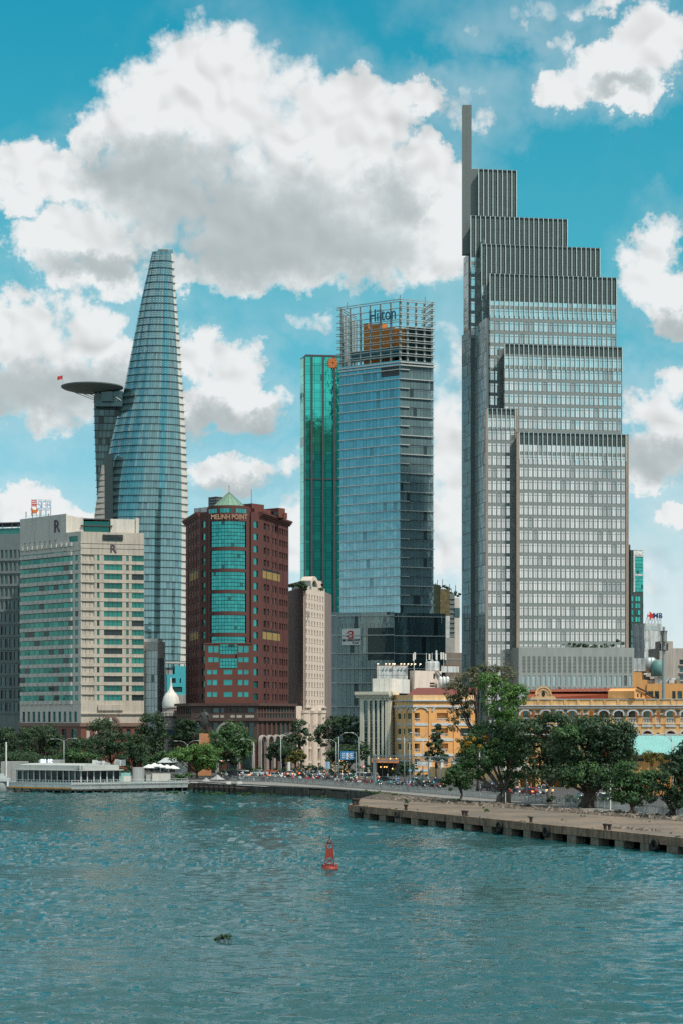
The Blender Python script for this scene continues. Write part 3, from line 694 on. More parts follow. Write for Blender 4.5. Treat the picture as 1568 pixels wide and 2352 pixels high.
# ------------------------------------------------------------------ emerald tower behind it
glass('emerald_glass', (.05, .54, .47), .82, .06, .16, .02, dcol=(.03, .30, .27))
mat('rib_grey', (.075, .07, .075), .5, .2)
def emerald_tower():
    t = root('emerald_tower', 'flat topped emerald green glass tower with dark vertical ribs', 'tower', (X(735, 830), 830, GZ))
    f = F.px(701, 822, 800, 824); fl = F.px(689, 830, 701, 822); pane = Pieces(t, 'pane', 'emerald_glass'); core = MB(); rib = Pieces(t, 'rib', 'rib_grey'); bar = MB()
    zt = Z(815, 822); h = 20.4 / S * 822; n = int((zt - GZ) / h)
    core.prism([fl.P(.1, 0, -.2)[:2], f.P(0, 0, -.2)[:2], f.P(f.L, 0, -.2)[:2], (f.B.x, f.B.y + 25), (fl.A.x + 5, fl.A.y + 20)], GZ, zt - .1)
    ribs = [716, 742, 768]; edges = [701, 714, 718.5, 740, 744.5, 766, 770.5, 790, 800]
    cuts = [(701, 714)] + [(a + d0, a + d1) for a in (718.5, 744.5, 770.5) for d0, d1 in ((0, 4), (4, 17.5), (17.5, 21.5))]
    for r in range(n):
        z1 = zt - .6 - r * h; z0 = z1 - h
        for a, b in cuts:
            u0, u1 = f.U(a) + .05, f.U(b) - .05
            f.pane(pane, u0, u1, z0 + h * .28, z1 - .05, -.18, -.08, .0012); f.pane(pane, u0, u1, z0 + .05, z0 + h * .28 - .06, -.18, -.08, .0012, .5)
        fl.pane(pane, .05, fl.L - .02, z0 + .05, z1 - .05, -.18, -.08, .001)
    for x in ribs: u = f.U(x); f.pane(rib, u - .38, u + .38, GZ, zt - .3, -.1, .55, 0, 9)
    f.hexa(bar, 0, f.L, zt - .5, zt + .2, -1, .15); f.hexa(bar, 0, f.L, Z(1101, 822), Z(1099, 822), -.1, .2); bar.build('parapet', 'rib_grey', t)
    pane.flush(); rib.flush(); core.build('core', 'emerald_core', t)
    em = MB(); c = f.P(f.U(764), Z(833, 822), .75); n_ = 8
    def P2(r, a, d=0): return (c[0] + f.u.x * r * math.cos(a) + f.n.x * d, c[1] + f.u.y * r * math.cos(a) + f.n.y * d, c[2] + r * math.sin(a))
    for i in range(n_):
        a = 2 * math.pi * i / n_ + .39
        poly = [P2(.35, a - .2), P2(1.5, a - .36), P2(2.25, a), P2(1.5, a + .36), P2(.35, a + .2)]
        em.add(poly + [(p[0] - f.n.x * .4, p[1] - f.n.y * .4, p[2]) for p in poly], [(0, 1, 2, 3, 4), (9, 8, 7, 6, 5)] + [(j, (j + 1) % 5, 5 + (j + 1) % 5, 5 + j) for j in range(5)])
        a += math.pi / n_; poly = [P2(1.75, a - .16), P2(2.6, a), P2(1.75, a + .16)]
        em.add(poly + [(p[0] - f.n.x * .4, p[1] - f.n.y * .4, p[2]) for p in poly], [(0, 1, 2), (5, 4, 3)] + [(j, (j + 1) % 3, 3 + (j + 1) % 3, 3 + j) for j in range(3)])
    em.build('flower_emblem', 'sign_orange', t)
mat('emerald_core', (.008, .035, .032), .5)
emerald_tower()

# ------------------------------------------------------------------ tapering tower with round helipad
glass('bud_glass', (.20, .36, .38), .74, .07, .12, .05, dcol=(.13, .24, .28))
glass('bud_dark_glass', (.06, .12, .125), .6, .1, .25, .1)
mat('bud_stone', (.36, .345, .31), .7, var=.08, streak=.1); mat('helipad_metal', (.15, .19, .18), .6, .2, var=.15); mat('edge_white', (.62, .60, .54), .45, .2)
def interp(tab, y):
    ys = [a for a, _ in tab]; return float(np.interp(y, ys, [b for _, b in tab]))
def bud_tower():
    YB = 1046.0
    t = root('bud_tower', 'tapering blue glass tower shaped like a bud with a round helipad', 'tower', (X(330, YB), YB, GZ))
    Rt = [(572, 396), (620, 400), (680, 404), (740, 409), (800, 413.5), (880, 419), (960, 424), (1040, 428), (1120, 430.5), (1200, 431.5), (1300, 431), (1420, 430), (1560, 428), (1700, 426)]
    Lt = [(572, 351), (600, 345), (640, 336), (680, 327), (740, 315), (800, 303.5), (860, 292), (905, 283), (950, 271), (1000, 259), (1060, 246), (1120, 234), (1185, 224), (1260, 222), (1700, 222)]
    pane = Pieces(t, 'pane', 'bud_glass'); band = Pieces(t, 'floor_fin', 'steel_dark'); core = MB(); edge = MB()
    h = 16.4 / S * YB; zt = Z(578, YB); n = int((zt - GZ) / h)
    def plan(z, off=0.0, k0=0.0, k1=1.0, m=32):
        """front outline at height z: bulging curve from left edge to right edge"""
        y = HY - (z - CAMZ) * S / YB; xl, xr = X(interp(Lt, y), YB), X(interp(Rt, y), YB); w = (xr - xl); dep = .20 * w
        out = []
        for i in range(m + 1):
            s_ = k0 + (k1 - k0) * i / m; c = 2 * s_ - 1
            yy = YB - dep * (1 - abs(c) ** 2.4) * 1.0 + (c - 1) * -.0
            nx = c * abs(c) ** .6; nv = Vector((nx, -1)).normalized()
            out.append((xl + w * s_ + nv.x * off, yy + nv.y * off))
        return out
    zs = [GZ + i * h for i in range(n)] + [zt]
    M = 32
    for i in range(len(zs) - 1):
        z0, z1 = zs[i], zs[i + 1]; a = plan(z0); b = plan(z1); yr = HY - ((z0 + z1) / 2 - CAMZ) * S / YB
        for j in range(M):
            if j >= M - 2: edge.add([(*a[j], z0), (*a[j + 1], z0), (*b[j + 1], z1), (*b[j], z1)], [(0, 1, 2, 3)]); continue
            def L(p, q, s_): return (p[0] + (q[0] - p[0]) * s_, p[1] + (q[1] - p[1]) * s_)
            g0 = .03; a0, a1, b0, b1 = L(a[j], a[j + 1], g0), L(a[j], a[j + 1], 1 - g0), L(b[j], b[j + 1], g0), L(b[j], b[j + 1], 1 - g0)
            q = random.gauss(0, .012); zl = z0 + .3; zh = z1 - .14
            pane.quad([(a0[0], a0[1] + q, zl), (a1[0], a1[1] + q, zl), (b1[0], b1[1] - q, zh), (b0[0], b0[1] - q, zh)], (z1 - z0) * (a1[0] - a0[0]))
        fin = plan(z0, .45, 0.0, 1.0, 10); inn = plan(z0, -.3, 0.0, 1.0, 10)
        fin[-1] = (fin[-1][0] + .55, fin[-1][1])
        vs = [(*p, z0 - .06) for p in fin] + [(*p, z0 - .06) for p in inn] + [(*p, z0 + .09) for p in fin] + [(*p, z0 + .09) for p in inn]; m = len(fin); fs = []
        for j in range(m - 1): fs += [(j, j + 1, m + j + 1, m + j)[::-1], (2 * m + j, 2 * m + j + 1, 3 * m + j + 1, 3 * m + j), (j, j + 1, 2 * m + j + 1, 2 * m + j)]
        fs.append((m - 1, 2 * m - 1, 4 * m - 1, 3 * m - 1))
        band.quad(vs, 5, fs)
    nz = len(zs)
    vs = []; fs = []
    for z in zs:                                                       # solid body behind the panes
        p = plan(z, -.45, .0, 1.0, 12); q = [(p[-1][0] - .4, YB + 10), (p[0][0] + .4, YB + 10)]; vs += [(*c, z) for c in p + q]
    m = 15
    for i in range(nz - 1):
        for j in range(m): fs.append((i * m + j, i * m + (j + 1) % m, (i + 1) * m + (j + 1) % m, (i + 1) * m + j))
    fs.append(tuple((nz - 1) * m + j for j in range(m))); core.add(vs, fs)
    pane.flush(); band.flush(); edge.build('edge_strip', 'edge_white', t); core.build('core', 'bud_core', t)
    # shiny studs in the upper part
    st = MB()
    for i in range(len(zs) - 22, len(zs) - 1):
        for zz in (zs[i] + .9, zs[i] + 1.9, zs[i] + 2.9):
            p = plan(zz, .12); fr0 = max(.12, (len(zs) - 14 - i) * .085 + .12)
            for s_ in np.arange(fr0, .93, .085):
                k = s_ * M; j = int(k); q = (p[j][0] + (p[j + 1][0] - p[j][0]) * (k - j), p[j][1] + (p[j + 1][1] - p[j][1]) * (k - j))
                st.box(q[0] - .17, q[0] + .17, q[1] - .15, q[1] + .1, zz - .17, zz + .17)
    st.build('stud', 'white_metal', t, kind='stuff')
    # rear wing under the helipad, banded dark glass
    W1 = [(905, 215), (1000, 217), (1110, 221), (1185, 224)]
    wing = MB(); wb = Pieces(t, 'wing_band', 'steel_dark'); wp = Pieces(t, 'wing_pane', 'bud_dark_glass'); yy = YB + 3
    za, zb = Z(1185, yy), Z(905, yy); nn = int((zb - za) / h)
    for i in range(nn):
        z0 = za + i * h; y = HY - (z0 - CAMZ) * S / yy; x0, x1 = X(interp(W1, y), yy), X(interp(Lt, y) + 6, yy)
        wing.box(x0 + .2, x1, yy + .2, yy + 9, z0, z0 + h)
        for j in range(5):
            a, b = x0 + (x1 - x0) * j / 5, x0 + (x1 - x0) * (j + 1) / 5; wp.quad([(a + .1, yy + .05, z0 + .35), (b - .1, yy + .05, z0 + .35), (b - .1, yy + .05, z0 + h - .1), (a + .1, yy + .05, z0 + h - .1)], 1)
        b_ = MB().box(x0 - .3, x1, yy - .35, yy + .3, z0 - .12, z0 + .2); wb.quad(b_.v, 1, b_.f)
    wing.build('rear_wing', 'bud_core', t); wb.flush(); wp.flush()
    # pale stone blade and dark slot at the lower left
    stn = MB(); yy = YB - 9
    z0, z1 = Z(1700, yy), Z(1068, yy)
    stn.hexa([(X(217, yy), yy, z0), (X(246, yy), yy - .5, z0), (X(246, yy), yy + 6, z0), (X(217, yy), yy + 6, z0)], [(X(217, yy), yy, Z(1185, yy)), (X(243, yy), yy - .5, Z(1185, yy)), (X(243, yy), yy + 6, Z(1185, yy)), (X(217, yy), yy + 6, Z(1185, yy))])
    stn.hexa([(X(217, yy), yy, Z(1185, yy)), (X(243, yy), yy - .5, Z(1185, yy)), (X(243, yy), yy + 6, Z(1185, yy)), (X(217, yy), yy + 6, Z(1185, yy))], [(X(234, yy), yy, z1), (X(240, yy), yy - .5, z1), (X(240, yy), yy + 6, z1), (X(234, yy), yy + 6, z1)])
    stn.build('stone_blade', 'bud_stone', t)
    for k in range(9): y = 1090 + k * 13; b = MB(); b.box(X(214 + max(0, (1185 - y) * .14), yy), X(243, yy), yy - .62, yy - .2, Z(y, yy) - .06, Z(y, yy) + .06); b.build('stone_joint', 'steel_dark', t)
    sl_ = MB(); y2 = yy - .6
    sl_.hexa([(X(243, y2), y2, z0), (X(263, y2), y2, z0), (X(263, y2), y2 + 5, z0), (X(243, y2), y2 + 5, z0)], [(X(240.5, y2), y2, Z(1050, y2)), (X(258, y2), y2, Z(1040, y2)), (X(258, y2), y2 + 5, Z(1040, y2)), (X(240.5, y2), y2 + 5, Z(1050, y2))])
    sl_.build('dark_slot', 'bud_core', t)
    # crown box
    b = MB(); b.box(X(364, YB), X(386, YB), YB - 2, YB + 3, zt - .5, zt + .9); b.build('roof_box', 'helipad_metal', t)
    b = MB(); a_, c_ = X(352, YB), X(397, YB); b.hexa([(a_, YB - 1.8, zt - .3), (c_, YB - .6, zt - .3), (c_, YB + 3, zt - .3), (a_, YB + 3, zt - .3)], [(a_ + .3, YB - 1.6, zt - .1), (c_, YB - .5, zt + 1.3), (c_, YB + 3, zt + 1.3), (a_ + .3, YB + 3, zt - .1)]); b.build('slanted_tip', 'bud_glass', t)
    # helipad: dish on a bracketed neck, with rim and flag
    hp = MB(); cx, cy, cz = X(213, YB), YB - 2, Z(893, YB)
    prof = [(.1, -2.4), (6, -2.2), (11, -1.5), (15, -.4), (16.2, .25), (16.3, .75), (15.9, .85), (.1, .8)]
    hp.lathe((cx, cy, cz), prof, 48); hp.build('helipad', 'helipad_metal', t, smooth=False)
    nk = MB(); nk.box(X(220, YB), X(283, YB), YB - 3, YB + 6, Z(935, YB), cz - 1.6); nk.box(X(236, YB), X(262, YB), YB - 5.5, YB + 4, Z(925, YB), cz - 2.2); nk.build('helipad_neck', 'bud_dark_glass', t)
    for k in range(7): a = k / 6; b = MB(); b.tube([(X(222 + 58 * a, YB), YB - 3.2, Z(922, YB)), (cx + (a - .5) * 18, cy - 3, cz - 2.6)], .18, 5); b.build('bracket', 'steel', t)
    fp = MB(); px_, pz = X(145, YB), cz + .5; fp.tube([(px_, cy, pz), (px_, cy, pz + 6.5)], .08, 5); p_ = fp.build('flag_pole', 'steel', t)
    fg = MB(); w_ = []
    for i in range(7):
        for j in range(2): w_.append((px_ - .45 * i, cy + .25 * math.sin(i * 1.2), pz + 6.3 - j * 1.9 - .12 * i))
    fg.add(w_, [(2 * i, 2 * i + 1, 2 * i + 3, 2 * i + 2) for i in range(6)]); fg.build('flag', 'sign_red', p_)
mat('bud_core', (.025, .045, .05), .5)
bud_tower()
# ------------------------------------------------------------------ cream riverside hotel with green ribbon windows
mat('cream_wall', (.50, .44, .37), .8, var=.10, scale=.25, streak=.24); mat('cream_pale', (.58, .545, .49), .8, var=.08, scale=.25, streak=.18)
mat('red_granite', (.17, .060, .042), .5, var=.15, scale=.5); mat('brown_band', (.20, .12, .095), .6, var=.1)
glass('green_glass', (.035, .21, .175), .55, .08, .30, .13, dcol=(.02, .045, .045))
mat('letter_mauve', (.085, .05, .075), .6)
def riverside_hotel():
    t = root('riverside_hotel', 'cream hotel block with green ribbon windows and a big R near the roof', 'hotel', (X(190, 570), 570, GZ))
    fl = F.px(46, 581, 186, 560); ff = F.px(186, 560, 331, 565)
    wall = MB(); pale = MB(); win = Pieces(t, 'window', 'green_glass'); core = MB(); n = 16
    zb, zt = Z(1614, 560), Z(1270, 560)
    core.prism([fl.P(.3, 0, -.5)[:2], fl.P(fl.L, 0, -.5)[:2], ff.P(ff.L - .3, 0, -.5)[:2], (ff.B.x - 4, ff.B.y + 18), (fl.A.x + 3, fl.A.y + 18)], GZ, Z(1222, 560)); core.build('core', 'cream_wall', t)
    us = [(ff.U(a), ff.U(b)) for a, b in ((187, 217), (223, 228.5), (239, 281), (290, 296), (303, 330.5))]
    ff.grid(wall, win, us, rows(zb, zt, n, .60, .22), t=.5, gd=.3, edge=(0, ff.L, zb, Z(1221, 560)))
    for a, b in us:                                                      # mullions
        for r in rows(zb, zt, n, .60, .22):
            k = max(1, round((b - a) / 1.3))
            for i in range(1, k): q = a + (b - a) * i / k; ff.hexa(core2, q - .04, q + .04, r[0], r[1], -.32, -.22)
    for zz in (Z(1248, 560), Z(1259, 560)): ff.hexa(core2, 0, ff.L, zz - .06, zz + .06, -.1, .03)
    for r in range(n): zz = zb + (zt - zb) * (r + .86) / n; ff.hexa(wall, 0, ff.L, zz, zz + .12, 0, .1)
    # left flank: ribbon windows between scalloped spandrels
    nb = 11; uu = fl.U(168); w = uu / nb
    for r, (z0, z1) in enumerate(rows(zb, zt + (zt - zb) / n * .9, n + 1, .60, .22)):
        if r == n: uu2 = 9
        for c in range(nb if r < n else 9):
            fl.pane(win, c * w + .06, (c + 1) * w - .06, z0, z1, -.25, -.15, .01, .8)
        if r < n: fl.pane(win, fl.U(173), fl.U(180), z0, z1, -.25, -.15, 0, .8)
    for r in range(n + 2):
        z0 = zb + (zt - zb) / n * (r - .18); z1 = z0 + (zt - zb) / n * .40
        for c in range(nb + 1):
            a, b = c * w + .04, (c + 1) * w - .04
            if c == nb: fl.hexa(pale, a, fl.L, z0, z1, -.4, .05); continue
            m = (a + b) / 2; pts = [(a, 0), (a + w * .2, .45), (b - w * .2, .45), (b, 0)]
            poly = [fl.P(u, 0, d)[:2] for u, d in pts] + [fl.P(b, 0, -.4)[:2], fl.P(a, 0, -.4)[:2]]
            pale.prism(poly, z0, z1)
    fl.hexa(pale, fl.U(168), fl.U(173), zb, zt, -.4, 0); fl.hexa(pale, fl.U(180), fl.L, zb, zt, -.4, 0)
    # upper left wall with the letter
    zu = Z(1184, 570); fu = fl
    fl.grid(pale, win, [(fl.U(x) - .5, fl.U(x) + .5) for x in (57, 69, 80, 92, 104, 115, 128)], [(Z(1253, 570), Z(1241, 570))], edge=(0, fl.U(152), Z(1266, 565), zu))
    fl.grid(pale, win, [(fl.U(159), fl.U(179))], [(Z(1245, 563), Z(1232, 563))], edge=(fl.U(152), fl.L, Z(1266, 563), Z(1220, 560)))
    b = MB(); b.prism([fl.P(.1, 0, -.2)[:2], fl.P(fl.U(152), 0, -.2)[:2], (X(190, 570), 572), (X(235, 580), 580), (fl.A.x + 8, fl.A.y + 14)], Z(1260, 570), zu - .4); b.build('upper_block', 'cream_pale', t)
    # penthouse on the roof
    ph = MB(); f2 = F.px(168, 568, 319, 572); f2.hexa(ph, 0, f2.U(192), Z(1222, 568), Z(1188, 568), -8, 0); f2.hexa(ph, f2.U(254), f2.L, Z(1222, 568), Z(1190, 568), -8, 0); f2.hexa(ph, f2.U(312), f2.L, Z(1222, 568), Z(1187, 568), -8.2, .4)
    ph.build('penthouse', 'cream_pale', t)
    pg = MB(); f2.hexa(pg, f2.U(194), f2.U(252), Z(1222, 568), Z(1196, 568), -7, -.6); pg.build('sky_lounge', 'green_glass', t)
    pr = MB(); f2.hexa(pr, f2.U(186), f2.U(258), Z(1207, 566), Z(1204, 566), -6, .6); f2.hexa(pr, f2.U(192), f2.U(252), Z(1193, 568), Z(1190, 568), -7, .2); pr.build('canopy', 'steel_dark', t)
    bx = MB()
    ff.hexa(bx, ff.U(238), ff.U(281), Z(1243, 561), Z(1232, 561), -.4, .03); bx.build('vent_opening', 'dark_louver', t)
    for k in range(4): b = MB(); ff.hexa(b, ff.U(236), ff.U(283), Z(1238 - k * 3.2, 561), Z(1237 - k * 3.2, 561), 0, .35); b.build('vent_ledge', 'steel_dark', t)
    text('R', 5.0, fl.P(fl.U(131), fl.Zp(131, 1210), .1), facing(fl), 'letter_mauve', t, bold=.05); text('R', 3.1, ff.P(ff.U(260), ff.Zp(260, 1261), .1), facing(ff), 'letter_mauve', t, bold=.04)
    # base: plain cream storey, then red granite
    pw = []
    zc0, zc1 = Z(1661, 560), zb
    ff.hexa(wall, 0, ff.L, zc0, zc1, -.5, .05); ff.hexa(wall, ff.U(225), ff.U(283), Z(1632, 560), Z(1619, 560), 0, .6)
    ff.hexa(wall, 0, ff.L, Z(1641, 560), Z(1638, 560), 0, .5)
    fl.grid(pale, win, spans(.6, fl.U(180), 11, .52), [(Z(1659, 570), Z(1635, 570))], t=.5, gd=.35, edge=(0, fl.L, Z(1661, 570), zc1 - .3))
    wall.build('front_wall', 'cream_wall', t); pale.build('flank_wall', 'cream_pale', t); core2.build('glazing_bars', 'steel_dark', t); core2.v, core2.f, core2.mi = [], [], []
    gr = MB(); gw = win
    for f in (fl, ff): f.grid(gr, win, spans(1, f.L - 1, 7 if f is ff else 6, .5), [(Z(1728, 562), Z(1706, 562)), (Z(1700, 562), Z(1675, 562))], t=.5, gd=.35, edge=(0, f.L, GZ, Z(1668, 562)))
    gr.build('granite_base', 'red_granite', t)
    cb = MB()
    for f in (fl, ff): f.hexa(cb, -.3, f.L + .3, Z(1669, 562), Z(1661, 562), -.4, .4)
    cb.build('cornice', 'brown_band', t)
    ar = MB(); f = ff; c = f.P(f.U(254), Z(1665, 562), .3); rr = 4.2                       # arch with a small white figure
    for i in range(14):
        a0, a1 = math.pi * i / 14, math.pi * (i + 1) / 14
        q = lambda r_, a, d: (c[0] + f.u.x * r_ * math.cos(a) + f.n.x * d, c[1] + f.u.y * r_ * math.cos(a) + f.n.y * d, c[2] + r_ * math.sin(a))
        ar.hexa([q(1.9, a0, .3), q(2.6, a0, .3), q(2.6, a0, -.2), q(1.9, a0, -.2)], [q(1.9, a1, .3), q(2.6, a1, .3), q(2.6, a1, -.2), q(1.9, a1, -.2)])
    ar.build('niche_arch', 'brown_band', t)
    ni = MB(); ni.lathe((c[0], c[1] - .15, c[2]), [(.55, 0), (.5, .5), (.62, 1.0), (.3, 1.4), (.34, 1.75), (.1, 2.0)], 8); ni.build('niche_figure', 'white_paint', t)
    win.flush()
    for x in (60, 75, 92, 112): b = MB(); b.tube([(X(x, 574), 574, zu - .2), (X(x, 574), 574, zu + random.uniform(.8, 2))], .12, 5); b.build('roof_rod', 'steel_dark', t)
    return t
core2 = MB()
riverside_hotel()

def roof_sign(name, label, x0, x1, ytop, ybot, Y, build):
    t = root(name, label, 'sign', (X((x0 + x1) / 2, Y), Y, Z(ybot, Y)))
    f = F.px(x0, Y, x1, Y + 1.0); fm = MB(); zb = Z(ybot, Y); zt = Z(ytop, Y)
    for i in range(5):
        u = f.L * i / 4; fm.tube([f.P(u, zb, -.3), f.P(u, zt, -.3)], .09, 5); fm.tube([f.P(u, zb, -3), f.P(u, zt - .4, -.3)], .07, 5)
    for i in range(4): z = zb + (zt - zb) * i / 3; fm.tube([f.P(0, z, -.3), f.P(f.L, z, -.3)], .07, 5)
    fm.build('sign_frame', 'steel', t); build(t, f, zb, zt); return t
def s1(t, f, zb, zt):
    h = zt - zb
    for i in range(4): b = MB(); f.hexa(b, .1, f.L * .26, zb + h * (.55 + i * .11), zb + h * (.62 + i * .11), 0, .15); b.build('red_stripe', 'sign_red', t)
    b = MB(); c = f.P(f.L * .14, zb + h * .42, .1)
    pts = [(math.cos(a) * 1.1, math.sin(a) * 1.5) for a in np.linspace(math.pi, 2 * math.pi, 9)] + [(.5, 0), (.35, -.5), (-.35, -.5), (-.5, 0)]
    v = [(c[0] + f.u.x * x, c[1] + f.u.y * x, c[2] + z) for x, z in pts]; b.add(v + [(q[0], q[1] + .2, q[2]) for q in v], [tuple(range(13)), tuple(range(25, 12, -1))] + [(i, (i + 1) % 13, 13 + (i + 1) % 13, 13 + i) for i in range(13)]); b.build('orange_hook', 'sign_orange', t)
    text('SCB', h * .78, f.P(f.L * .65, zb + h * .62, .1), facing(f), 'sign_lightblue', t, bold=.05, sx=.62)
mat('sign_lightblue', (.30, .45, .62), .5)
roof_sign('bank_roof_sign', 'blue, red and orange rooftop sign on a steel frame above the cream hotel', 73, 117, 1147, 1183, 577, s1)

# ------------------------------------------------------------------ grey block at the far left
glass('slate_glass', (.06, .12, .125), .5, .1, .3, .2)
mat('slate_wall', (.17, .205, .205), .8, var=.1, streak=.1); mat('teal_strip', (.05, .22, .19), .4, .2)
def grey_block():
    t = root('grey_office_block', 'dark grey office block with square windows at the left edge', 'building', (X(20, 605), 605, GZ))
    f = F.px(-60, 604, 50, 600); w = MB(); win = Pieces(t, 'window', 'slate_glass')
    n = 13; zb, zt = Z(1640, 600), Z(1258, 600)
    f.grid(w, win, spans(0, f.L, 11, .62), rows(zb, zt, n, .66, .2), t=.5, gd=.35, edge=(0, f.L, GZ, Z(1226, 600)))
    f.hexa(w, 0, f.L, GZ, Z(1228, 600), -16, -.6)
    for i in range(n): z = zb + (zt - zb) * i / n; f.hexa(w, 0, f.L, z, z + .3, 0, .25)
    w.build('wall', 'slate_wall', t); win.flush()
    b = MB(); f.hexa(b, 2, f.L - .5, Z(1228, 600), Z(1212, 600), -10, -.5); b.build('roof_storey', 'teal_strip', t)
    b = MB(); f.hexa(b, 1, f.L, Z(1202, 600), Z(1199, 600), -10, .2); b.build('roof_canopy', 'steel_dark', t)
    for u in (3, 6, 9, 12, 14): b = MB(); f.hexa(b, u, u + .2, Z(1212, 600), Z(1201, 600), -1, -.8); b.build('roof_post', 'steel', t)
grey_block()

# ------------------------------------------------------------------ dark red tower with round glass bay and green cone
mat('brick_red', (.098, .033, .028), .75, var=.12, scale=.35, streak=.1); mat('brick_red_light', (.130, .042, .031), .75, var=.12, scale=.35)
glass('bay_glass', (.05, .35, .34), .80, .05, .14, .03, dcol=(.02, .12, .12)); glass('red_tower_window', (.06, .075, .075), .5, .1, .4, .2)
mat('cone_green', (.17, .29, .21), .5, .15, var=.12, scale=.8); mat('gold_letter', (.52, .33, .20), .5, .3); mat('painted_lit_slot', (.30, .22, .07), .7, var=.3, scale=1.2)
def red_tower():
    t = root('red_tower', 'dark red tower with a round green glass bay under a green cone roof', 'tower', (X(530, 560), 560, GZ))
    YC = 552.0
    fl = F.px(427, 576, 459, YC); fcl = F.px(459, YC, 477, 549); fcr = F.px(577, 549, 599, YC); fr_ = F.px(599, YC, 663, 578)
    wall = MB(); win = Pieces(t, 'window', 'red_tower_window'); win2 = Pieces(t, 'corner_window', 'bay_glass'); core = MB()
    zt = Z(1178, YC); zb = Z(1620, YC); n = 15
    zr = rows(Z(1615, YC), Z(1192, YC), n, .52, .24)
    fl.grid(wall, win, [(a + .25, b - .25) for a, b in spans(1, fl.L - 1, 9, .6)], zr, t=.5, gd=.3, edge=(0, fl.L, GZ, zt))
    prs = []
    for i in range(4):
        a = fr_.U((606, 624, 642, 653)[i]); b = fr_.U((619, 636, 652, 661)[i]); m = (a + b) / 2; prs += [(a, m - .35), (m + .35, b)]
    fr_.grid(wall, win, prs, [z for k, z in enumerate(zr) if k not in (5, 10)], t=.5, gd=.3, edge=(0, fr_.L, GZ, zt))
    for f in (fcl, fcr):
        a = f.L / 2; f.grid(wall, win2, [(a - .85, a + .85)], zr, t=.5, gd=.3, edge=(0, f.L, GZ, zt))
    for k in (5, 10):                                                  # galleries: lit look and the shade above painted as flat strips
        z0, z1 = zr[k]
        for f, a, b in ((fr_, fr_.U(604), fr_.U(643)), (fl, fl.L * .3, fl.L * .9)): m = MB(); f.hexa(m, a, b, z0, z1 + .3, -.3, .03); m.build('gallery', 'painted_lit_slot', t); m = MB(); f.hexa(m, a, b, z1 + .3, z1 + .9, -.3, .05); m.build('painted_gallery_shade', 'dark_core', t)
    core.prism([fl.P(.2, 0, -.5)[:2], fl.P(fl.L, 0, -.5)[:2], fcl.P(fcl.L, 0, -.5)[:2], fcr.P(0, 0, -.5)[:2], fcr.P(fcr.L, 0, -.5)[:2], fr_.P(fr_.L - .2, 0, -.5)[:2], (fr_.B.x - 3, fr_.B.y + 16), (fl.A.x + 3, fl.A.y + 16)], GZ, zt - .2)
    core.build('core', 'red_core', t)
    for f in (fl, fr_):                                                # cornice in three steps
        for k, (d, a) in enumerate(((.3, 1188), (.7, 1184), (1.0, 1180))):
            f.hexa(wall, -.6 if f is fr_ else -1.0, f.L + (.9 if f is fr_ else .4), Z(a, YC), Z(a - 4.2, YC), -.5, d)
        for q in range(1, 5): f.hexa(wall, f.L * q / 5 - .12, f.L * q / 5 + .12, zb, zt - 1, 0, .14)
    # round bay
    cx, cy = X(527, YC), 551.0; rad = X(578, 549) - X(527, 549)
    a0, a1 = math.radians(200), math.radians(340)
    def arc(r, z0, z1, mb, aa=a0, ab=a1, n_=24): mb.lathe((cx, cy, 0), [(r - .5, z0), (r, z0), (r, z1), (r - .5, z1)], n_, 0, aa, ab)
    secs = [(1199, 1258), (1266, 1308), (1315, 1356.5), (1364, 1406), (1414, 1455), (1463, 1504), (1512, 1535)]
    bay = Pieces(t, 'bay_pane', 'bay_glass')
    yb = 549 - 1.0; prev = 1163
    for (ya, yb_) in secs:
        arc(rad, Z(ya, yb), Z(prev, yb), wall); prev = yb_
        nr = max(2, round((yb_ - ya) / 8.2)); zz = [Z(yb_, yb) + (Z(ya, yb) - Z(yb_, yb)) * i / nr for i in range(nr + 1)]
        for i in range(nr):
            for j in range(12):
                b0, b1 = a0 + (a1 - a0) * (.13 + .74 * j / 12) + .006, a0 + (a1 - a0) * (.13 + .74 * (j + 1) / 12) - .006
                q = random.gauss(0, .008)
                bay.quad([(cx + (rad - .25) * math.cos(b0) + q, cy + (rad - .25) * math.sin(b0), zz[i] + .07), (cx + (rad - .25) * math.cos(b1) + q, cy + (rad - .25) * math.sin(b1), zz[i] + .07), (cx + (rad - .25) * math.cos(b1) - q, cy + (rad - .25) * math.sin(b1), zz[i + 1] - .07), (cx + (rad - .25) * math.cos(b0) - q, cy + (rad - .25) * math.sin(b0), zz[i + 1] - .07)], 1)
        for sgn in (0, 1):                                              # piers beside the glass
            aa, ab = (a0, a0 + (a1 - a0) * .12) if sgn == 0 else (a1 - (a1 - a0) * .12, a1); arc(rad, Z(yb_, yb), Z(ya, yb), wall, aa, ab, 4)
    cy2 = MB(); cy2.lathe((cx, cy, 0), [(rad - .55, Z(1540, yb)), (rad - .55, Z(1170, yb))], 32); cy2.build('bay_core', 'dark_core', t)
    bay.flush()
    # ring of top windows and cone
    rg = Pieces(t, 'ring_window', 'bay_glass')
    for j in range(15):
        if j % 5 == 4: continue
        b0, b1 = a0 + (a1 - a0) * (.06 + .88 * j / 15) + .01, a0 + (a1 - a0) * (.06 + .88 * (j + 1) / 15) - .01
        rg.quad([(cx + (rad + .06) * math.cos(a), cy + (rad + .06) * math.sin(a), z) for a, z in ((b0, Z(1180, yb)), (b1, Z(1180, yb)), (b1, Z(1170.5, yb)), (b0, Z(1170.5, yb)))], 1)
    rg.flush()
    rim = MB(); rim.lathe((cx, cy, 0), [(rad - .3, Z(1186, yb)), (rad + .03, Z(1186, yb)), (rad + .03, Z(1166, yb)), (rad - .6, Z(1163, yb))], 40); rim.build('drum', 'brick_red', t)
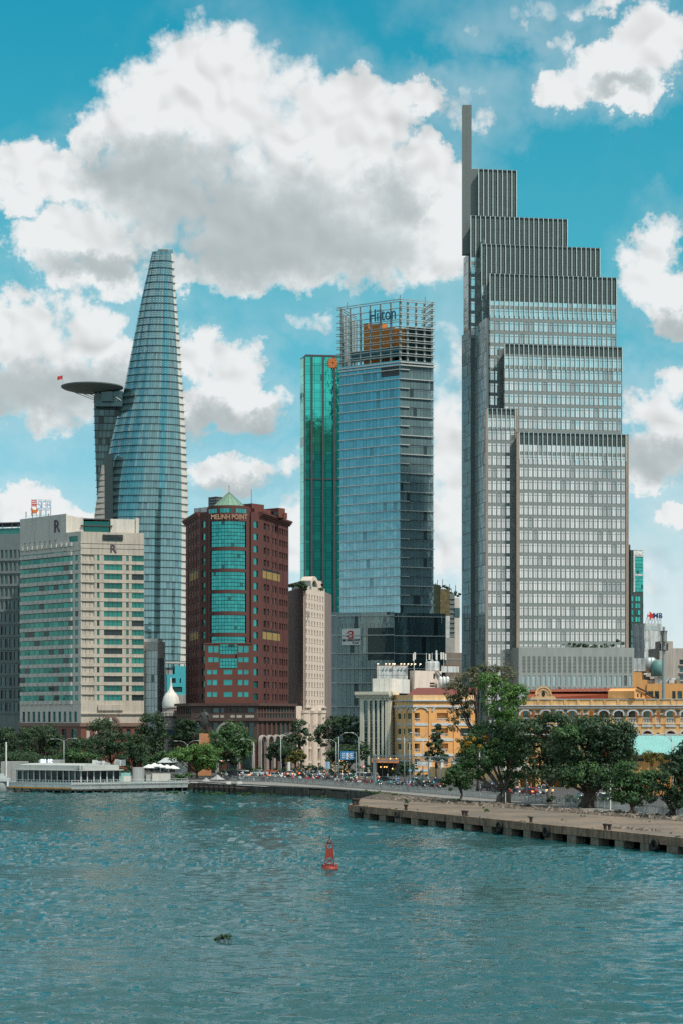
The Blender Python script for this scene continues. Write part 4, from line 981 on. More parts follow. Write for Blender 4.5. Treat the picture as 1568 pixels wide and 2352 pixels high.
    cn = root_cone = MB(); zc0, zc1 = Z(1164.5, yb), Z(1127, yb); nseg = 16
    for j in range(nseg):                                              # cone panels with raised seams
        b0, b1 = 2 * math.pi * j / nseg, 2 * math.pi * (j + 1) / nseg; rr = rad * .80; m = MB()
        m.add([(cx + rr * math.cos(b0), cy + rr * math.sin(b0), zc0), (cx + rr * math.cos(b1), cy + rr * math.sin(b1), zc0), (cx, cy, zc1)], [(0, 1, 2)]); m.build('cone_panel', 'cone_green', t)
        m = MB(); m.tube([(cx + rr * math.cos(b0), cy + rr * math.sin(b0), zc0), (cx, cy, zc1)], .07, 4); m.build('cone_seam', 'cone_seam', t)
    b = MB(); b.tube([(cx, cy, zc1 - .3), (cx, cy, zc1 + 1.4)], .06, 5); b.lathe((cx, cy, zc1 + 1.4), [(.05, 0), (.2, .12), (.05, .25)], 6); b.build('finial', 'steel_dark', t)
    # roof things
    rf = MB(); f2 = F.px(585, 556, 655, 566)
    f2.hexa(rf, 0, f2.L * .53, Z(1182, 556), Z(1167, 556), -10, 0); f2.hexa(rf, 0, f2.U(613), Z(1182, 556), Z(1155.5, 556), -8, -1); f2.hexa(rf, f2.U(640), f2.L, Z(1185, 560), Z(1163, 560), -8, 0); f2.hexa(rf, f2.U(650), f2.L + .6, Z(1187, 560), Z(1173, 560), -10, .3)
    rf.build('roof_house', 'brick_red_light', t)
    b = MB(); f2.hexa(b, f2.U(629), f2.U(640), Z(1181, 560), Z(1173, 560), -1, .1); b.build('roof_recess', 'dark_core', t)
    b = MB(); f3 = F.px(446, 560, 478, 556); f3.hexa(b, 0, f3.L, Z(1184, 558), Z(1166, 558), -8, 0); b.build('roof_shed', 'dirty_white', t)
    b = MB(); f3.hexa(b, f3.U(473) , f3.U(473) + 3.4, Z(1170, 558), Z(1143, 558), -4, -1); b.build('cooling_tower', 'steel_dark', t)
    for k in range(5): m = MB(); f3.hexa(m, f3.U(473) - .1, f3.U(473) + 3.5, Z(1168 - k * 6, 558), Z(1167 - k * 6, 558), -4.1, -.9); m.build('cooling_rail', 'steel', t)
    b = MB(); q = f2.P(f2.U(590), Z(1160, 558), -2); b.tube([q, (q[0], q[1], q[2] + 4.4)], .07, 5); b.build('antenna', 'steel_dark', t)
    # lower red block in front of the bay
    fb = F.px(471, 541, 578, 541); wb = MB(); w3 = Pieces(t, 'block_window', 'bay_glass')
    top = Z(1479, 541)
    for a, b_ in ((fb.U(471), fb.U(505)), (fb.U(545), fb.U(578))): fb.hexa(wb, a, b_, Z(1536, 541), top, -4, -.3)
    us = [(fb.U(x) - .62, fb.U(x) + .62) for x in (484, 497, 553, 566)]
    for a, b_, q in ((0, fb.U(505), us[:2]), (fb.U(545), fb.L, us[2:])): fb.grid(wb, w3, q, [(Z(1521, 541), Z(1510, 541)), (Z(1499, 541), Z(1484, 541))], edge=(a, b_, Z(1536, 541), top))
    us = [(fb.U(x) - .6, fb.U(x) + .6) for x in (481, 494)] + [(fb.U(524) - 1.15, fb.U(524) + 1.15)] + [(fb.U(x) - .6, fb.U(x) + .6) for x in (552, 566)]
    fb.grid(wb, w3, us, [(Z(1601, 541), Z(1590, 541)), (Z(1574, 541), Z(1562, 541)), (Z(1549, 541), Z(1539, 541))], edge=(0, fb.L, Z(1620, 541), Z(1536, 541)))
    g1, g2_ = fb.U(505), fb.U(545)
    for ya, yb_ in ((1478, 1486), (1486, 1494), (1494, 1503), (1512, 1520), (1520, 1528), (1528, 1535)):
        for j in range(6): fb.pane(w3, g1 + (g2_ - g1) * j / 6 + .04, g1 + (g2_ - g1) * (j + 1) / 6 - .04, Z(yb_, 541) + .06, Z(ya, 541) - .06, -.75, -.6, .004)
    fb.hexa(wb, g1, g2_, Z(1512, 541), Z(1503, 541), -1, -.5)
    fb.hexa(wb, 0, fb.L, Z(1620, 541), Z(1536, 541), -4, -.4); fb.hexa(wb, -.15, fb.L + .15, top - .1, top + .25, -4, .12)
    wb.build('front_block', 'brick_red_light', t); w3.flush()
    wall.build('wall', 'brick_red', t); win.flush(); win2.flush()
    # podium with arcade
    pl = F.px(406, 548, 440, 536); pm = F.px(440, 536, 591, 530); pr = F.px(591, 530, 678, 548); pd = MB(); w4 = Pieces(t, 'podium_window', 'slate_glass'); w5 = MB()
    z1, z2 = Z(1652, 533), Z(1620, 533)
    pl.grid(pd, w4, spans(.3, pl.L - .3, 8, .7), [(Z(1640, 540), Z(1625, 540))], edge=(0, pl.L, z1, z2)); pr.grid(pd, w4, spans(.3, pr.L - .3, 13, .7), [(Z(1636, 538), Z(1625, 538)), (Z(1649, 538), Z(1639, 538))], edge=(0, pr.L, z1, z2))
    pm.grid(pd, w4, [(pm.U(a), pm.U(b)) for a, b in ((465, 482), (489, 503), (507, 515), (530, 540), (546, 556), (568, 584))], [(Z(1637, 532), Z(1627, 532))], edge=(0, pm.L, z1, z2))
    for a, b in ((489, 503), (507, 515), (530, 540), (544, 556), (564, 584)): m = MB(); pm.hexa(m, pm.U(a), pm.U(b), Z(1649, 532), Z(1643, 532), -.1, .05); m.build('pale_panel', 'cream_wall', t)
    for f in (pl, pm, pr):
        f.hexa(pd, -.3, f.L + .3, z2 - .2, z2 + .5, -.5, .6); f.hexa(pd, -.3, f.L + .3, z1 - .5, z1 + .1, -.5, .5)
        k = max(3, round(f.L / 2.6)); f.grid(pd, w4, spans(.4, f.L - .4, k, .6), [(Z(1700, 535), z1 - 1)], t=.5, gd=.35, edge=(0, f.L, Z(1704, 535), z1 - .5))
        f.grid(w5, w4, spans(.4, f.L - .4, max(2, round(f.L / 5)), .7), [(GZ + .4, GZ + 5)], t=.5, gd=.35, edge=(0, f.L, GZ, Z(1704, 535)))
    pcore = MB(); pcore.prism([pl.P(0, 0, -.6)[:2], pl.P(pl.L, 0, -.6)[:2], pm.P(pm.L, 0, -.6)[:2], pr.P(pr.L, 0, -.6)[:2], (pr.B.x, pr.B.y + 14), (pl.A.x, pl.A.y + 14)], GZ, z2 + .2); pcore.build('podium_core', 'red_core', t)
    pd.build('podium', 'podium_brown', t); w5.build('podium_foot', 'brick_red_light', t); w4.flush()
    # white arches round the foot
    def arch(f, u, z0, r, w=.45, d=.9, zf=GZ):
        m = MB(); c = f.P(u, z0, .5)
        q = lambda r_, a, dd: (c[0] + f.u.x * r_ * math.cos(a) + f.n.x * dd, c[1] + f.u.y * r_ * math.cos(a) + f.n.y * dd, c[2] + r_ * math.sin(a))
        for i in range(12):
            b0, b1 = math.pi * i / 12, math.pi * (i + 1) / 12
            m.hexa([q(r - w, b0, d), q(r, b0, d), q(r, b0, 0), q(r - w, b0, 0)], [q(r - w, b1, d), q(r, b1, d), q(r, b1, 0), q(r - w, b1, 0)])
        for s_ in (-1, 1):
            lo, hi = sorted((s_ * (r - w), s_ * r)); f.hexa(m, u + lo, u + hi, zf, z0, .5, .5 + d)
        m.build('arch', 'arch_stone', t)
    arch(pm, pm.U(527), Z(1688, 531), 3.4, .6)
    arch(pm, pm.U(569), Z(1714, 531), 2.3, .5)
    for x in (597.5, 614, 629, 643, 657): arch(pr, pr.U(x), Z(1703, 533), (pr.U(x + 7.4) - pr.U(x - 7.4)) / 2, .4)
    text('MELINH POINT', 1.85, (cx + .4, cy - rad - .12, Z(1190.5, yb)), (R(90), 0, 0), 'gold_letter', t, sx=.80, bold=.02)
    b = MB(); b.box(cx + 5.2, cx + 7.4, cy - rad + .2, cy - rad + .3, GZ + 2.2, GZ + 3.4); b.build('shop_sign', 'sign_blue', t)
mat('red_core', (.05, .02, .016), .8); mat('cone_seam', (.10, .17, .13), .5); mat('podium_brown', (.095, .058, .048), .7, var=.12, scale=.4, streak=.2); mat('arch_stone', (.36, .33, .30), .8, var=.1)
red_tower()

# ------------------------------------------------------------------ pale narrow tower beside it
mat('pink_cream', (.64, .54, .46), .8, var=.05, scale=.3, streak=.08); mat('party_wall_shaded', (.24, .195, .18), .9, var=.12, scale=.3, streak=.25)  # the left face's shade is put into the darker party wall colour
glass('small_window', (.08, .085, .08), .4, .1, .3, .1)
def pale_tower():
    t = root('pale_tower', 'narrow pale pink tower with rows of small windows and a planted roof', 'tower', (X(705, 595), 595, GZ))
    fl = F.px(655, 604, 700, 584); f = F.px(700, 584, 746, 602); w = MB(); win = Pieces(t, 'window', 'small_window')
    zt = Z(1344, 584); n = 13; zr = rows(Z(1622, 584), Z(1358, 584), n, .45, .28)
    us = spans(.5, f.L - .3, 7, .36); f.grid(w, win, us, zr, t=.4, gd=.22, edge=(0, f.L, GZ, zt))
    for z0, z1 in zr:
        for a, b in us: f.hexa(w, a - .2, b + .2, z0 - .18, z0, 0, .12)
    f.hexa(w, 0, f.L, Z(1626, 584), Z(1622, 584), 0, .5); w.build('front_wall', 'pink_cream', t); win.flush()
    p = MB(); fl.hexa(p, 0, fl.L, GZ, Z(1350, 584), -.4, 0); p.build('party_wall_shaded', 'party_wall_shaded', t)
    c = MB(); c.prism([fl.P(.1, 0, -.5)[:2], f.P(.2, 0, -.5)[:2], f.P(f.L - .1, 0, -.5)[:2], (fl.A.x + 14, fl.A.y + 16)], GZ, zt - .6); c.build('core', 'party_wall_shaded', t)
    a = MB(); c0 = f.P(f.U(723), Z(1355, 590), -.3)                         # roof arch with green fanlight
    q = lambda r_, an, d: (c0[0] + f.u.x * r_ * math.cos(an) + f.n.x * d, c0[1] + f.u.y * r_ * math.cos(an) + f.n.y * d, c0[2] + r_ * math.sin(an))
    for i in range(12):
        b0, b1 = math.pi * i / 12, math.pi * (i + 1) / 12; a.hexa([q(3.0, b0, .3), q(4.2, b0, .3), q(4.2, b0, -3), q(3.0, b0, -3)], [q(3.0, b1, .3), q(4.2, b1, .3), q(4.2, b1, -3), q(3.0, b1, -3)])
    f.hexa(a, f.U(731), f.U(741), Z(1352, 595), Z(1333, 595), -3, -.3); a.build('roof_arch', 'pink_cream', t)
    v = [q(3.0, math.pi * i / 12, -.4) for i in range(13)]; m = MB(); m.add(v, [tuple(range(13))]); m.build('fanlight', 'green_glass', t)
    m = MB(); fl.hexa(m, fl.U(666), fl.U(692), Z(1352, 590), Z(1335, 590), -3, -.6); m.build('roof_tank', 'dark_louver', t)
    # lower storeys with round corner turrets
    lo = MB(); fb = F.px(678, 580, 742, 594)
    fb.hexa(lo, 0, fb.L, GZ, Z(1622, 584), -8, -.5)
    for x in (701, 722, 741): q2 = fb.P(min(fb.U(x), fb.L - .5), 0, -.2); lo.lathe((q2[0], q2[1], 0), [(1.25, GZ), (1.25, Z(1640, 584)), (1.45, Z(1638, 584)), (1.45, Z(1632, 584))], 12)
    lo.build('lower_front', 'pink_cream', t)
    for i in range(3):
        for x in (691, 711, 731): m = MB(); fb.hexa(m, fb.U(x) - .9, fb.U(x) + .9, GZ + 2 + i * 4.2, GZ + 4.6 + i * 4.2, -.6, -.44); m.build('lower_window', 'slate_glass', t); m = MB(); fb.hexa(m, fb.U(x) - 1.1, fb.U(x) + 1.1, GZ + 1.4 + i * 4.2, GZ + 2 + i * 4.2, -.6, .2); m.build('balcony', 'pink_cream', t)
    return t
pale_tower()

# ------------------------------------------------------------------ small buildings between the towers
glass('grey_glass', (.36, .46, .46), .4, .15, .15, .05)
def glass_annex():
    t = root('glass_annex', 'slim grey glass building with a white roof box beside the cream hotel', 'building', (X(350, 570), 570, GZ))
    f = F.px(326, 567, 362, 566.6); f2 = F.px(362, 566.6, 379, 573); win = Pieces(t, 'pane', 'grey_glass'); c = MB()
    for ff_, nc in ((f, 5), (f2, 3)):
        w = ff_.L / nc; nr = 15; z0, z1 = GZ, Z(1495, 566); h = (z1 - z0) / nr
        for r in range(nr):
            for k in range(nc): ff_.pane(win, k * w + .06, (k + 1) * w - .06, z0 + r * h + .08, z0 + (r + 1) * h - .08, -.2, -.1, .003)
    c.prism([f.P(.1, 0, -.25)[:2], f.P(f.L, 0, -.25)[:2], f2.P(f2.L, 0, -.25)[:2], (f2.B.x - 1, f2.B.y + 12), (f.A.x + 1, f.A.y + 12)], GZ, Z(1495, 566)); c.build('core', 'steel', t); win.flush()
    b = MB(); f.hexa(b, 0, f.L, Z(1495, 566), Z(1467, 566), -8, 0); f2.hexa(b, .02, f2.L, Z(1512, 566), Z(1473, 566), -6, .05); b.build('roof_box', 'white_paint', t)
    for k in range(8): m = MB(); f.hexa(m, 0, f.L, Z(1494 - k * 2.7, 566), Z(1493.2 - k * 2.7, 566), 0, .1); m.build('louvre', 'grey_paint', t)
glass_annex()
mat('turquoise', (.05, .42, .50), .7, var=.06)
def blue_house():
    t = root('turquoise_building', 'bright turquoise low building squeezed beside the red tower', 'building', (X(405, 640), 640, GZ))
    f = F.px(384, 640, 432, 642); w = MB(); win = Pieces(t, 'window', 'slate_glass')
    f.grid(w, win, [(f.U(395), f.U(404)), (f.U(413), f.U(416))], [(Z(1569, 640), Z(1558, 640))], edge=(0, f.L, Z(1574, 640), Z(1549, 640)))
    f.grid(w, win, [(f.U(395), f.U(419))], [(Z(1590, 640), Z(1578, 640))], edge=(0, f.L, Z(1596, 640), Z(1574, 640)))
    f.hexa(w, f.U(402), f.L, Z(1549, 640), Z(1530, 640), -6, 0); f.hexa(w, 0, f.L, GZ, Z(1549, 640), -8, -.5); w.build('wall', 'turquoise', t); win.flush()
    b = MB(); f.hexa(b, 0, f.L, GZ, Z(1596, 640), -7, .3); f.hexa(b, 0, f.U(401), Z(1549, 640), Z(1535, 640), -5, -1); b.build('lower_storeys', 'grey_paint', t)
    b = MB(); f.hexa(b, -.3, f.L, Z(1524, 640), Z(1520, 640), -6, .3); b.build('roof_awning', 'white_metal', t)
    for k in range(4): m = MB(); f.hexa(m, .5 + k * 1.8, .7 + k * 1.8, Z(1549, 640), Z(1523, 640), -1, -.8); m.build('awning_post', 'steel_dark', t)
blue_house()
def dome_tower():
    Y = 556; cx = X(393, Y)
    t = root('domed_corner_turret', 'white onion dome with a spire on a pale corner turret among trees', 'dome', (cx, Y, GZ))
    mx_ = S / Y; m = MB()
    def z(y): return Z(y, Y)
    m.lathe((cx, Y, 0), [(19.5 / mx_, z(1628)), (20.5 / mx_, z(1622)), (20 / mx_, z(1612)), (17.5 / mx_, z(1602)), (13 / mx_, z(1594)), (8.5 / mx_, z(1590)), (8 / mx_, z(1588)), (4.5 / mx_, z(1583)), (3 / mx_, z(1575)), (1.6 / mx_, z(1566)), (.4 / mx_, z(1556))], 28); m.build('dome', 'white_paint', t, smooth=True)
    m = MB(); m.lathe((cx, Y, 0), [(17 / mx_, GZ), (17 / mx_, z(1672)), (18.5 / mx_, z(1670)), (18.5 / mx_, z(1667)), (16 / mx_, z(1664)), (16 / mx_, z(1650)), (22.5 / mx_, z(1645)), (22.5 / mx_, z(1637)), (20 / mx_, z(1635)), (20 / mx_, z(1629)), (21.5 / mx_, z(1627))], 20); m.build('turret', 'turret_stone', t)
    for k in range(14):
        a = 2 * math.pi * k / 14; m = MB(); r = 21.8 / mx_; m.lathe((cx + r * math.cos(a), Y + r * math.sin(a), z(1645)), [(.16, 0), (.1, .5), (.16, 1.0)], 6); m.build('baluster', 'white_paint', t)
    for k in range(6):
        a = math.radians(200 + 28 * k); r = 17.2 / mx_; m = MB(); x_, y_ = cx + r * math.cos(a), Y + r * math.sin(a); m.box(x_ - .55, x_ + .55, y_ - .1, y_ + .3, z(1695), z(1676)); m.build('turret_window', 'slate_glass', t)
    m = MB(); m.box(cx + 1.2, cx + 4.2, Y - 2.4, Y + 2, z(1640), z(1632)); m.build('tiled_roof_edge', 'tile_red', t)
mat('turret_stone', (.30, .27, .25), .85, var=.12, streak=.2); mat('tile_red', (.24, .06, .03), .8, var=.2, scale=1.0)
dome_tower()

# ------------------------------------------------------------------ overgrown brown building behind the hotel podium
mat('taupe', (.215, .185, .155), .85, var=.1, scale=.3, streak=.25); mat('ivy_wall', (.030, .045, .026), .95, var=.5, scale=.5, bump=.8, bscale=1.2)
def brown_building():
    Y = 720
    t = root('brown_building', 'blank taupe building with an overgrown stepped top between the towers', 'building', (X(1030, Y), Y, GZ))
    f = F.px(985, Y, 1064, Y + 4); m = MB(); f.hexa(m, 0, f.L, GZ, Z(1499, Y), -20, 0); m.build('lower_block', 'taupe', t)
    m = MB(); f.hexa(m, 0, f.U(1044), Z(1499, Y), Z(1464, Y), -18, -.5); m.build('grey_storey', 'grey_paint', t)
    for (a, b, y0, y1, mm, nm) in ((985, 1013, 1466, 1343, 'ivy_wall', 'ivy_face'), (1012, 1034, 1466, 1414, 'dirty_white', 'pale_panel'), (1012, 1034, 1414, 1352, 'ivy_gold', 'ivy_face'), (1034, 1046, 1470, 1362, 'dark_louver', 'steel_stair'), (1045, 1057, 1500, 1372, 'cream_pale', 'pale_side')):
        q = MB(); f.hexa(q, f.U(a), f.U(b), Z(y0, Y), Z(y1, Y), -12, -1.0 - .15 * (a % 4)); q.build(nm, mm, t)
    for y in (1514, 1561, 1602): q = MB(); f.hexa(q, 0, f.L, Z(y + 1, Y), Z(y - 1, Y), 0, .1); q.build('ledge', 'grey_paint', t)
    q = MB(); f.hexa(q, f.U(1029), f.U(1036), Z(1588, Y), Z(1571, Y), -.1, .04); q.build('window', 'slate_glass', t)
    for k in range(9): q = MB(); f.hexa(q, f.U(1034), f.U(1046), Z(1462 - k * 11, Y), Z(1461 - k * 11, Y), -1.2, -.9); q.build('stair_flight', 'steel', t)
    q = MB(); f.hexa(q, f.U(1045), f.U(1057), Z(1416, Y), Z(1395, Y), -1.3, -.95); q.build('stair_window', 'slate_glass', t)
    for x in (1006, 1010, 1022, 1038, 1042, 1052):
        q = MB(); p = f.P(f.U(x), Z(1350 + (12 if x > 1030 else 0), Y), -3); q.tube([p, (p[0], p[1], p[2] + random.uniform(2, 4))], .12, 5); q.build('antenna', 'steel_dark', t)
mat('ivy_gold', (.13, .11, .055), .95, var=.4, scale=.8, bump=.6, bscale=1.0)
brown_building()
# ------------------------------------------------------------------ cream column building and yellow wing
mat('bone_wall', (.66, .62, .50), .8, var=.08, streak=.2); mat('yellow_wall', (.82, .53, .26), .85, var=.16, scale=.5, streak=.25); mat('yellow_deep', (.74, .37, .13), .85, var=.12, scale=.4, streak=.12)
mat('pale_blue_trim', (.52, .56, .58), .8, var=.08, streak=.15); mat('roof_tile_red', (.17, .050, .038), .85, var=.25, scale=1.0); mat('rust_roof', (.26, .055, .022), .8, var=.2, scale=.7, streak=.2)
glass('teal_shutter', (.05, .13, .125), .3, .2, .2, .1); mat('shade_dark', (.02, .018, .016), .8); mat('balustrade', (.60, .58, .53), .8, var=.08)
def stone_arch(mb, f, u, z0, r, w, d0, d1, flat=1.0, n=10, mi=0):
    c = f.P(u, z0, 0)
    q = lambda r_, a, dd: (c[0] + f.u.x * r_ * math.cos(a) + f.n.x * dd, c[1] + f.u.y * r_ * math.cos(a) + f.n.y * dd, c[2] + r_ * flat * math.sin(a))
    for i in range(n):
        a0, a1 = math.pi * i / n, math.pi * (i + 1) / n
        mb.hexa([q(r - w, a0, d1), q(r, a0, d1), q(r, a0, d0), q(r - w, a0, d0)], [q(r - w, a1, d1), q(r, a1, d1), q(r, a1, d0), q(r - w, a1, d0)], mi)
def arch_wall(mb, f, u, w, z_spring, ztop, r, t=.5, n=10, flat=1.0):
    """wall bay of width w with a round headed opening cut out above the springing line"""
    for i in range(n):
        a0, a1 = math.pi - math.pi * i / n, math.pi - math.pi * (i + 1) / n
        x0, x1 = u + r * math.cos(a0), u + r * math.cos(a1); za, zb = z_spring + r * flat * math.sin(a0), z_spring + r * flat * math.sin(a1)
        mb.hexa([f.P(x0, za, 0), f.P(x1, zb, 0), f.P(x1, zb, -t), f.P(x0, za, -t)], [f.P(x0, ztop, 0), f.P(x1, ztop, 0), f.P(x1, ztop, -t), f.P(x0, ztop, -t)])
    if w / 2 > r: f.hexa(mb, u - w / 2, u - r, z_spring, ztop, -t, 0); f.hexa(mb, u + r, u + w / 2, z_spring, ztop, -t, 0)
def column_building():
    Y = 520.0
    t = root('cream_column_building', 'cream building with tall narrow round headed window strips between ribs', 'building', (X(860, 528), 528, GZ))
    f = F.px(825, 522.5, 893, 519); s = F.px(893, 519, 906, 523); w = MB(); g_ = MB(); pc = Pieces(t, 'window_strip', 'slate_glass'); zt = Z(1603, 520)
    c = MB(); c.prism([f.P(.1, 0, -.6)[:2], f.P(f.L, 0, -.6)[:2], s.P(s.L, 0, -.5)[:2], (X(906, 540), 540), (f.A.x + 1, f.A.y + 14)], GZ, Z(1600, 520)); c.build('core', 'bone_wall', t)
    us = [f.U(x) for x in (838, 852.5, 862.5, 876, 884)]; us = [f.U(839), f.U(853), f.U(862), f.U(874), f.U(882), f.U(890)]
    hw = .62; zs = Z(1614, 520)
    edges = [0] + [v for u in us for v in (u - hw, u + hw)] + [f.L]
    for i in range(0, len(edges), 2): f.hexa(w, edges[i], edges[i + 1], GZ, zs, -.5, 0)
    for u in us:
        f.pane(pc, u - hw, u + hw, GZ, zs + hw, -.5, -.40)
        arch_wall(w, f, u, 2 * hw, zs, zt, hw, .5, 6)
        for k in range(12): zz = GZ + 1.5 + k * 1.55; f.hexa(g_, u - hw, u + hw, zz, zz + .14, -.42, -.30)
    for i in range(0, len(edges) - 1, 2): f.hexa(w, edges[i], edges[i + 1], zs, zt, -.5, 0)
    for i in range(2, len(edges) - 2, 2): m = (edges[i] + edges[i + 1]) / 2; f.hexa(w, m - .28, m + .28, GZ, zs + .4, 0, .18)
    s.hexa(w, 0, s.L, GZ, zt, -.5, 0); g_.build('glazing_bars', 'steel', t); pc.flush()
    for a, b, d in ((1603, 1599, .4), (1599, 1596, .7), (1596, 1589, 1.1)): f.hexa(w, -1.0, f.L + .3, Z(a, 520), Z(b, 520), -1, d); s.hexa(w, -.4, s.L + .2, Z(a, 520), Z(b, 520), -1, d)
    w.build('ribbed_wall', 'bone_wall', t)
    # set back roof storey
    r = MB(); rw = Pieces(t, 'roof_window', 'slate_glass'); f2 = F.px(854, 536, 896, 533)
    f2.grid(r, rw, [(f2.U(x), f2.U(x + 4.5)) for x in (858, 866, 874.5, 883, 891)], [(Z(1583, 535), Z(1572, 535))], edge=(0, f2.L, Z(1592, 535), Z(1559, 535))); f2.hexa(r, 0, f2.L, Z(1592, 535), Z(1560, 535), -6, -.5)
    f3 = F.px(896, 533, 940, 548); f3.hexa(r, 0, f3.L, Z(1592, 535), Z(1559, 535), -5, 0); r.build('roof_storey', 'white_paint', t); rw.flush()
column_building()
def white_block():
    Y = 556
    t = root('white_roof_block', 'plain white stair block with steel tanks and stairs behind the yellow wing', 'building', (X(960, Y), Y, GZ))
    f = F.px(940, 550, 951, 547); f2 = F.px(951, 547, 1013, 556); m = MB()
    m.prism([f.P(0, 0)[:2], f.P(f.L, 0)[:2], f2.P(f2.L, 0)[:2], (f2.B.x - 2, f2.B.y + 12), (f.A.x + 1, f.A.y + 12)], GZ, Z(1541, 550)); m.build('block', 'block_white', t)
    for a, b, y0, y1 in ((994, 998, 1559, 1547), (1009, 1012, 1559, 1548), (986, 997, 1572, 1568), (986, 997, 1578, 1574)): q = MB(); f2.hexa(q, f2.U(a), f2.U(b), Z(y0, 552), Z(y1, 552), -.2, .04); q.build('opening', 'rust_dark', t)
    for x in (1000, 1008, 1016): q = MB(); p = f2.P(f2.U(x), Z(1583, 552), 1.6); q.lathe((p[0], p[1], p[2]), [(.55, 0), (.55, 3.2), (.1, 3.6)], 12); q.build('steel_tank', 'white_metal', t, smooth=True)
    q = MB(); n = 9
    for i in range(n): a = f2.U(998 + 14 * i / n); q2 = Z(1541 + 20 * i / n, 552); f2.hexa(q, a, a + .35, q2 - .1, q2, .1, .9)
    q.tube([f2.P(f2.U(998), Z(1541, 552), .9), f2.P(f2.U(1012), Z(1561, 552), .9)], .08, 4); q.build('outside_stair', 'steel_dark', t)
mat('block_white', (.68, .58, .50), .8, var=.06, streak=.12)
white_block()
def billboard(name, label, cells, Y, x0, x1, y0, y1, extra=()):
    t = root(name, label, 'billboard', (X((x0 + x1) / 2, Y), Y, Z(y1, Y)))
    f = F.px(x0, Y, x1, Y + 1.5); nx, ny = cells
    for i in range(nx):
        for j in range(ny): b = MB(); f.hexa(b, f.L * i / nx + .05, f.L * (i + 1) / nx - .05, Z(y1 - (y1 - y0) * j / ny, Y) + .04, Z(y1 - (y1 - y0) * (j + 1) / ny, Y) - .04, -.1, 0); b.build('panel', 'dirty_white', t)
    fm = MB()
    for i in range(nx + 1): fm.tube([f.P(f.L * i / nx, Z(y1 + 8, Y), -.15), f.P(f.L * i / nx, Z(y0 - 2, Y), -.15)], .1, 5); fm.tube([f.P(f.L * i / nx, Z(y1 + 8, Y), -2.5), f.P(f.L * i / nx, Z(y0 + 5, Y), -.2)], .07, 4)
    fm.tube([f.P(0, Z(y0 - 1, Y), 0), f.P(f.L, Z(y0 - 1, Y), 0)], .1, 5); fm.build('frame', 'rust', t)
    for x in extra: b = MB(); p = f.P(f.U(x), Z(y0 - 4, Y), 1.0); b.tube([f.P(f.U(x), Z(y0, Y), 0), p], .05, 4); b.box(p[0] - .22, p[0] + .22, p[1] - .2, p[1] + .2, p[2] - .16, p[2] + .1); b.build('flood_lamp', 'lamp_lit', t)
mat('lamp_lit', (.9, .85, .7), .5, emit=(1.0, .80, .5), es=1.0); mat('lamp_warm', (.8, .5, .2), .5, emit=(1.0, .50, .15), es=1.5)
billboard('weathered_billboard', 'weathered white billboard seen from behind on the cream building roof', (2, 4), 562, 864, 936, 1529, 1574, (866, 884, 892, 900, 904, 919, 926, 935))
billboard('small_roof_billboard', 'narrow white billboard with red frame on the roof behind the tank', (3, 1), 568, 1012, 1053, 1530, 1545, (942, 950, 962))
def mast_group():
    Y = 562; t = root('phone_mast', 'white steel phone mast with panel antennas on a roof tank', 'mast', (X(992, Y), Y, Z(1541, Y))); m = MB(); m.lathe((X(992, Y), Y, Z(1541, Y)), [(2.0, 0), (2.0, 2.3), (1.7, 2.6)], 16); m.build('tank', 'dirty_white', t)
    for x in (950, 978, 991, 1003, 1018): b = MB(); zb = Z(1541, Y); b.tube([(X(x, Y), Y, zb), (X(x, Y), Y, Z(1500, Y))], .1, 5); b.build('pole', 'white_metal', t)
    for x, y, h in ((952, 1507, 2.0), (949, 1510, 2.0), (985, 1509, 1.7), (1001, 1505, 2.6), (1012, 1507, 2.0), (1017, 1507, 1.9), (1022, 1509, 1.8)): b = MB(); b.box(X(x, Y) - .22, X(x, Y) + .22, Y - .5, Y - .3, Z(y, Y) - h / 2, Z(y, Y) + h / 2); b.build('panel_antenna', 'white_paint', t)
    for a, b_ in ((978, 991), (991, 978), (991, 1003), (1003, 991)): b = MB(); b.tube([(X(a, Y), Y, Z(1532, Y)), (X(b_, Y), Y, Z(1514, Y))], .09, 4); b.build('brace', 'white_metal', t)
mast_group()

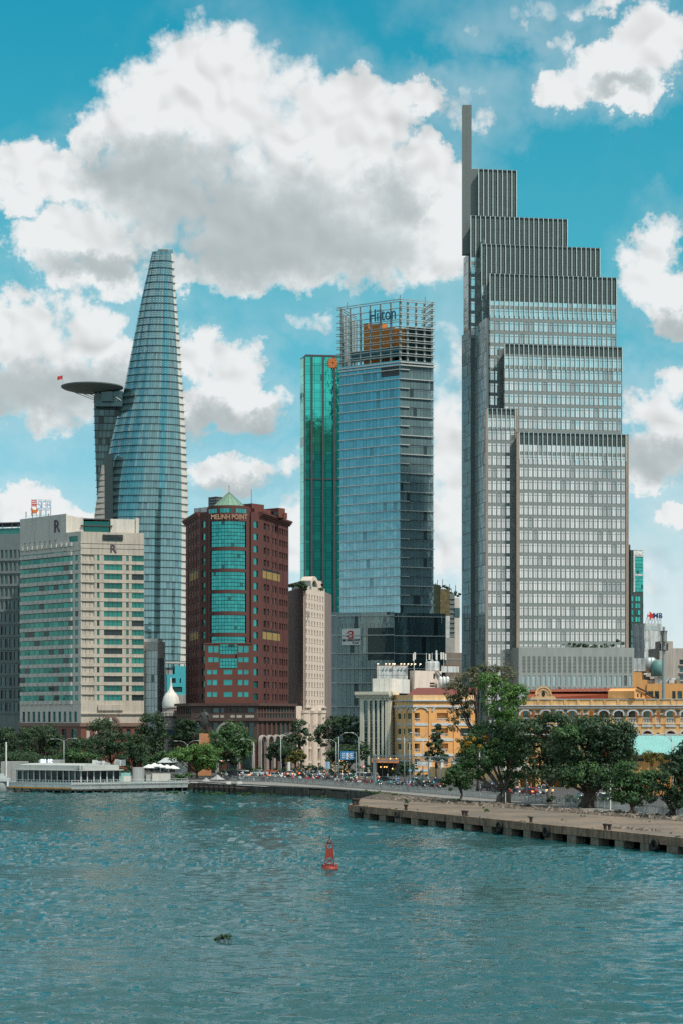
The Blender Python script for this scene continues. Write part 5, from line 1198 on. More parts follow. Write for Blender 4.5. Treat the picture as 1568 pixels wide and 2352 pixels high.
def yellow_wing():
    t = root('yellow_wing', 'yellow four storey colonial wing with balconies, arched tops and red tiled roof', 'building', (X(980, 520), 520, GZ))
    fa = F.px(905, 521, 948, 512); fb = F.px(948, 512, 1090, 516); w = MB(); wd_ = MB(); tr = MB(); win = Pieces(t, 'window', 'teal_shutter'); bal = MB()
    zt = Z(1609, 515)
    fl = [(1657, 1637), (1692, 1672), (1727, 1707), (1762, 1742)]             # storey window rows (bottom, top)
    us = [(fa.U(911), fa.U(921.5)), (fa.U(928.5), fa.U(932.5)), (fa.U(939.5), fa.U(949) - .6)]
    us = [(fa.U(912), fa.U(920.5)), (fa.U(926), fa.U(929.5)), (fa.U(935), fa.U(944.5))]
    fa.grid(w, win, us, [(Z(b - 5, 516), Z(a + 2, 516)) for b, a in fl], t=.4, gd=.25, edge=(0, fa.L, GZ, zt))
    us = [(fb.U(a), fb.U(b)) for a, b in ((951, 963), (1002, 1028), (1056, 1080))]
    fb.grid(wd_, win, us, [(Z(b, 514), Z(a + 1, 514)) for b, a in fl], t=1.4, gd=1.3, edge=(0, fb.L, GZ, zt))
    for i, (b, a) in enumerate(fl):
        zb = Z(b + 5, 514)
        for u0, u1 in us:                                                   # balustrades
            fb.hexa(bal, u0, u1, zb + 1.15, zb + 1.3, -.35, .1); fb.hexa(bal, u0, u1, zb + .0, zb + .15, -.35, .1)
            k = int((u1 - u0) / .42)
            for j in range(k): q = u0 + (u1 - u0) * (j + .5) / k; fb.hexa(bal, q - .09, q + .09, zb + .15, zb + 1.15, -.25, -.05)
        for x0, x1 in ((909, 922.5), (932, 946)): fa.hexa(tr, fa.U(x0), fa.U(x1), Z(b + 10.5, 516), Z(b + 4.5, 516), 0, .12)
        for x0, x1 in ((951, 982), (990, 1040), (1046, 1084)): fb.hexa(tr, fb.U(x0), fb.U(x1), Z(b + 10.5, 514), Z(b + 4.5, 514), 0, .12)
    for f, xs in ((fa, (916, 940)), (fb, (966, 1015, 1068))):
        for x in xs: r = 1.5 if f is fa else (2.0 if x == 966 else 2.9); stone_arch(tr, f, f.U(x), Z(1634, 515), r, .4, 0, .3, .55 if f is fb else .8)
    for f in (fa, fb): f.hexa(tr, -.2, f.L + .2, Z(1625, 515), Z(1621, 515), 0, .35); f.hexa(tr, -.3, f.L + .3, Z(1611, 515), Z(1608, 515), 0, .5); f.hexa(w, -.1, f.L + .1, zt, Z(1597, 515), -1, .15)
    for x in (923, 932, 946.5): fa.hexa(w, fa.U(x) - .2, fa.U(x) + .2, GZ, Z(1627, 515), 0, .18)
    for x in (986, 1043): fb.hexa(wd_, fb.U(x) - .35, fb.U(x) + .35, GZ, Z(1627, 515), 0, .2)
    c = MB(); c.prism([fa.P(.2, 0, -.5)[:2], fa.P(fa.L, 0, -1.6)[:2], fb.P(fb.L, 0, -1.6)[:2], (fb.B.x, fb.B.y + 14), (fa.A.x + 1, fa.A.y + 14)], GZ, Z(1600, 518)); c.build('core', 'yellow_deep', t)
    w.build('end_wall', 'yellow_wall', t); wd_.build('long_wall', 'yellow_deep', t); tr.build('pale_trim', 'pale_blue_trim', t); bal.build('balustrades', 'balustrade', t); win.flush()
    # hipped tile roof, courses of tiles
    z0, z1 = Z(1597, 520), Z(1580, 530); A = [(X(932, 524), 524), (X(1095, 520), 520), (X(1095, 540), 540), (X(950, 540), 540)]; B = [(X(956, 532), 532), (X(1095, 530), 530)]
    rf = MB(); rf.add([(*A[0], z0), (*A[1], z0), (*A[2], z0), (*A[3], z0), (*B[0], z1), (*B[1], z1)], [(0, 1, 5, 4), (1, 2, 5), (2, 3, 4, 5), (3, 0, 4)]); rf.build('roof', 'roof_tile_red', t)
yellow_wing()

# ------------------------------------------------------------------ long yellow arcaded building on the right
def arcade_building():
    t = root('arcade_building', 'long yellow colonial building with an arcade of round arches', 'building', (X(1400, 410), 410, GZ))
    f = F.px(1190, 418, 1620, 413); w = MB(); tr = MB(); bk = MB(); bal = MB(); win = Pieces(t, 'door', 'teal_shutter')
    Ym = 415
    def z(y): return CAMZ + (HY - y) / S * Ym
    zp, zs, ztop = z(1662), z(1642), z(1628)                     # balcony floor, springing, top of arches
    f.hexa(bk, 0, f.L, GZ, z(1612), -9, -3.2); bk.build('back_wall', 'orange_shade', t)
    xs = []
    narrow = [1217, 1382, 1417, 1533]; wide = [1240 - 30, 1251, 1288, 1319, 1346 - 3, 1469 - 0]
    bays = [(1194, 9), (1217, 4.5), (1250, 12), (1282, 12), (1312, 12), (1340, 12), (1379, 2.6), (1419, 6), (1471, 12), (1530, 12)]
    # arcade bays read off the facade: centre, half width
    bays = [(1205, 11), (1220.5, 4.6), (1255, 12.2), (1287, 11.6), (1319, 11.6), (1343, 3.2), (1361, 3.6), (1384, 6.2), (1425, 12), (1473, 11.4), (1521, 11.4), (1568, 11.4), (1597, 6)]
    bays = [(1206, 12), (1224, 5), (1253, 12.5), (1283, 12.0), (1313, 12), (1335, 3.6), (1357, 6.2), (1386, 12), (1420, 11.6), (1453, 11.4), (1486, 11.2), (1511, 5), (1540, 11), (1573, 11), (1604, 10)]
    pr = 0.0
    for i, (x, hw) in enumerate(bays):
        u = f.U(x); r = f.U(x + hw) - u; u0 = pr; u1 = (u + r + f.U(bays[i + 1][0] - bays[i + 1][1])) / 2 if i + 1 < len(bays) else f.L
        fl_ = .80 if r > .8 else 1.0; zsp = zs if r > .8 else z(1640)
        for (za, zb_, sp, top) in ((zp, zsp, zsp, ztop + .2), (8.3, z(1688), z(1688), zp - .2), (GZ, 5.6, 5.6, 8.1)):
            f.hexa(w, u0, u - r, za, sp, -.7, 0); f.hexa(w, u + r, u1, za, sp, -.7, 0)
            arch_wall(w, f, u, 2 * r, sp, top, r, .7, 8, fl_); f.hexa(w, u0, u - r, sp, top, -.7, 0); f.hexa(w, u + r, u1, sp, top, -.7, 0)
            if r > .8: stone_arch(tr, f, u, sp, r + .30, .34, 0, .18, fl_ * 1.05, 8)
        f.hexa(tr, u0 + .05, u - r + .12, zsp - .18, zsp + .1, 0, .22); f.hexa(tr, u + r - .12, u1 - .05, zsp - .18, zsp + .1, 0, .22)
        f.hexa(bal, u - r, u + r, zp + 1.05, zp + 1.2, -.45, -.1); f.hexa(bal, u - r, u + r, zp, zp + .16, -.45, -.1)
        k = max(3, int(2 * r / .32))
        for j in range(k): q = u - r + 2 * r * (j + .5) / k; f.hexa(bal, q - .07, q + .07, zp + .15, zp + 1.05, -.35, -.2)
        f.hexa(tr, u - r - .1, u + r + .1, zp - .75, zp - .3, 0, .16)
        f.hexa(tr, u - r - .1, u + r + .1, z(1689), z(1686), .0, .16)
        if r > .8: f.pane(win, u - .5, u + .5, zp, zp + 2.6, -3.2, -3.1)
        b = MB(); q = f.P(u1, z(1646), .2); f.hexa(b, u1 - .28, u1 - .17, z(1645), z(1630), .1, .2); f.hexa(b, u1 + .17, u1 + .28, z(1645), z(1630), .1, .2); f.hexa(b, u1 - .4, u1 + .4, z(1633), z(1631), .1, .22); f.hexa(b, u1 - .32, u1 + .32, z(1643), z(1641.5), .1, .22); b.build('iron_lantern', 'steel_dark', t)
        pr = u1
    f.hexa(w, 0, f.L, zp - .2, zp, -3.3, .12); f.hexa(w, 0, f.L, 8.1, 8.3, -3.3, .12)
    f.hexa(w, 0, f.L, ztop + .2, z(1621), -.9, .02); f.hexa(tr, -.2, f.L, z(1627), z(1625), 0, .3); f.hexa(tr, -.2, f.L, z(1622), z(1619.5), 0, .45)
    f.hexa(w, 0, f.L, z(1621), z(1607), -.9, .1); f.hexa(tr, -.2, f.L, z(1607), z(1605.6), -.9, .25)
    for k in range(14): u = f.L * (k + .5) / 14; f.hexa(w, u - .25, u + .25, z(1619), z(1607.3), .1, .22)
    # round-headed gable with an oval window
    ug = f.U(1247); c = f.P(ug, z(1607), 0); gb = MB(); pts = [(-2.9, 0), (2.9, 0), (2.7, .5), (2.0, .8)] + [(1.75 * math.cos(a), 1.0 + 1.75 * math.sin(a)) for a in np.linspace(.1, math.pi - .1, 11)] + [(-2.0, .8), (-2.7, .5)]
    pts = [(x * .9, q_ * .95) for x, q_ in pts]
    v = [f.P(ug + x, z(1606) + h, .2) for x, h in pts]; n = len(v); v2 = [f.P(ug + x, z(1606) + h, -.7) for x, h in pts]
    gb.add(v + v2, [tuple(range(n)), tuple(range(2 * n - 1, n - 1, -1))] + [(i, n + i, n + (i + 1) % n, (i + 1) % n) for i in range(n)]); gb.build('gable', 'yellow_pale', t)
    gm = MB(); stone_arch(gm, f, ug, z(1606) + .95, 1.75, .3, .2, .38, 1, 12); stone_arch(gm, f, ug, z(1606) + .95, 1.15, .22, .2, .32, 1, 12); gm.build('gable_moulding', 'yellow_wall', t)
    go = MB(); o_ = [f.P(ug + .38 * math.cos(a), z(1606) + 1.1 + .62 * math.sin(a), .22) for a in np.linspace(0, 2 * math.pi, 13)[:-1]]; go.add(o_, [tuple(range(12))]); go.build('oval_window', 'shade_dark', t)
    w.build('arcade_wall', 'yellow_arcade', t); tr.build('pale_trim', 'pale_blue_trim', t); bal.build('balustrades', 'balustrade', t); win.flush()
    # red sheet roof in two slopes
    def ribbed(name, P0, P1, P2, P3, k):
        rr = MB(); rr.add([P0, P1, P2, P3], [(0, 1, 2, 3)]); o = rr.build(name, 'rust_roof', t); P0, P1, P2, P3 = map(Vector, (P0, P1, P2, P3))
        rs = MB()
        for i in range(k + 1): a = P0.lerp(P1, i / k); b_ = P3.lerp(P2, i / k); rs.tube([a + Vector((0, 0, .05)), b_ + Vector((0, 0, .05))], .06, 4)
        rs.build('roof_seams', 'rust_roof', o)
    Yr = 424
    ribbed('roof_slope', (X(1208, Yr), Yr, Z(1605, Yr)), (X(1460, Yr - 2), Yr - 2, Z(1605, Yr - 8)), (X(1455, Yr - 2), Yr - 2, Z(1592, Yr - 2)), (X(1215, Yr + 6), Yr + 6, Z(1592, Yr + 6)), 26)
    cl = MB(); g_ = F.px(1214, Yr + 6, 1455, Yr - 2); g_.hexa(cl, 0, g_.L, Z(1596, Yr + 4), Z(1589, Yr + 4), -6, -.2); cl.build('clerestory', 'rust_wall', t)
    for k in range(12): b = MB(); u = g_.L * (k + .5) / 12; g_.hexa(b, u - .5, u + .5, Z(1594, Yr + 4), Z(1590.5, Yr + 4), -.3, -.12); b.build('roof_vent', 'shade_dark', t)
    ribbed('upper_roof_slope', (X(1212, Yr + 5), Yr + 5, Z(1590, Yr + 5)), (X(1467, Yr - 4), Yr - 4, Z(1587, Yr - 4)), (X(1462, Yr + 4), Yr + 4, Z(1580, Yr + 4)), (X(1225, Yr + 14), Yr + 14, Z(1584, Yr + 14)), 26)
    gw = F.px(1456, Yr - 10, 1500, Yr - 2); gh = MB(); pts = [(0, 1605), (gw.U(1500) , 1605), (gw.U(1483), 1596), (gw.U(1481), 1592), (gw.U(1462), 1582), (0, 1588)]
    v = [gw.P(u, Z(y, Yr - 6), 0) for u, y in pts]; n = len(v); gh.add(v + [gw.P(u, Z(y, Yr - 6), -6) for u, y in pts], [tuple(range(n)), tuple(range(2 * n - 1, n - 1, -1))] + [(i, n + i, n + (i + 1) % n, (i + 1) % n) for i in range(n)]); gh.build('gable_house', 'yellow_deep', t)
    for x in (1462, 1470): b = MB(); gw.hexa(b, gw.U(x), gw.U(x + 3.5), Z(1602, Yr - 6), Z(1594, Yr - 6), -.1, .03); b.build('gable_window', 'shade_dark', t)
    for (xa, ya, xb, yb) in ((1459, 1580, 1484, 1591.5), (1480, 1594, 1504, 1605)): b = MB(); b.tube([gw.P(gw.U(xa), Z(ya, Yr - 6), .4), gw.P(gw.U(xb), Z(yb, Yr - 6), .4)], .2, 4); b.build('eave', 'rust_dark', t)
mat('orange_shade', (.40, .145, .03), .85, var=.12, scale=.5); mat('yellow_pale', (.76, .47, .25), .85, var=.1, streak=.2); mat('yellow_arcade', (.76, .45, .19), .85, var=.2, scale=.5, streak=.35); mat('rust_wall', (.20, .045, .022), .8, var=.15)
arcade_building()

mat('teal_roof', (.22, .47, .44), .6, var=.08, scale=.4, streak=.1); mat('orange_stucco', (.74, .34, .11), .9, var=.10, scale=.3, streak=.18)
def orange_shed():
    t = root('orange_hall', 'orange walled hall with a pale turquoise sheet roof at the right edge', 'building', (X(1510, 372), 372, GZ))
    f = F.px(1425, 373, 1640, 369); m = MB(); f.hexa(m, 0, f.L, GZ, Z(1733, 370), -14, 0); m.build('wall', 'orange_stucco', t)
    r = MB(); z0, z1 = Z(1734, 368), Z(1690, 380); P0, P1, P2, P3 = f.P(-.3, z0, .8), f.P(f.L, z0, .8), f.P(f.L, z1, -10), f.P(-.3, z1, -10); r.add([P0, P1, P2, P3, (P0[0], P0[1], z0 - .2), (P1[0], P1[1], z0 - .2)], [(0, 1, 2, 3), (4, 5, 1, 0)]); o = r.build('roof', 'teal_roof', t)
    sm = MB()
    for i in range(30): a = Vector(P0).lerp(Vector(P1), i / 29); b = Vector(P3).lerp(Vector(P2), i / 29); sm.tube([a, b], .05, 4)
    sm.build('roof_seams', 'teal_roof', o)
    for a, b in ((1438, 1448), (1489, 1512)): q = MB(); f.hexa(q, f.U(a - 34) , f.U(b - 34), Z(1749, 372), Z(1742, 372), -.1, .05); q.build('vent_window', 'slate_glass', t)
    for x in (1455, 1478, 1495, 1516, 1550): q = MB(); f.hexa(q, f.U(x), f.U(x) + .8, z0 - .1, z0 + .3, .6, 1.1); q.build('roof_clip', 'steel_dark', t)
orange_shed()

# ------------------------------------------------------------------ far right cluster
glass('mint_glass', (.06, .45, .40), .75, .07, .2, .1); mat('checker_dark', (.035, .06, .055), .6); mat('pale_plaster', (.42, .375, .335), .9, var=.08, scale=.25, streak=.3)
def far_glass_tower():
    Y = 900; t = root('checkered_tower', 'slim green glass tower with checkered lower storeys behind the tallest tower', 'tower', (X(1463, Y), Y, GZ))
    f = F.px(1449, Y, 1477.5, Y + 3); c = MB(); f.hexa(c, 0, f.L, GZ, Z(1263, Y), -14, -.3); f.hexa(c, f.U(1445), f.U(1453), GZ, Z(1250, Y), -16, -2); c.build('core', 'checker_dark', t)
    pn = Pieces(t, 'pane', 'mint_glass'); wp = MB(); f.hexa(wp, f.U(1454), f.U(1477.5), Z(1278, Y), Z(1264, Y), -.3, .1); f.hexa(wp, f.U(1454), f.U(1477.5), Z(1322, Y), Z(1318, Y), -.3, .1); f.hexa(wp, f.U(1454), f.U(1457), Z(1360, Y), Z(1264, Y), -.3, .12); wp.build('white_frame', 'dirty_white', t)
    for i in range(10):
        y = 1279 + i * 8
        for k in range(4): u0 = f.U(1457) + (f.U(1477) - f.U(1457)) * k / 4; u1 = f.U(1457) + (f.U(1477) - f.U(1457)) * (k + 1) / 4; f.pane(pn, u0 + .06, u1 - .06, Z(y + 8, Y) + .08, Z(y, Y) - .08, -.25, -.12)
    h = 15.8
    for i in range(12):
        y = 1370 + i * h
        for a, b in ((1450, 1453.5), (1459, 1463.5), (1465, 1469.5), (1476, 1478)): f.pane(pn, f.U(a), f.U(min(b, 1477.3)), Z(y + h * .68, Y), Z(y, Y), -.25, -.1)
    pn.flush()
    text('KPMG', 2.3, f.P(f.U(1465.5), Z(1271, Y), .15), facing(f), 'sign_white', t, font_shear=.2, bold=.05, sx=.9)
far_glass_tower()
def pale_blocks():
    for (nm, lab, x0, x1, Y, yt, cols) in (('pale_apartment_block', 'pale plastered slab block with small awnings at the far right', 1483, 1520, 640, 1515, ()), ('pale_corner_block', 'taller pale block with a column of windows cut by the right edge', 1514, 1640, 660, 1489, (1560, 1580, 1600))):
        t = root(nm, lab, 'building', (X((x0 + x1) / 2, Y), Y, GZ)); f = F.px(x0, Y, x1, Y + 3); w = MB(); win = Pieces(t, 'window', 'slate_glass')
        if cols: f.grid(w, win, [(f.U(c), f.U(c + 11)) for c in cols], rows(Z(1672, Y), Z(1512, Y), 9, .62, .2), edge=(0, f.L, GZ, Z(yt, Y)))
        else: f.hexa(w, 0, f.L, GZ, Z(yt, Y), -.5, 0)
        f.hexa(w, 0, f.L, GZ, Z(yt, Y), -12, -.6); w.build('wall', 'pale_plaster', t); win.flush()
        if cols:
            b = MB(); f.hexa(b, f.U(1517), f.U(1546), Z(1489, Y), Z(1473, Y), -6, -.5); b.build('roof_house', 'pale_plaster', t)
            for i in range(9): b = MB(); f.hexa(b, f.U(1558), f.L, Z(1672, Y) + i * 2.58, Z(1672, Y) + i * 2.58 + .2, 0, .5); b.build('ledge', 'pale_plaster', t)
        else:
            for i in range(6): b = MB(); f.hexa(b, -1.2, .1, Z(1530 + i * 20, Y), Z(1527 + i * 20, Y), -2, .4); b.build('awning', 'white_metal', t)
pale_blocks()
def s2(t, f, zb, zt):
    h = zt - zb; pts = []
    c = f.P(f.L * .22, zb + h * .72, .1)
    for i in range(10): a = math.pi / 2 + math.pi * i / 5 + .3; r = (1.75, .75)[i % 2]; pts.append((r * math.cos(a), r * math.sin(a)))
    v = [(c[0] + f.u.x * x, c[1] + f.u.y * x, c[2] + z) for x, z in pts]; b = MB(); b.add(v + [(q[0], q[1] + .2, q[2]) for q in v], [tuple(range(10)), tuple(range(19, 9, -1))] + [(i, (i + 1) % 10, 10 + (i + 1) % 10, 10 + i) for i in range(10)]); b.build('red_star', 'sign_red', t)
    text('MB', 2.6, f.P(f.L * .72, zb + h * .72, .1), facing(f), 'sign_navy', t, bold=.06)
roof_sign('star_roof_sign', 'small rooftop sign with a red star and blue letters MB at right', 1488, 1518, 1408, 1432, 700, s2)
def sign_building():
    Y = 706; t = root('blue_white_office', 'low white and pale blue office carrying the red star roof sign', 'building', (X(1500, Y), Y, GZ)); f = F.px(1479, Y, 1520, Y + 2); m = MB(); f.hexa(m, 0, f.L, GZ, Z(1432, Y), -10, 0); m.build('wall', 'dirty_white', t)
    for a, b in ((1481, 1490), (1496, 1510)): q = MB(); f.hexa(q, f.U(a), f.U(b), Z(1448, Y), Z(1437, Y), -.1, .06); q.build('window', 'grey_glass', t)
sign_building()
def orange_block():
    Y = 470; t = root('orange_tenement', 'peeling orange tenement with rooftop tanks behind the arcade', 'building', (X(1520, Y), Y, GZ)); f = F.px(1452, Y, 1640, Y - 4); w = MB(); win = Pieces(t, 'window', 'slate_glass')
    f.grid(w, win, [(f.U(a), f.U(b)) for a, b in ((1488, 1500), (1503, 1513), (1519, 1528), (1543, 1551), (1555, 1566), (1572, 1585))], [(Z(1606, Y), Z(1588, Y))], t=.5, gd=.4, edge=(f.U(1485), f.L, GZ, Z(1571, Y)))
    f.hexa(w, 0, f.U(1485), GZ, Z(1562, Y), -6, -.3); f.hexa(w, 0, f.U(1472), GZ, Z(1544, Y), -6.2, -.2); f.hexa(w, f.U(1485), f.L, GZ, Z(1572, Y), -8, -.6); w.build('wall', 'yellow_deep', t); win.flush()
    for k, (x, y) in enumerate(((1456, 1512), (1465, 1512), (1474, 1512))): b = MB(); f.hexa(b, f.U(x - 2) , f.U(x + 6.6), Z(1542, Y), Z(y, Y), -5, -.8 - .1 * k); b.build('tank_panel', 'dirty_white', t)
    for x, r in ((1486, 1.3), (1494, 1.1)): b = MB(); p = f.P(f.U(x), Z(1545, Y), -3); b.lathe((p[0], p[1], p[2]), [(r, 0), (r, 3.2), (r * .5, 3.7)], 14); b.build('water_tank', 'steel', t, smooth=True)
    b = MB(); p = f.P(f.U(1509), Z(1554, Y), -2); b.lathe((p[0], p[1], p[2]), [(1.7, 0), (1.6, 2.4), (1.1, 3.6), (.8, 3.8)], 14); b.build('cooling_unit', 'cool_green', t, smooth=True)
    for i in range(40): b = MB(); x = random.uniform(1480, 1560); p = f.P(f.U(x), Z(random.uniform(1563, 1572), Y), random.uniform(-5, -1.5)); s_ = random.uniform(.3, .9); b.box(p[0] - s_, p[0] + s_, p[1] - s_ * .6, p[1] + s_ * .6, p[2] - 1, p[2] + random.uniform(.1, 1.0)); b.build('roof_clutter', random.choice(('grey_paint', 'steel', 'concrete', 'dirty_white')), t)
mat('cool_green', (.10, .22, .21), .6, var=.15)
orange_block()
def antenna_pole():
    Y = 450; t = root('antenna_pole', 'thick grey pole carrying a cluster of phone antennas', 'mast', (X(1524, Y), Y, GZ)); m = MB(); m.lathe((X(1524, Y), Y, 0), [(.55, GZ), (.38, Z(1497, Y)), (.3, Z(1440, Y))], 12); m.build('pole', 'steel', t)
    for k in range(9): a = 2 * math.pi * k / 9; b = MB(); x, y = X(1524, Y) + .8 * math.cos(a), Y + .8 * math.sin(a); zz = Z(1462, Y) if k % 2 else Z(1486, Y); b.box(x - .16, x + .16, y - .12, y + .12, zz - (1.1 if k % 2 else .8), zz + (1.1 if k % 2 else .8)); b.build('panel_antenna', 'grey_paint' if k % 2 else 'steel_dark', t)
    for zz in (Z(1450, Y), Z(1475, Y), Z(1494, Y)): b = MB(); b.lathe((X(1524, Y), Y, zz), [(.75, -.06), (.9, -.06), (.9, .06), (.75, .06)], 12); b.build('ring', 'steel_dark', t)
antenna_pole()
# ------------------------------------------------------------------ trees: tapered trunk and limbs, crowns of small leaf faces in clumps
def leaf_mat(name, col, hue=.35):
    m = bpy.data.materials.new(name); m.use_nodes = True; nt = m.node_tree; nt.nodes.clear(); h = G(nt)
    p = h.node('ShaderNodeBsdfPrincipled'); o = h.node('ShaderNodeOutputMaterial'); nt.links.new(p.outputs[0], o.inputs[0])
    geo = h.node('ShaderNodeNewGeometry'); r = geo.outputs['Random Per Island']
    c = h.mix(r, tuple(x * (1 - hue) for x in col), (col[0] * (1 + 1.4 * hue), col[1] * (1 + hue), col[2] * (1 + .3 * hue)))
    c = h.mix(h.ramp(h.noise(geo.outputs['Position'], .5, 2.0), .35, .65), c, h.mix(1.0, c, (.72, .80, .85), 'MULTIPLY'))
    h.put(p.inputs['Base Color'], c); p.inputs['Roughness'].default_value = .55; p.inputs['Specular IOR Level'].default_value = .35
    tl = h.node('ShaderNodeBsdfTranslucent'); h.put(tl.inputs['Color'], h.mix(1.0, c, (1.5, 1.5, .7), 'MULTIPLY')); ms = h.node('ShaderNodeMixShader'); ms.inputs[0].default_value = .30
    nt.links.new(p.outputs[0], ms.inputs[1]); nt.links.new(tl.outputs[0], ms.inputs[2]); nt.links.new(ms.outputs[0], o.inputs[0])
    MAT[name] = m
leaf_mat('leaf_dark', (.048, .098, .055)); leaf_mat('leaf_mid', (.066, .145, .062)); leaf_mat('leaf_bright', (.10, .21, .062)); leaf_mat('leaf_olive', (.13, .14, .092)); leaf_mat('leaf_yellow', (.42, .24, .03)); leaf_mat('leaf_gold', (.16, .15, .035)); leaf_mat('weed', (.06, .13, .035))
mat('bark', (.060, .048, .038), .95, var=.35, scale=2.5, bump=.5, bscale=5.0); mat('bark_pale', (.15, .125, .10), .95, var=.3, scale=2.0, bump=.4)
def leaf_mesh(name, blobs_, n, size, m, parent, seed, clump=None, up=.35, kind=None, **tags):
    """blobs_: (x, y, z, rx, ry, rz); leaves gather in clumps near the surface of each blob"""
    r = np.random.default_rng(seed); B = np.array(blobs_, float); wgt = (B[:, 3] * B[:, 5]); wgt /= wgt.sum()
    ncl = max(6, n // 45); bi = r.choice(len(B), ncl, p=wgt); d = r.normal(size=(ncl, 3)); d[:, 2] += up; d /= np.linalg.norm(d, axis=1)[:, None]
    rad = r.uniform(.35, 1.0, ncl) ** .55
    cc = B[bi, :3] + d * B[bi, 3:6] * rad[:, None]
    cs = (clump or float(B[:, 3].mean() * .30)) * r.uniform(.6, 1.35, ncl)
    li = r.integers(0, ncl, n); ld = r.normal(size=(n, 3)); ld /= np.linalg.norm(ld, axis=1)[:, None]
    lp = cc[li] + ld * (cs[li] * r.uniform(.3, 1.0, n) ** .5)[:, None] * np.array([1, 1, .7])
    nrm = d[li] * .5 + ld * .6 + r.normal(size=(n, 3)) * .55 + np.array([0, 0, .35]); nrm /= np.linalg.norm(nrm, axis=1)[:, None]
    t = np.cross(nrm, r.normal(size=(n, 3))); t /= np.linalg.norm(t, axis=1)[:, None] + 1e-9; b = np.cross(nrm, t)
    s = (size * r.uniform(.55, 1.35, n))[:, None]
    V = np.stack([lp - t * s, lp - b * s * .55, lp + t * s, lp + b * s * .55], 1).reshape(-1, 3)
    Fc = np.arange(4 * n, dtype=np.int32)
    me = bpy.data.meshes.new(name); me.vertices.add(4 * n); me.vertices.foreach_set('co', V.ravel()); me.loops.add(4 * n); me.loops.foreach_set('vertex_index', Fc)
    me.polygons.add(n); me.polygons.foreach_set('loop_start', np.arange(0, 4 * n, 4, dtype=np.int32)); me.update(calc_edges=True); me.materials.append(MAT[m])
    o = bpy.data.objects.new(name, me); COL.objects.link(o); hang(o, parent); tag(o, kind=kind, **tags); return o
TN = [0]
def tree(label, base, crown, Y, n=5000, size=.28, m='leaf_dark', trunk_r=.35, name='leafy_tree', group='trees along the embankment', bark='bark', extra=(), limbs=True, clump=None, stems=1, zb=None, cat='tree'):
    """base = (x, y) foot in the picture; crown = ellipses (x, y, rx, ry) in the picture at distance Y"""
    TN[0] += 1; sd = 100 + TN[0]; r = random.Random(sd)
    bx = X(base[0], Y); z0 = GZ - .1 if zb is None else zb; t = root(name, label, cat, (bx, Y, z0), group)
    k = Y / S; bl = [(X(x, Y), Y + r.uniform(-.3, .3) * rx * k, Z(y, Y), rx * k, rx * k * .9, ry * k) for x, y, rx, ry in crown]
    tr = MB(); zc = min(b[2] - b[5] * .4 for b in bl); zs = z0 + (zc - z0) * .62
    for s_ in range(stems):
        o = (s_ - (stems - 1) / 2) * trunk_r * 1.6; x0 = bx + o
        mid = [(x0, Y + .1 * s_, z0 - .3), (x0 + r.uniform(-.1, .1) * 2, Y, z0 + (zs - z0) * .15), (bx + o * .7 + r.uniform(-.3, .3), Y + r.uniform(-.2, .2), z0 + (zs - z0) * .6), (bx + o * .4 + r.uniform(-.2, .2), Y, zs)]
        tr.tube(mid, [trunk_r * 1.5, trunk_r * 1.05, trunk_r * .9, trunk_r * .78], 9)
    if limbs:
        for b in bl:
            for q in range(2 if b[3] > 2 else 1):
                e = (b[0] + r.uniform(-.5, .5) * b[3], b[1] + r.uniform(-.5, .5) * b[4], b[2] + r.uniform(-.1, .6) * b[5]); s0 = (bx + r.uniform(-.15, .15), Y, zs - .3); mx_ = [(s0[i] + e[i]) / 2 for i in range(3)]
                tr.tube([s0, (mx_[0] + r.uniform(-.5, .5), mx_[1], mx_[2] - .1 * abs(e[0] - s0[0]) + .3), e], [trunk_r * .62, trunk_r * .36, trunk_r * .12], 6)
                for w in range(2): e2 = (e[0] + r.uniform(-.8, .8) * b[3], e[1] + r.uniform(-.5, .5) * b[4], e[2] + r.uniform(-.3, .8) * b[5]); tr.tube([mx_, [(mx_[i] + e2[i]) / 2 + r.uniform(-.3, .3) for i in range(3)], e2], [trunk_r * .25, trunk_r * .15, trunk_r * .05], 5)
    tr.build('trunk', bark, t, smooth=True)
    leaf_mesh('crown', bl, n, size, m, t, sd, clump)
    for i, (cr, n2, m2, s2) in enumerate(extra):
        leaf_mesh('blossom' if m2 == 'leaf_yellow' else 'crown', [(X(x, Y), Y - .4 * rx * k, Z(y, Y), rx * k, rx * k * .8, ry * k) for x, y, rx, ry in cr], n2, s2, m2, t, sd + 500 + i, clump)
    return t
# right bank, between pier and road
tree('tall tree with a bright green top and forked trunk beside the pier', (1157, 1848), [(1100, 1745, 48, 40), (1165, 1735, 52, 45), (1120, 1690, 50, 36), (1190, 1700, 40, 40), (1075, 1775, 28, 24), (1180, 1790, 30, 20)], 338, 12000, .23, 'leaf_mid', .5, stems=3, bark='bark_pale',
     extra=[([(1150, 1610, 46, 50), (1185, 1600, 26, 28), (1120, 1575, 28, 30), (1160, 1655, 36, 22)], 7500, 'leaf_bright', .20), ([(1085, 1705, 36, 14), (1062, 1712, 16, 18), (1110, 1700, 16, 14)], 800, 'leaf_yellow', .17)])
tree('sparse grey green tree with bare crooked limbs rising behind the bright one', (1098, 1815), [(1080, 1570, 44, 34), (1045, 1590, 26, 26), (1110, 1550, 28, 24), (1060, 1625, 30, 20), (1150, 1550, 40, 22), (1040, 1660, 18, 16)], 395, 6500, .22, 'leaf_olive', .42, bark='bark', clump=.8)
tree('dark spreading tree with a leaning trunk between the two big trees', (1262, 1853), [(1215, 1680, 55, 28), (1275, 1665, 60, 26), (1230, 1725, 45, 36), (1285, 1735, 40, 40), (1245, 1775, 45, 20), (1320, 1690, 40, 28)], 332, 10500, .24, 'leaf_dark', .42, bark='bark_pale')
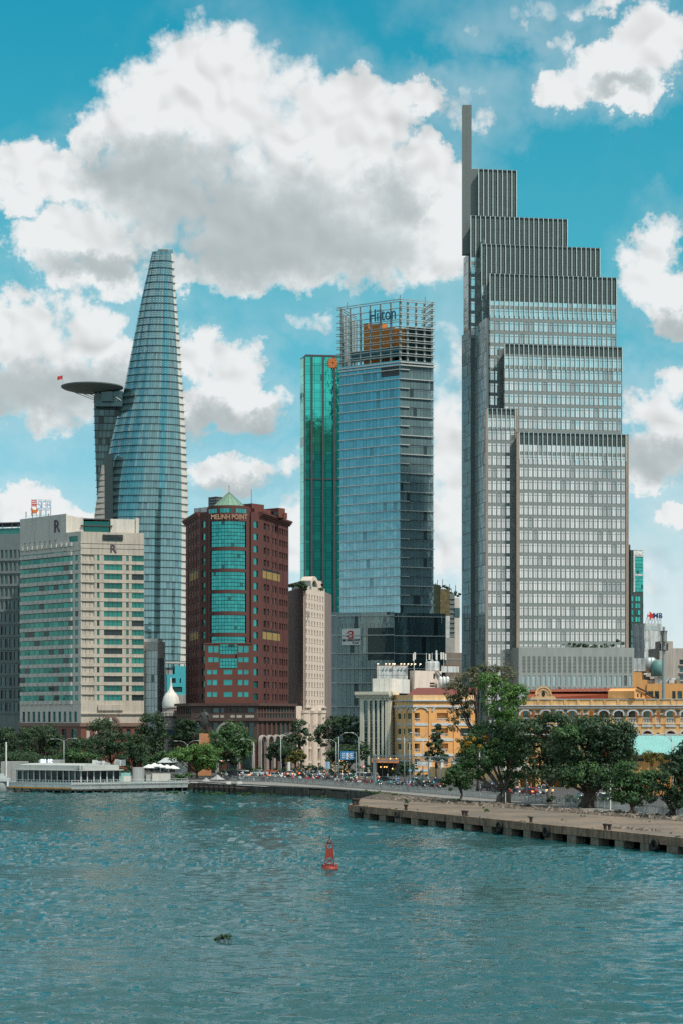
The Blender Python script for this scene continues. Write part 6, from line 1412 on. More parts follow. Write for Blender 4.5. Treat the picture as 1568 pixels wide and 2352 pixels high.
tree('widest dark banyan with a thick fluted trunk on the pier bank', (1352, 1866), [(1330, 1720, 70, 52), (1400, 1715, 60, 50), (1360, 1675, 60, 34), (1420, 1690, 38, 36), (1300, 1780, 40, 28), (1400, 1780, 60, 32), (1440, 1740, 22, 30), (1350, 1790, 50, 22)], 318, 24000, .23, 'leaf_dark', .62, stems=3, extra=[([(1340, 1775, 60, 24), (1420, 1770, 40, 20), (1300, 1690, 40, 22)], 3500, 'leaf_mid', .22)])
tree('round bushy small tree at the pier landing left of the big trees', (1058, 1842), [(1048, 1785, 34, 24), (1030, 1798, 20, 18), (1066, 1795, 22, 22), (1045, 1768, 22, 14)], 352, 5000, .22, 'leaf_mid', .22)
tree('low spreading green tree in front of the orange wall', (1452, 1880), [(1425, 1810, 34, 28), (1470, 1800, 44, 26), (1440, 1770, 26, 20), (1500, 1795, 36, 26), (1450, 1832, 46, 18)], 298, 9000, .21, 'leaf_mid', .3, stems=2)
tree('dark leafy tree cut by the right edge above the pier', (1548, 1890), [(1545, 1790, 40, 40), (1580, 1760, 40, 60), (1520, 1825, 40, 24), (1570, 1840, 40, 30), (1552, 1742, 24, 14)], 288, 9000, .21, 'leaf_dark', .35, stems=3)
tree('small wispy yellow green tree against the orange wall', (1505, 1800), [(1498, 1742, 20, 13), (1516, 1744, 16, 14), (1490, 1733, 16, 8)], 345, 1500, .15, 'leaf_gold', .16, clump=.5)
# street and square
tree('slim young tree in front of the yellow wing', (1000, 1790), [(1002, 1690, 15, 18), (1000, 1715, 22, 18), (1010, 1740, 20, 14), (985, 1735, 14, 12), (1004, 1665, 8, 10)], 470, 3600, .26, 'leaf_dark', .2)
for i, (lab, base, cr, Y, n, mm) in enumerate([
    ('dense dark tree hiding the foot of the blue glass hotel podium', (790, 1775), [(762, 1672, 34, 26), (800, 1665, 36, 26), (780, 1700, 40, 24), (812, 1690, 24, 26), (740, 1690, 20, 26)], 528, 7000, 'leaf_dark'),
    ('low wide dark tree beside the blue road sign', (800, 1780), [(790, 1735, 42, 20), (825, 1730, 26, 24), (765, 1742, 22, 16)], 500, 4500, 'leaf_dark'),
    ('slender open tree in front of the pale tower foot', (690, 1775), [(688, 1672, 18, 20), (700, 1695, 28, 20), (672, 1705, 22, 18)], 520, 3000, 'leaf_dark'),
    ('dark round tree at the red tower arcade, right of the white arches', (655, 1775), [(645, 1720, 28, 20), (665, 1735, 26, 18), (630, 1740, 20, 14)], 512, 3600, 'leaf_dark'),
    ('large dark green tree in front of the red tower entrance arch', (540, 1785), [(540, 1690, 34, 34), (510, 1700, 34, 28), (560, 1710, 26, 30), (530, 1730, 46, 26), (500, 1728, 30, 22)], 492, 9500, 'leaf_mid'),
    ('flat topped bright green tree left of the statue plinth', (452, 1785), [(430, 1728, 34, 11), (465, 1722, 30, 12), (405, 1740, 24, 10), (450, 1745, 30, 10), (474, 1742, 34, 16), (492, 1730, 22, 14), (470, 1760, 34, 10)], 480, 7500, 'leaf_bright'),
    ('dark tree right behind the domed turret', (430, 1760), [(432, 1672, 30, 22), (450, 1690, 26, 22), (415, 1700, 22, 22)], 536, 4200, 'leaf_dark'),
    ('tall dark tree between the cream hotel and the domed turret', (350, 1770), [(352, 1660, 32, 22), (335, 1690, 26, 26), (370, 1700, 28, 26), (350, 1725, 36, 22)], 540, 6500, 'leaf_dark'),
    ('dark tree with feathery top in front of the red granite base', (255, 1770), [(238, 1672, 34, 22), (262, 1700, 40, 26), (230, 1715, 40, 28), (285, 1725, 34, 24)], 526, 8000, 'leaf_dark'),
    ('broad dark tree left of the red granite corner', (100, 1770), [(100, 1690, 34, 26), (70, 1700, 36, 32), (125, 1715, 26, 28), (95, 1735, 46, 20)], 530, 8000, 'leaf_dark'),
    ('dark tree with a yellowish side cut by the left edge', (20, 1770), [(20, 1705, 30, 34), (-10, 1700, 40, 40), (40, 1735, 30, 20)], 534, 6500, 'leaf_dark'),
    ('low green tree behind the floating restaurant roof', (180, 1775), [(170, 1735, 30, 14), (150, 1745, 26, 12), (200, 1742, 26, 12)], 505, 3200, 'leaf_mid'),
    ('dark bushy tree at the left of the red granite base', (195, 1770), [(185, 1722, 34, 26), (205, 1745, 40, 16), (160, 1742, 34, 18)], 520, 5000, 'leaf_dark'),
    ('dark bushy tree below the niche of the cream hotel', (310, 1770), [(312, 1715, 26, 24), (300, 1745, 36, 16), (330, 1745, 30, 18)], 518, 4600, 'leaf_dark'),
    ('low dense tree filling the gap behind the bus sign', (45, 1770), [(50, 1745, 50, 18), (10, 1748, 40, 18), (90, 1750, 40, 14)], 512, 4600, 'leaf_dark'),
    ('feathery pale tree beside the arcade foot by the street lamp', (680, 1780), [(686, 1738, 18, 16), (672, 1748, 14, 10)], 488, 1500, 'leaf_gold'),
    ('dark tree at the foot of the yellow wing behind the gantry', (925, 1785), [(915, 1762, 30, 16), (935, 1768, 22, 12), (900, 1770, 18, 10)], 505, 2800, 'leaf_dark'),
    ('dark tree right of the gantry in front of the yellow wing', (1085, 1790), [(1080, 1725, 30, 34), (1100, 1760, 30, 24), (1065, 1752, 22, 24)], 430, 5500, 'leaf_dark'),
    ('small round street tree beside the domed turret foot', (372, 1780), [(372, 1740, 24, 18), (350, 1750, 18, 12), (395, 1748, 18, 12)], 498, 2600, 'leaf_mid')]):
    tree(lab, base, cr, Y, n, .27, mm, .26, group='street trees round the square')
# tufts of grass and weeds in the joints of the pier
tv = []
for i in range(60):
    u = random.uniform(2, 120); d = random.choice((random.uniform(-.6, -.1), random.uniform(-22, -3))); q = pf.P(u, 2.0, d); tv.append((q[0], q[1], 2.03, random.uniform(.15, .5), random.uniform(.15, .4), random.uniform(.05, .16)))
leaf_mesh('pier_weeds', tv, 1500, .07, 'weed', None, 77, .16, kind='stuff', label='tufts of weeds growing in the joints of the pier', cat='weeds')
# rooftop planting
for lab, cr, Y, zy in (('dark shrubs hanging over the roof edge of the pale tower', [(680, 1346, 16, 6), (694, 1345, 9, 8), (700, 1352, 6, 8), (740, 1350, 5, 7)], 584, 1352), ('row of dark shrubs on the podium roof of the tallest tower', [(1320, 1480, 12, 7), (1345, 1481, 14, 5), (1370, 1482, 12, 5), (1395, 1482, 12, 5), (1425, 1476, 14, 11)], 603, 1490),
                       ('ragged weeds growing on the overgrown brown building roof', [(1000, 1345, 14, 8), (1022, 1348, 14, 7), (1045, 1362, 14, 8)], 720, 1352)):
    k = Y / S; leaf_mesh('roof_shrubs', [(X(x, Y), Y - 1.0 if Y == 584 else Y + 8, Z(y, Y), rx * k, rx * k * .6, ry * k) for x, y, rx, ry in cr], 1100, .3, 'leaf_dark', None, int(Y), .6, label=lab, cat='shrubs')
# clumps of weeds at the foot of the river wall, plant on the pier, floating hyacinth
wv = []
for (a, b, n) in (((-38, 437), (-14, 424), 26), ((-6, 413), (-2.5, 409), 5), ((4, 394), (13, 369), 12), ((20, 350), (29, 329), 9)):
    for i in range(n): t_ = i / n; wv.append((a[0] + (b[0] - a[0]) * t_ + random.uniform(-.6, .6), a[1] + (b[1] - a[1]) * t_ - .4 + random.uniform(-.5, .3), .15 if b[1] > 372 else 1.9, random.uniform(.5, 1.2), .5, random.uniform(.1, .35)))
leaf_mesh('river_weeds', wv, 3800, .13, 'weed', None, 5, .35, kind='stuff', label='green water weeds along the foot of the river wall', cat='weeds')
def pier_plant():
    Y = DG(1868); t = root('pier_sapling', 'small green plant sprouting from the middle of the pier deck', 'plant', (X(1113, Y), Y, 2.0)); k = Y / S
    b = MB(); b.tube([(X(1113, Y), Y, 1.98), (X(1112, Y), Y, 2.6)], .03, 5); b.tube([(X(1113, Y), Y, 2.1), (X(1108, Y), Y, 2.7)], .02, 5); b.build('stem', 'bark', t)
    leaf_mesh('leaves', [(X(1111, Y), Y, 2.65, .42, .4, .42), (X(1116, Y), Y, 2.35, .35, .3, .25)], 160, .13, 'leaf_bright', t, 9, .18)
pier_plant()
def pier_plant2():
    Y = DG(1845); t = root('pier_bush', 'low dark bush on the far end of the pier deck', 'plant', (X(928, Y), Y, 2.0)); b = MB(); b.tube([(X(928, Y), Y, 1.98), (X(928, Y), Y, 2.3)], .03, 5); b.build('stem', 'bark', t); leaf_mesh('leaves', [(X(928, Y), Y, 2.3, .8, .5, .35)], 160, .14, 'leaf_dark', t, 19, .25)
pier_plant2()
def hyacinth():
    Y = 143.7; t = root('floating_hyacinth', 'dark clump of floating water hyacinth on the near water', 'plant', (X(515, Y), Y, 0)); W_ = .14
    leaf_mesh('leaves', [(X(508, Y), Y, .17 + W_, .36, .30, .20), (X(520, Y), Y, .16 + W_, .36, .3, .18), (X(529, Y), Y + .1, .2 + W_, .22, .2, .18), (X(500, Y), Y, .08 + W_, .22, .2, .1)], 620, .09, 'leaf_dark', t, 4, .12)
    b = MB()
    for i in range(26): x = X(515 + random.uniform(-18, 18), Y); y = Y + random.uniform(-.2, .2); b.tube([(x, y, -.05), (x + random.uniform(-.08, .08), y, random.uniform(.22, .5))], .014, 4)
    b.build('stalks', 'bark', t)
hyacinth()
# ------------------------------------------------------------------ floating restaurant and jetty on the left
mat('hull_grey', (.30, .325, .325), .7, var=.12, streak=.25); mat('hull_orange', (.55, .24, .03), .6, var=.15, streak=.2); mat('deck_white', (.44, .48, .48), .6, var=.1, streak=.2); mat('cabin_roof', (.40, .42, .40), .7, var=.12, streak=.1)
mat('lit_sign', (.7, .8, .95), .5, emit=(.62, .78, 1.0), es=.8); mat('canvas', (.62, .64, .62), .8, var=.08)
def pontoon():
    t = root('floating_restaurant', 'long grey white floating restaurant with an orange hull stripe and glazed cabin', 'pontoon', (X(165, 440), 440, 0))
    fl = F.px(20, 446, 165, 438); fr_ = F.px(165, 438, 432, 452); h = MB(); o = MB(); w = MB(); rail = MB(); pile = MB()
    zd = 1.72
    fl.hexa(o, 0, fl.L, .85, 1.15, -3, .05); fl.hexa(w, 0, fl.L, 1.15, zd - .05, -3, .03); fr_.hexa(h, 0, fr_.L, .78, zd, -4, 0)
    poly = [fl.A, fl.B, fr_.B, Vector((fr_.B.x, fr_.B.y + 7)), Vector((fl.A.x, fl.A.y + 12))]; dk3 = MB(); dk3.prism([tuple(p) for p in poly], zd - .3, zd + .02); dk3.build('deck', 'hull_grey', t)
    o.build('hull_stripe', 'hull_orange', t); w.build('hull_white', 'deck_white', t); h.build('hull', 'hull_grey', t)
    for f in (fl, fr_):
        n = round(f.L / 1.6)
        for i in range(n + 1): u = f.L * i / n; f.hexa(rail, u - .04, u + .04, zd, zd + 1.05, -.12, -.04)
        for z in (zd + 1.0, zd + .55, zd + .2): f.hexa(rail, 0, f.L, z, z + .07, -.12, -.04)
        f.hexa(rail, 0, f.L, zd, zd + .6, -.2, -.17)
        for i in range(round(f.L / 2.2)): b = MB(); p = f.P(f.L * (i + .5) / round(f.L / 2.2), 0, -.7); b.lathe((p[0], p[1], -1.5), [(.22, 0), (.22, 2.4)], 8); b.build('pile', 'concrete', t)
    rail.build('railing', 'white_metal', t)
    # cabin
    c0 = F.px(38, 452, 186, 443.5); c1 = F.px(186, 443.5, 276, 448); zr = 4.75
    rf = MB()
    for f, nn, a in ((c0, 11, .85), (c1, 6, .85)):
        for i in range(nn + 1): b = MB(); u = f.L * i / nn; f.hexa(b, u - .12, u + .12, zd, zr, -.2, 0); b.build('cabin_post', 'deck_white', t)
        for i in range(nn): b = MB(); f.hexa(b, f.L * i / nn + .12, f.L * (i + 1) / nn - .12, zd + .2, zr - .1, -.35, -.28); b.build('cabin_window', 'cabin_glass', t)
        f.hexa(rf, -.8, f.L + .5, zr, zr + .18, -7, .9); f.hexa(rf, -.1, f.L, zr + .18, zr + 1.15, -7, -.6)
        f.hexa(rf, 0, f.L, zd, zr, -7, -3.5)
    rf.hexa([c0.P(0, zr + 1.15, -.6), c0.P(c0.L, zr + 1.15, -.6), c0.P(c0.L, zr + 1.15, -7), c0.P(0, zr + 1.15, -7)], [c0.P(2, zr + 1.5, -2.5), c0.P(c0.L, zr + 1.5, -2.5), c0.P(c0.L, zr + 1.5, -6), c0.P(2, zr + 1.5, -6)]); rf.build('cabin_roof', 'cabin_roof', t)
    for (a, b_, y0, y1, m_) in ((278, 300, 1800, 1776, 'teal_roof'), (284, 306, 1800, 1783, 'cream_pale'), (306, 332, 1800, 1763, 'grey_paint'), (336, 348, 1800, 1780, 'grey_paint'), (350, 392, 1800, 1778, 'cream_pale')):
        f = F.px(a, 449.5 - .1 * (a % 7), b_, 450 - .1 * (a % 7)); b = MB(); f.hexa(b, 0, f.L, zd, Z(y1, 450), -2, 0); b.build('service_cabin', m_, t)
    b = MB(); q = F.px(318, 447, 325, 447)
    for i in range(9): q.hexa(b, 0, q.L, zd + i * .38, zd + i * .38 + .06, 0, .06)
    q.hexa(b, 0, .07, zd, zd + 3.5, 0, .05); q.hexa(b, q.L - .07, q.L, zd, zd + 3.5, 0, .05); b.build('ladder', 'white_metal', t)
    for i in range(14): b = MB(); x = random.uniform(215, 290); p = (X(x, 452), 452 + random.uniform(-1, 1), zr + 1.15); s_ = random.uniform(.3, .8); b.box(p[0] - s_, p[0] + s_, p[1] - .4, p[1] + .4, p[2] - .2, p[2] + random.uniform(.4, 1.2)); b.build('roof_unit', random.choice(('steel', 'grey_paint', 'dirty_white')), t)
    mx2 = MB(); fm = F.px(2, 470, 60, 470); fm.hexa(mx2, 0, fm.L, zd, Z(1750, 470), -4, 0); mx2.build('ticket_hall', 'grey_paint', t)
    text('BUS', 1.9, (X(107, 458), 458, Z(1752, 458)), (R(90), 0, 0), 'lit_sign', t, bold=.06, sx=.85)
    b = MB(); f = F.px(88, 459, 145, 459); f.hexa(b, 0, f.L, Z(1766, 459), Z(1746, 459), -3, -.6); b.build('rear_kiosk', 'grey_paint', t)
glass('cabin_glass', (.03, .045, .045), .3, .1, .5, .2)
pontoon()
def dolphin():
    Y = 441; t = root('mooring_dolphin', 'round grey concrete mooring pillar at the left edge of the river', 'pillar', (X(2, Y), Y, 0)); b = MB(); b.lathe((X(2, Y), Y, -1.5), [(1.35, 0), (1.35, 5.0), (1.2, 5.1)], 18); b.build('pillar', 'hull_grey', t, smooth=True)
    b = MB(); f = F.px(-20, Y - 2, 24, Y - 1); f.hexa(b, 0, f.L, Z(1795, Y), Z(1788, Y), -4, 0); f.hexa(b, f.L * .4, f.L * .7, Z(1788, Y), Z(1778, Y), -3, -.8); b.build('cap_platform', 'deck_white', t)
dolphin()
UM = None
def umbrella(i, x, y, Y):
    t = root('white_parasol', ('leftmost white parasol on the jetty terrace', 'second white parasol from the left on the jetty terrace', 'third white parasol from the left on the jetty terrace', 'fourth white parasol from the left on the jetty terrace', 'rightmost white parasol on the jetty terrace')[i], 'parasol', (X(x, Y), Y, GZ), 'white parasols on the jetty terrace'); b = MB(); zt = Z(y, Y); c = (X(x, Y), Y, 0)
    b.tube([(c[0], c[1], GZ), (c[0], c[1], zt)], .05, 6); b.build('pole', 'steel', t)
    b = MB(); b.lathe(c, [(1.6, zt - .75), (1.55, zt - .6), (.5, zt - .12), (.35, zt + .02), (.05, zt + .12)], 8); b.build('canopy', 'canvas', t)
for i, (x, y) in enumerate(((342, 1757), (355, 1754), (368, 1756), (384, 1758), (398, 1759))): umbrella(i, x, y, 466 + i)
for i, (x, y, lab) in enumerate(((474, 1787, 'left one of two small grey tent roofs by the embankment fence'), (500, 1780, 'right one of two small grey tent roofs by the embankment fence'))):
    t = root('grey_tent', lab, 'tent', (X(x, 458), 458, 2.0), 'tent roofs by the fence'); b = MB(); k = 458 / S; cx = X(x, 458); zt = Z(y, 458)
    b.lathe((cx, 458, 0), [(18 * k, zt - 1.1), (8 * k, zt - .6), (.1, zt)], 4); b.build('tent_roof', 'grey_paint', t)
    for a in range(4): q = MB(); an = a * math.pi / 2; q.tube([(cx + 17 * k * math.cos(an), 458 + 17 * k * math.sin(an), 1.98), (cx + 17 * k * math.cos(an), 458 + 17 * k * math.sin(an), zt - 1.05)], .04, 5); q.build('tent_pole', 'steel', t)
def pavilion():
    Y = 486; t = root('white_pavilion', 'small white roofed pavilion with a slatted side behind the parasols', 'pavilion', (X(395, Y), Y, GZ)); f = F.px(365, Y, 428, Y - 2); b = MB(); z1 = Z(1741, Y); b.add([f.P(0, Z(1752, Y), 1), f.P(f.L * .7, Z(1752, Y), 1), f.P(f.L * .8, z1, -2), f.P(f.L * .12, z1, -2)], [(0, 1, 2, 3)]); b.build('roof', 'deck_white', t)
    for i in range(9): q = MB(); u = f.L * (.66 + .34 * i / 8); f.hexa(q, u - .1, u + .1, GZ, z1 - .2 - .05 * i, -.3, -.1); q.build('slat', 'white_metal', t)
    for u in (.3, f.L * .35, f.L * .6): q = MB(); f.hexa(q, u, u + .2, GZ, Z(1752, Y), -.2, 0); q.build('post', 'white_metal', t)
pavilion()
def old_jetty():
    t = root('old_jetty', 'dark rusty jetty platform on piles below the embankment', 'jetty', (X(490, 436), 436, 0)); f = F.px(440, 441, 545, 432); b = MB(); f.hexa(b, 0, f.L, 1.05, 1.35, -3, 0); f.hexa(b, 0, f.L, 1.75, 1.85, -.3, -.1); b.build('platform', 'rust_dark', t)
    for i in range(9): q = MB(); u = f.L * (i + .3) / 9; f.hexa(q, u - .15, u + .15, -1, 1.9, -.4, -.1); q.build('pile', 'rust_dark', t)
    for x in (520, 546): q = MB(); f2 = F.px(x, 437, x + 11, 437); f2.hexa(q, 0, f2.L, 2.0, 2.55, -.6, 0); q.build('white_barrier', 'white_paint', t)
old_jetty()

# ------------------------------------------------------------------ red channel buoy
mat('buoy_red', (.25, .028, .014), .6, var=.25, scale=3.0, streak=.2); mat('buoy_dark', (.10, .02, .018), .7, var=.2)
def buoy():
    Y = 213.5; cx = X(757, Y); t = root('channel_buoy', 'red lattice channel buoy floating in the middle of the river', 'buoy', (cx, Y, 0)); k = Y / S
    b = MB(); b.lathe((cx, Y, 0), [(19 * k, -.25), (20 * k, -.02), (19.5 * k, .12), (17 * k, .32), (12 * k, .40), (2 * k, .42)], 24); b.build('float', 'buoy_red', t, smooth=True)
    b = MB(); b.lathe((cx, Y, 0), [(19.6 * k, -.2), (20.3 * k, -.02), (19.8 * k, .05)], 24); b.build('rubber_rim', 'black_rubber', t)
    z0, z1, z2, z3, z4 = .38, Z(1987, Y), Z(1970, Y), Z(1950, Y), Z(1938, Y)
    def hw(z): return (11.0 - (z - z0) / (z4 - z0) * 5.2) * k
    for sx in (-1, 1):
        for sy in (-1, 1): b = MB(); b.tube([(cx + sx * hw(z0), Y + sy * hw(z0), z0), (cx + sx * hw(z4), Y + sy * hw(z4), z4)], .055, 6); b.build('leg', 'buoy_red', t)
    for za, zb in ((z3, z2),):
        for d in ((0, -1), (0, 1), (1, 0), (-1, 0)):
            b = MB(); tx, ty = -d[1], d[0]; q = lambda s_, z: (cx + d[0] * (hw(z) + .03) + tx * s_ * hw(z), Y + d[1] * (hw(z) + .03) + ty * s_ * hw(z), z); b.add([q(-1, zb), q(1, zb), q(1, za), q(-1, za)], [(0, 1, 2, 3)]); b.build('day_panel', 'buoy_red', t)
    for d in ((0, -1), (0, 1), (1, 0), (-1, 0)):
        tx, ty = -d[1], d[0]; q = lambda s_, z: (cx + d[0] * hw(z) + tx * s_ * hw(z), Y + d[1] * hw(z) + ty * s_ * hw(z), z); b = MB(); b.tube([q(-1, z1), q(1, z2)], .035, 5); b.tube([q(1, z1), q(-1, z2)], .035, 5); b.tube([q(-1, z1), q(1, z1)], .04, 5); b.build('cross_brace', 'buoy_red', t)
    b = MB(); b.lathe((cx, Y, 0), [(6.5 * k, z4 - .05), (7 * k, z4), (7 * k, z4 + .1), (6 * k, z4 + .12)], 12); b.build('platform', 'buoy_dark', t)
    for s_ in (-1, 1): b = MB(); b.tube([(cx + s_ * 6 * k, Y, z4 + .04), (cx + s_ * 12 * k, Y, z4 + .08)], .025, 5); b.tube([(cx + s_ * 11 * k, Y, z4 + .08), (cx + s_ * 8 * k, Y, z3)], .02, 5); b.build('side_arm', 'buoy_dark', t)
    z5 = Z(1932, Y)
    for s_ in (-1, 1): b = MB(); b.tube([(cx + s_ * 3.6 * k, Y, z4 + .1), (cx + s_ * 3.6 * k, Y, z5)], .035, 5); b.build('lantern_post', 'buoy_dark', t)
    b = MB(); b.lathe((cx, Y, 0), [(4.6 * k, z5), (2 * k, z5 + .12), (.6 * k, z5 + .2)], 10); b.build('lantern_cap', 'buoy_dark', t)
    b = MB(); b.lathe((cx, Y, 0), [(.5 * k, z5 + .1), (.5 * k, Z(1926, Y)), (1.7 * k, Z(1926, Y)), (1.7 * k, Z(1921, Y))], 8); b.build('lantern', 'buoy_dark', t)
    for s_ in (-1, 1): b = MB(); b.lathe((cx + s_ * 16 * k, Y - .1, .3), [(.16, 0), (.05, .3)], 6); b.build('lifting_eye', 'buoy_red', t)
buoy()

# ------------------------------------------------------------------ street lamps, signs, gantry
def lamp(label, x, ytop, Y, arms, h=None, r=.11):
    t = root('street_lamp', label, 'street lamp', (X(x, Y), Y, GZ), 'street lamps'); zt = Z(ytop, Y); cx = X(x, Y); b = MB(); b.tube([(cx, Y, GZ), (cx, Y, GZ + (zt - GZ) * .5), (cx, Y, zt - .3)], [r * 1.3, r, r * .7], 8); b.build('pole', 'lamp_grey', t, smooth=True)
    b = MB(); b.lathe((cx, Y, GZ), [(r * 2.2, 0), (r * 2, .5), (r * 1.3, .6)], 8); b.build('base', 'lamp_grey', t)
    for (dx, dz) in arms:
        b = MB(); b.tube([(cx, Y, zt - .6), (cx + dx * .3, Y, zt + dz * .6 - .1), (cx + dx * .65, Y, zt + dz * .95), (cx + dx, Y, zt + dz)], [r * .6, r * .5, r * .45, r * .4], 6); a = b.build('arm', 'lamp_grey', t, smooth=True)
        b = MB(); s_ = 1 if dx > 0 else -1; b.hexa([(cx + dx - .1 * s_, Y - .14, zt + dz - .1), (cx + dx + .75 * s_, Y - .12, zt + dz - .06), (cx + dx + .75 * s_, Y + .12, zt + dz - .06), (cx + dx - .1 * s_, Y + .14, zt + dz - .1)][::s_], [(cx + dx - .1 * s_, Y - .1, zt + dz + .07), (cx + dx + .7 * s_, Y - .08, zt + dz + .05), (cx + dx + .7 * s_, Y + .08, zt + dz + .05), (cx + dx - .1 * s_, Y + .1, zt + dz + .07)][::s_]); b.build('lamp_head', 'lamp_grey', a)
mat('lamp_grey', (.34, .38, .38), .5, .3, var=.08)
for a in (('curved single arm street lamp right of the white arches', 645, 1690, 470, [(2.0, .6)]), ('two armed lamp in front of the red granite corner', 147, 1699, 498, [(-2.6, .15), (2.6, .3)]), ('two armed lamp below the statue plinth', 431, 1707, 490, [(-2.6, .5), (2.6, .6)]),
          ('lamp with one arm to the left, standing left of the white arches', 583, 1702, 462, [(-2.4, .4)]), ('lamp with one arm to the right just left of the blue sign', 778, 1690, 455, [(2.6, .7)]), ('short lamp with an arm to the left beside the blue sign', 772, 1702, 468, [(-2.0, .3)]), ('lamp with an arm to the left in front of the cream ribs', 823, 1690, 458, [(-2.6, .7)]),
          ('lamp with an arm to the right before the yellow end wall', 928, 1690, 425, [(2.0, .6)]), ('lamp with an arm to the left before the yellow end wall', 940, 1703, 430, [(-2.0, .5)]), ('two armed lamp before the yellow balconies', 970, 1690, 448, [(-2.2, .7), (2.2, .7)]),
          ('tall plain lamp post right of the gantry', 1100, 1710, 372, [(1.2, .3)]), ('slim lamp standing between the big tree trunks', 1208, 1705, 352, [(-1.0, .3)]), ('double curved lamp in front of the turquoise roof', 1543, 1697, 352, [(-2.4, .6), (-1.2, .9)])): lamp(*a)
for lab, x, y0, y1, Y, r in (('short pale post at the left edge by the dark trees', 14, 1706, 1768, 470, .2), ('pale stone gate post in the flower beds', 663, 1745, 1775, 500, .45), ('thin white marker post on the pier bank right of the banyan', 1401, 1795, 1862, DG(1862), .10), ('thin white stake at the tall tree trunk', 1160, 1822, 1848, DG(1849), .07)):
    b = MB(); b.lathe((X(x, Y), Y, 0), [(r * 1.3, 1.95), (r, 2.2), (r * .9, Z(y0, Y)), (r * .3, Z(y0, Y) + .1)], 10); b.build('marker_post', 'white_paint', label=lab, cat='post')
def gantry():
    t = root('sign_gantry', 'grey truss gantry spanning the embankment road', 'gantry', (X(860, 425), 425, GZ)); A = Vector((X(859, 425), 425)); B = Vector((X(1068, 402), 402)); f = F(A, B); z1 = Z(1737, 420); z0 = z1 - 1.0
    for u in (0, f.L): b = MB(); f.hexa(b, u - .22, u + .22, GZ, z1 + .25, -.3, .3); b.build('post', 'steel', t)
    for z in (z0, z1): b = MB(); f.hexa(b, 0, f.L, z - .08, z + .08, -.3, -.14); b.build('chord', 'steel', t); b = MB(); f.hexa(b, 0, f.L, z - .08, z + .08, .14, .3); b.build('chord', 'steel', t)
    n = 22
    for i in range(n): b = MB(); a = f.L * i / n; c = f.L * (i + 1) / n; b.tube([f.P(a, z0 if i % 2 else z1, .22), f.P(c, z1 if i % 2 else z0, .22)], .05, 4); b.tube([f.P(a, z0 if i % 2 else z1, -.22), f.P(c, z1 if i % 2 else z0, -.22)], .05, 4); b.build('web_member', 'steel', t)
gantry()
mat('road_blue', (.02, .19, .42), .5, var=.08)
def road_sign():
    Y = 462; t = root('blue_direction_sign', 'large blue direction sign with white route arrows over the traffic', 'sign', (X(817, Y), Y, GZ)); f = F.px(782, Y, 812, Y + .5); b = MB(); f.hexa(b, 0, f.L, Z(1746, Y), Z(1726, Y), -.1, 0); b.build('board', 'road_blue', t)
    b = MB(); f.hexa(b, f.L * .42, f.L * .50, Z(1744.5, Y), Z(1729.5, Y), 0, .03); c = f.P(f.L * .47, Z(1737, Y), .03)
    for a in (-70, -35, 0, 35, 62): e = (c[0] + 1.0 * math.cos(math.radians(a)), c[1], c[2] + .85 * math.sin(math.radians(a))); b.tube([c, e], .06, 4)
    for i in range(3):
        for u0, u1 in ((.06, .34), (.70, .94)): f.hexa(b, f.L * u0, f.L * u1, Z(1731.5 + i * 4.6, Y), Z(1730.5 + i * 4.6, Y), 0, .03); f.hexa(b, f.L * u0, f.L * (u1 - .08), Z(1733.3 + i * 4.6, Y), Z(1732.6 + i * 4.6, Y), 0, .03)
    b.build('route_arrows', 'sign_white', t)
    b = MB(); b.tube([(X(817, Y), Y + .3, GZ), (X(817, Y), Y + .3, Z(1727, Y))], .14, 8); b.build('post', 'lamp_grey', t)
    b = MB(); [b.tube([(X(817, Y), Y + .3, Z(y, Y)), f.P(f.L * .9, Z(y, Y), -.12)], .06, 5) for y in (1730, 1742)]; b.build('bracket', 'lamp_grey', t)
road_sign()
def plate_sign(name, label, x0, x1, y0, y1, Y, m, px_, round_=False, ring=None):
    t = root(name, label, 'sign', (X(px_, Y), Y, GZ)); f = F.px(x0, Y, x1, Y + .2); b = MB()
    if round_:
        c = f.P(f.L / 2, Z((y0 + y1) / 2, Y), 0); rr = f.L / 2; n = 16; v = [(c[0] + rr * math.cos(2 * math.pi * i / n), c[1], c[2] + rr * math.sin(2 * math.pi * i / n)) for i in range(n)]; b.add(v + [(p[0], p[1] + .06, p[2]) for p in v], [tuple(range(n)), tuple(range(2 * n - 1, n - 1, -1))] + [(i, (i + 1) % n, n + (i + 1) % n, n + i) for i in range(n)]); b.build('plate', m, t)
        q = MB(); v = [(c[0] + rr * .62 * math.cos(2 * math.pi * i / n), c[1] - .02, c[2] + rr * .62 * math.sin(2 * math.pi * i / n)) for i in range(n)]; q.add(v, [tuple(range(n))]); q.build('plate_centre', ring, t)
    else: f.hexa(b, 0, f.L, Z(y1, Y), Z(y0, Y), -.08, 0); b.build('plate', m, t)
    b = MB(); b.tube([(X(px_, Y), Y + .15, GZ), (X(px_, Y), Y + .15, Z(y0, Y))], .07, 6); b.build('post', 'lamp_grey', t); return t, f
plate_sign('pale_board_sign', 'pale rectangular sign board on a post under the gantry', 957, 980, 1750, 1760, 405, 'sign_white', 950)
b = MB(); Yq = 405; b.tube([(X(950, Yq), Yq + .15, Z(1752, Yq)), (X(960, Yq), Yq + .1, Z(1752, Yq))], .06, 5); b.build('bracket', 'lamp_grey', bpy.data.objects['pale_board_sign'])
plate_sign('pale_blue_sign', 'small pale blue sign standing left of the large blue sign', 747, 758, 1750, 1766, 470, 'sign_lightblue', 752)
plate_sign('no_entry_sign', 'round white sign with red rim near the lit cafe', 830, 838, 1757, 1765, 455, 'sign_red', 834, True, 'sign_white')
plate_sign('round_blue_sign', 'round blue traffic sign with a white ring centre', 937, 945, 1766, 1774, 418, 'road_blue', 941, True, 'sign_lightblue')
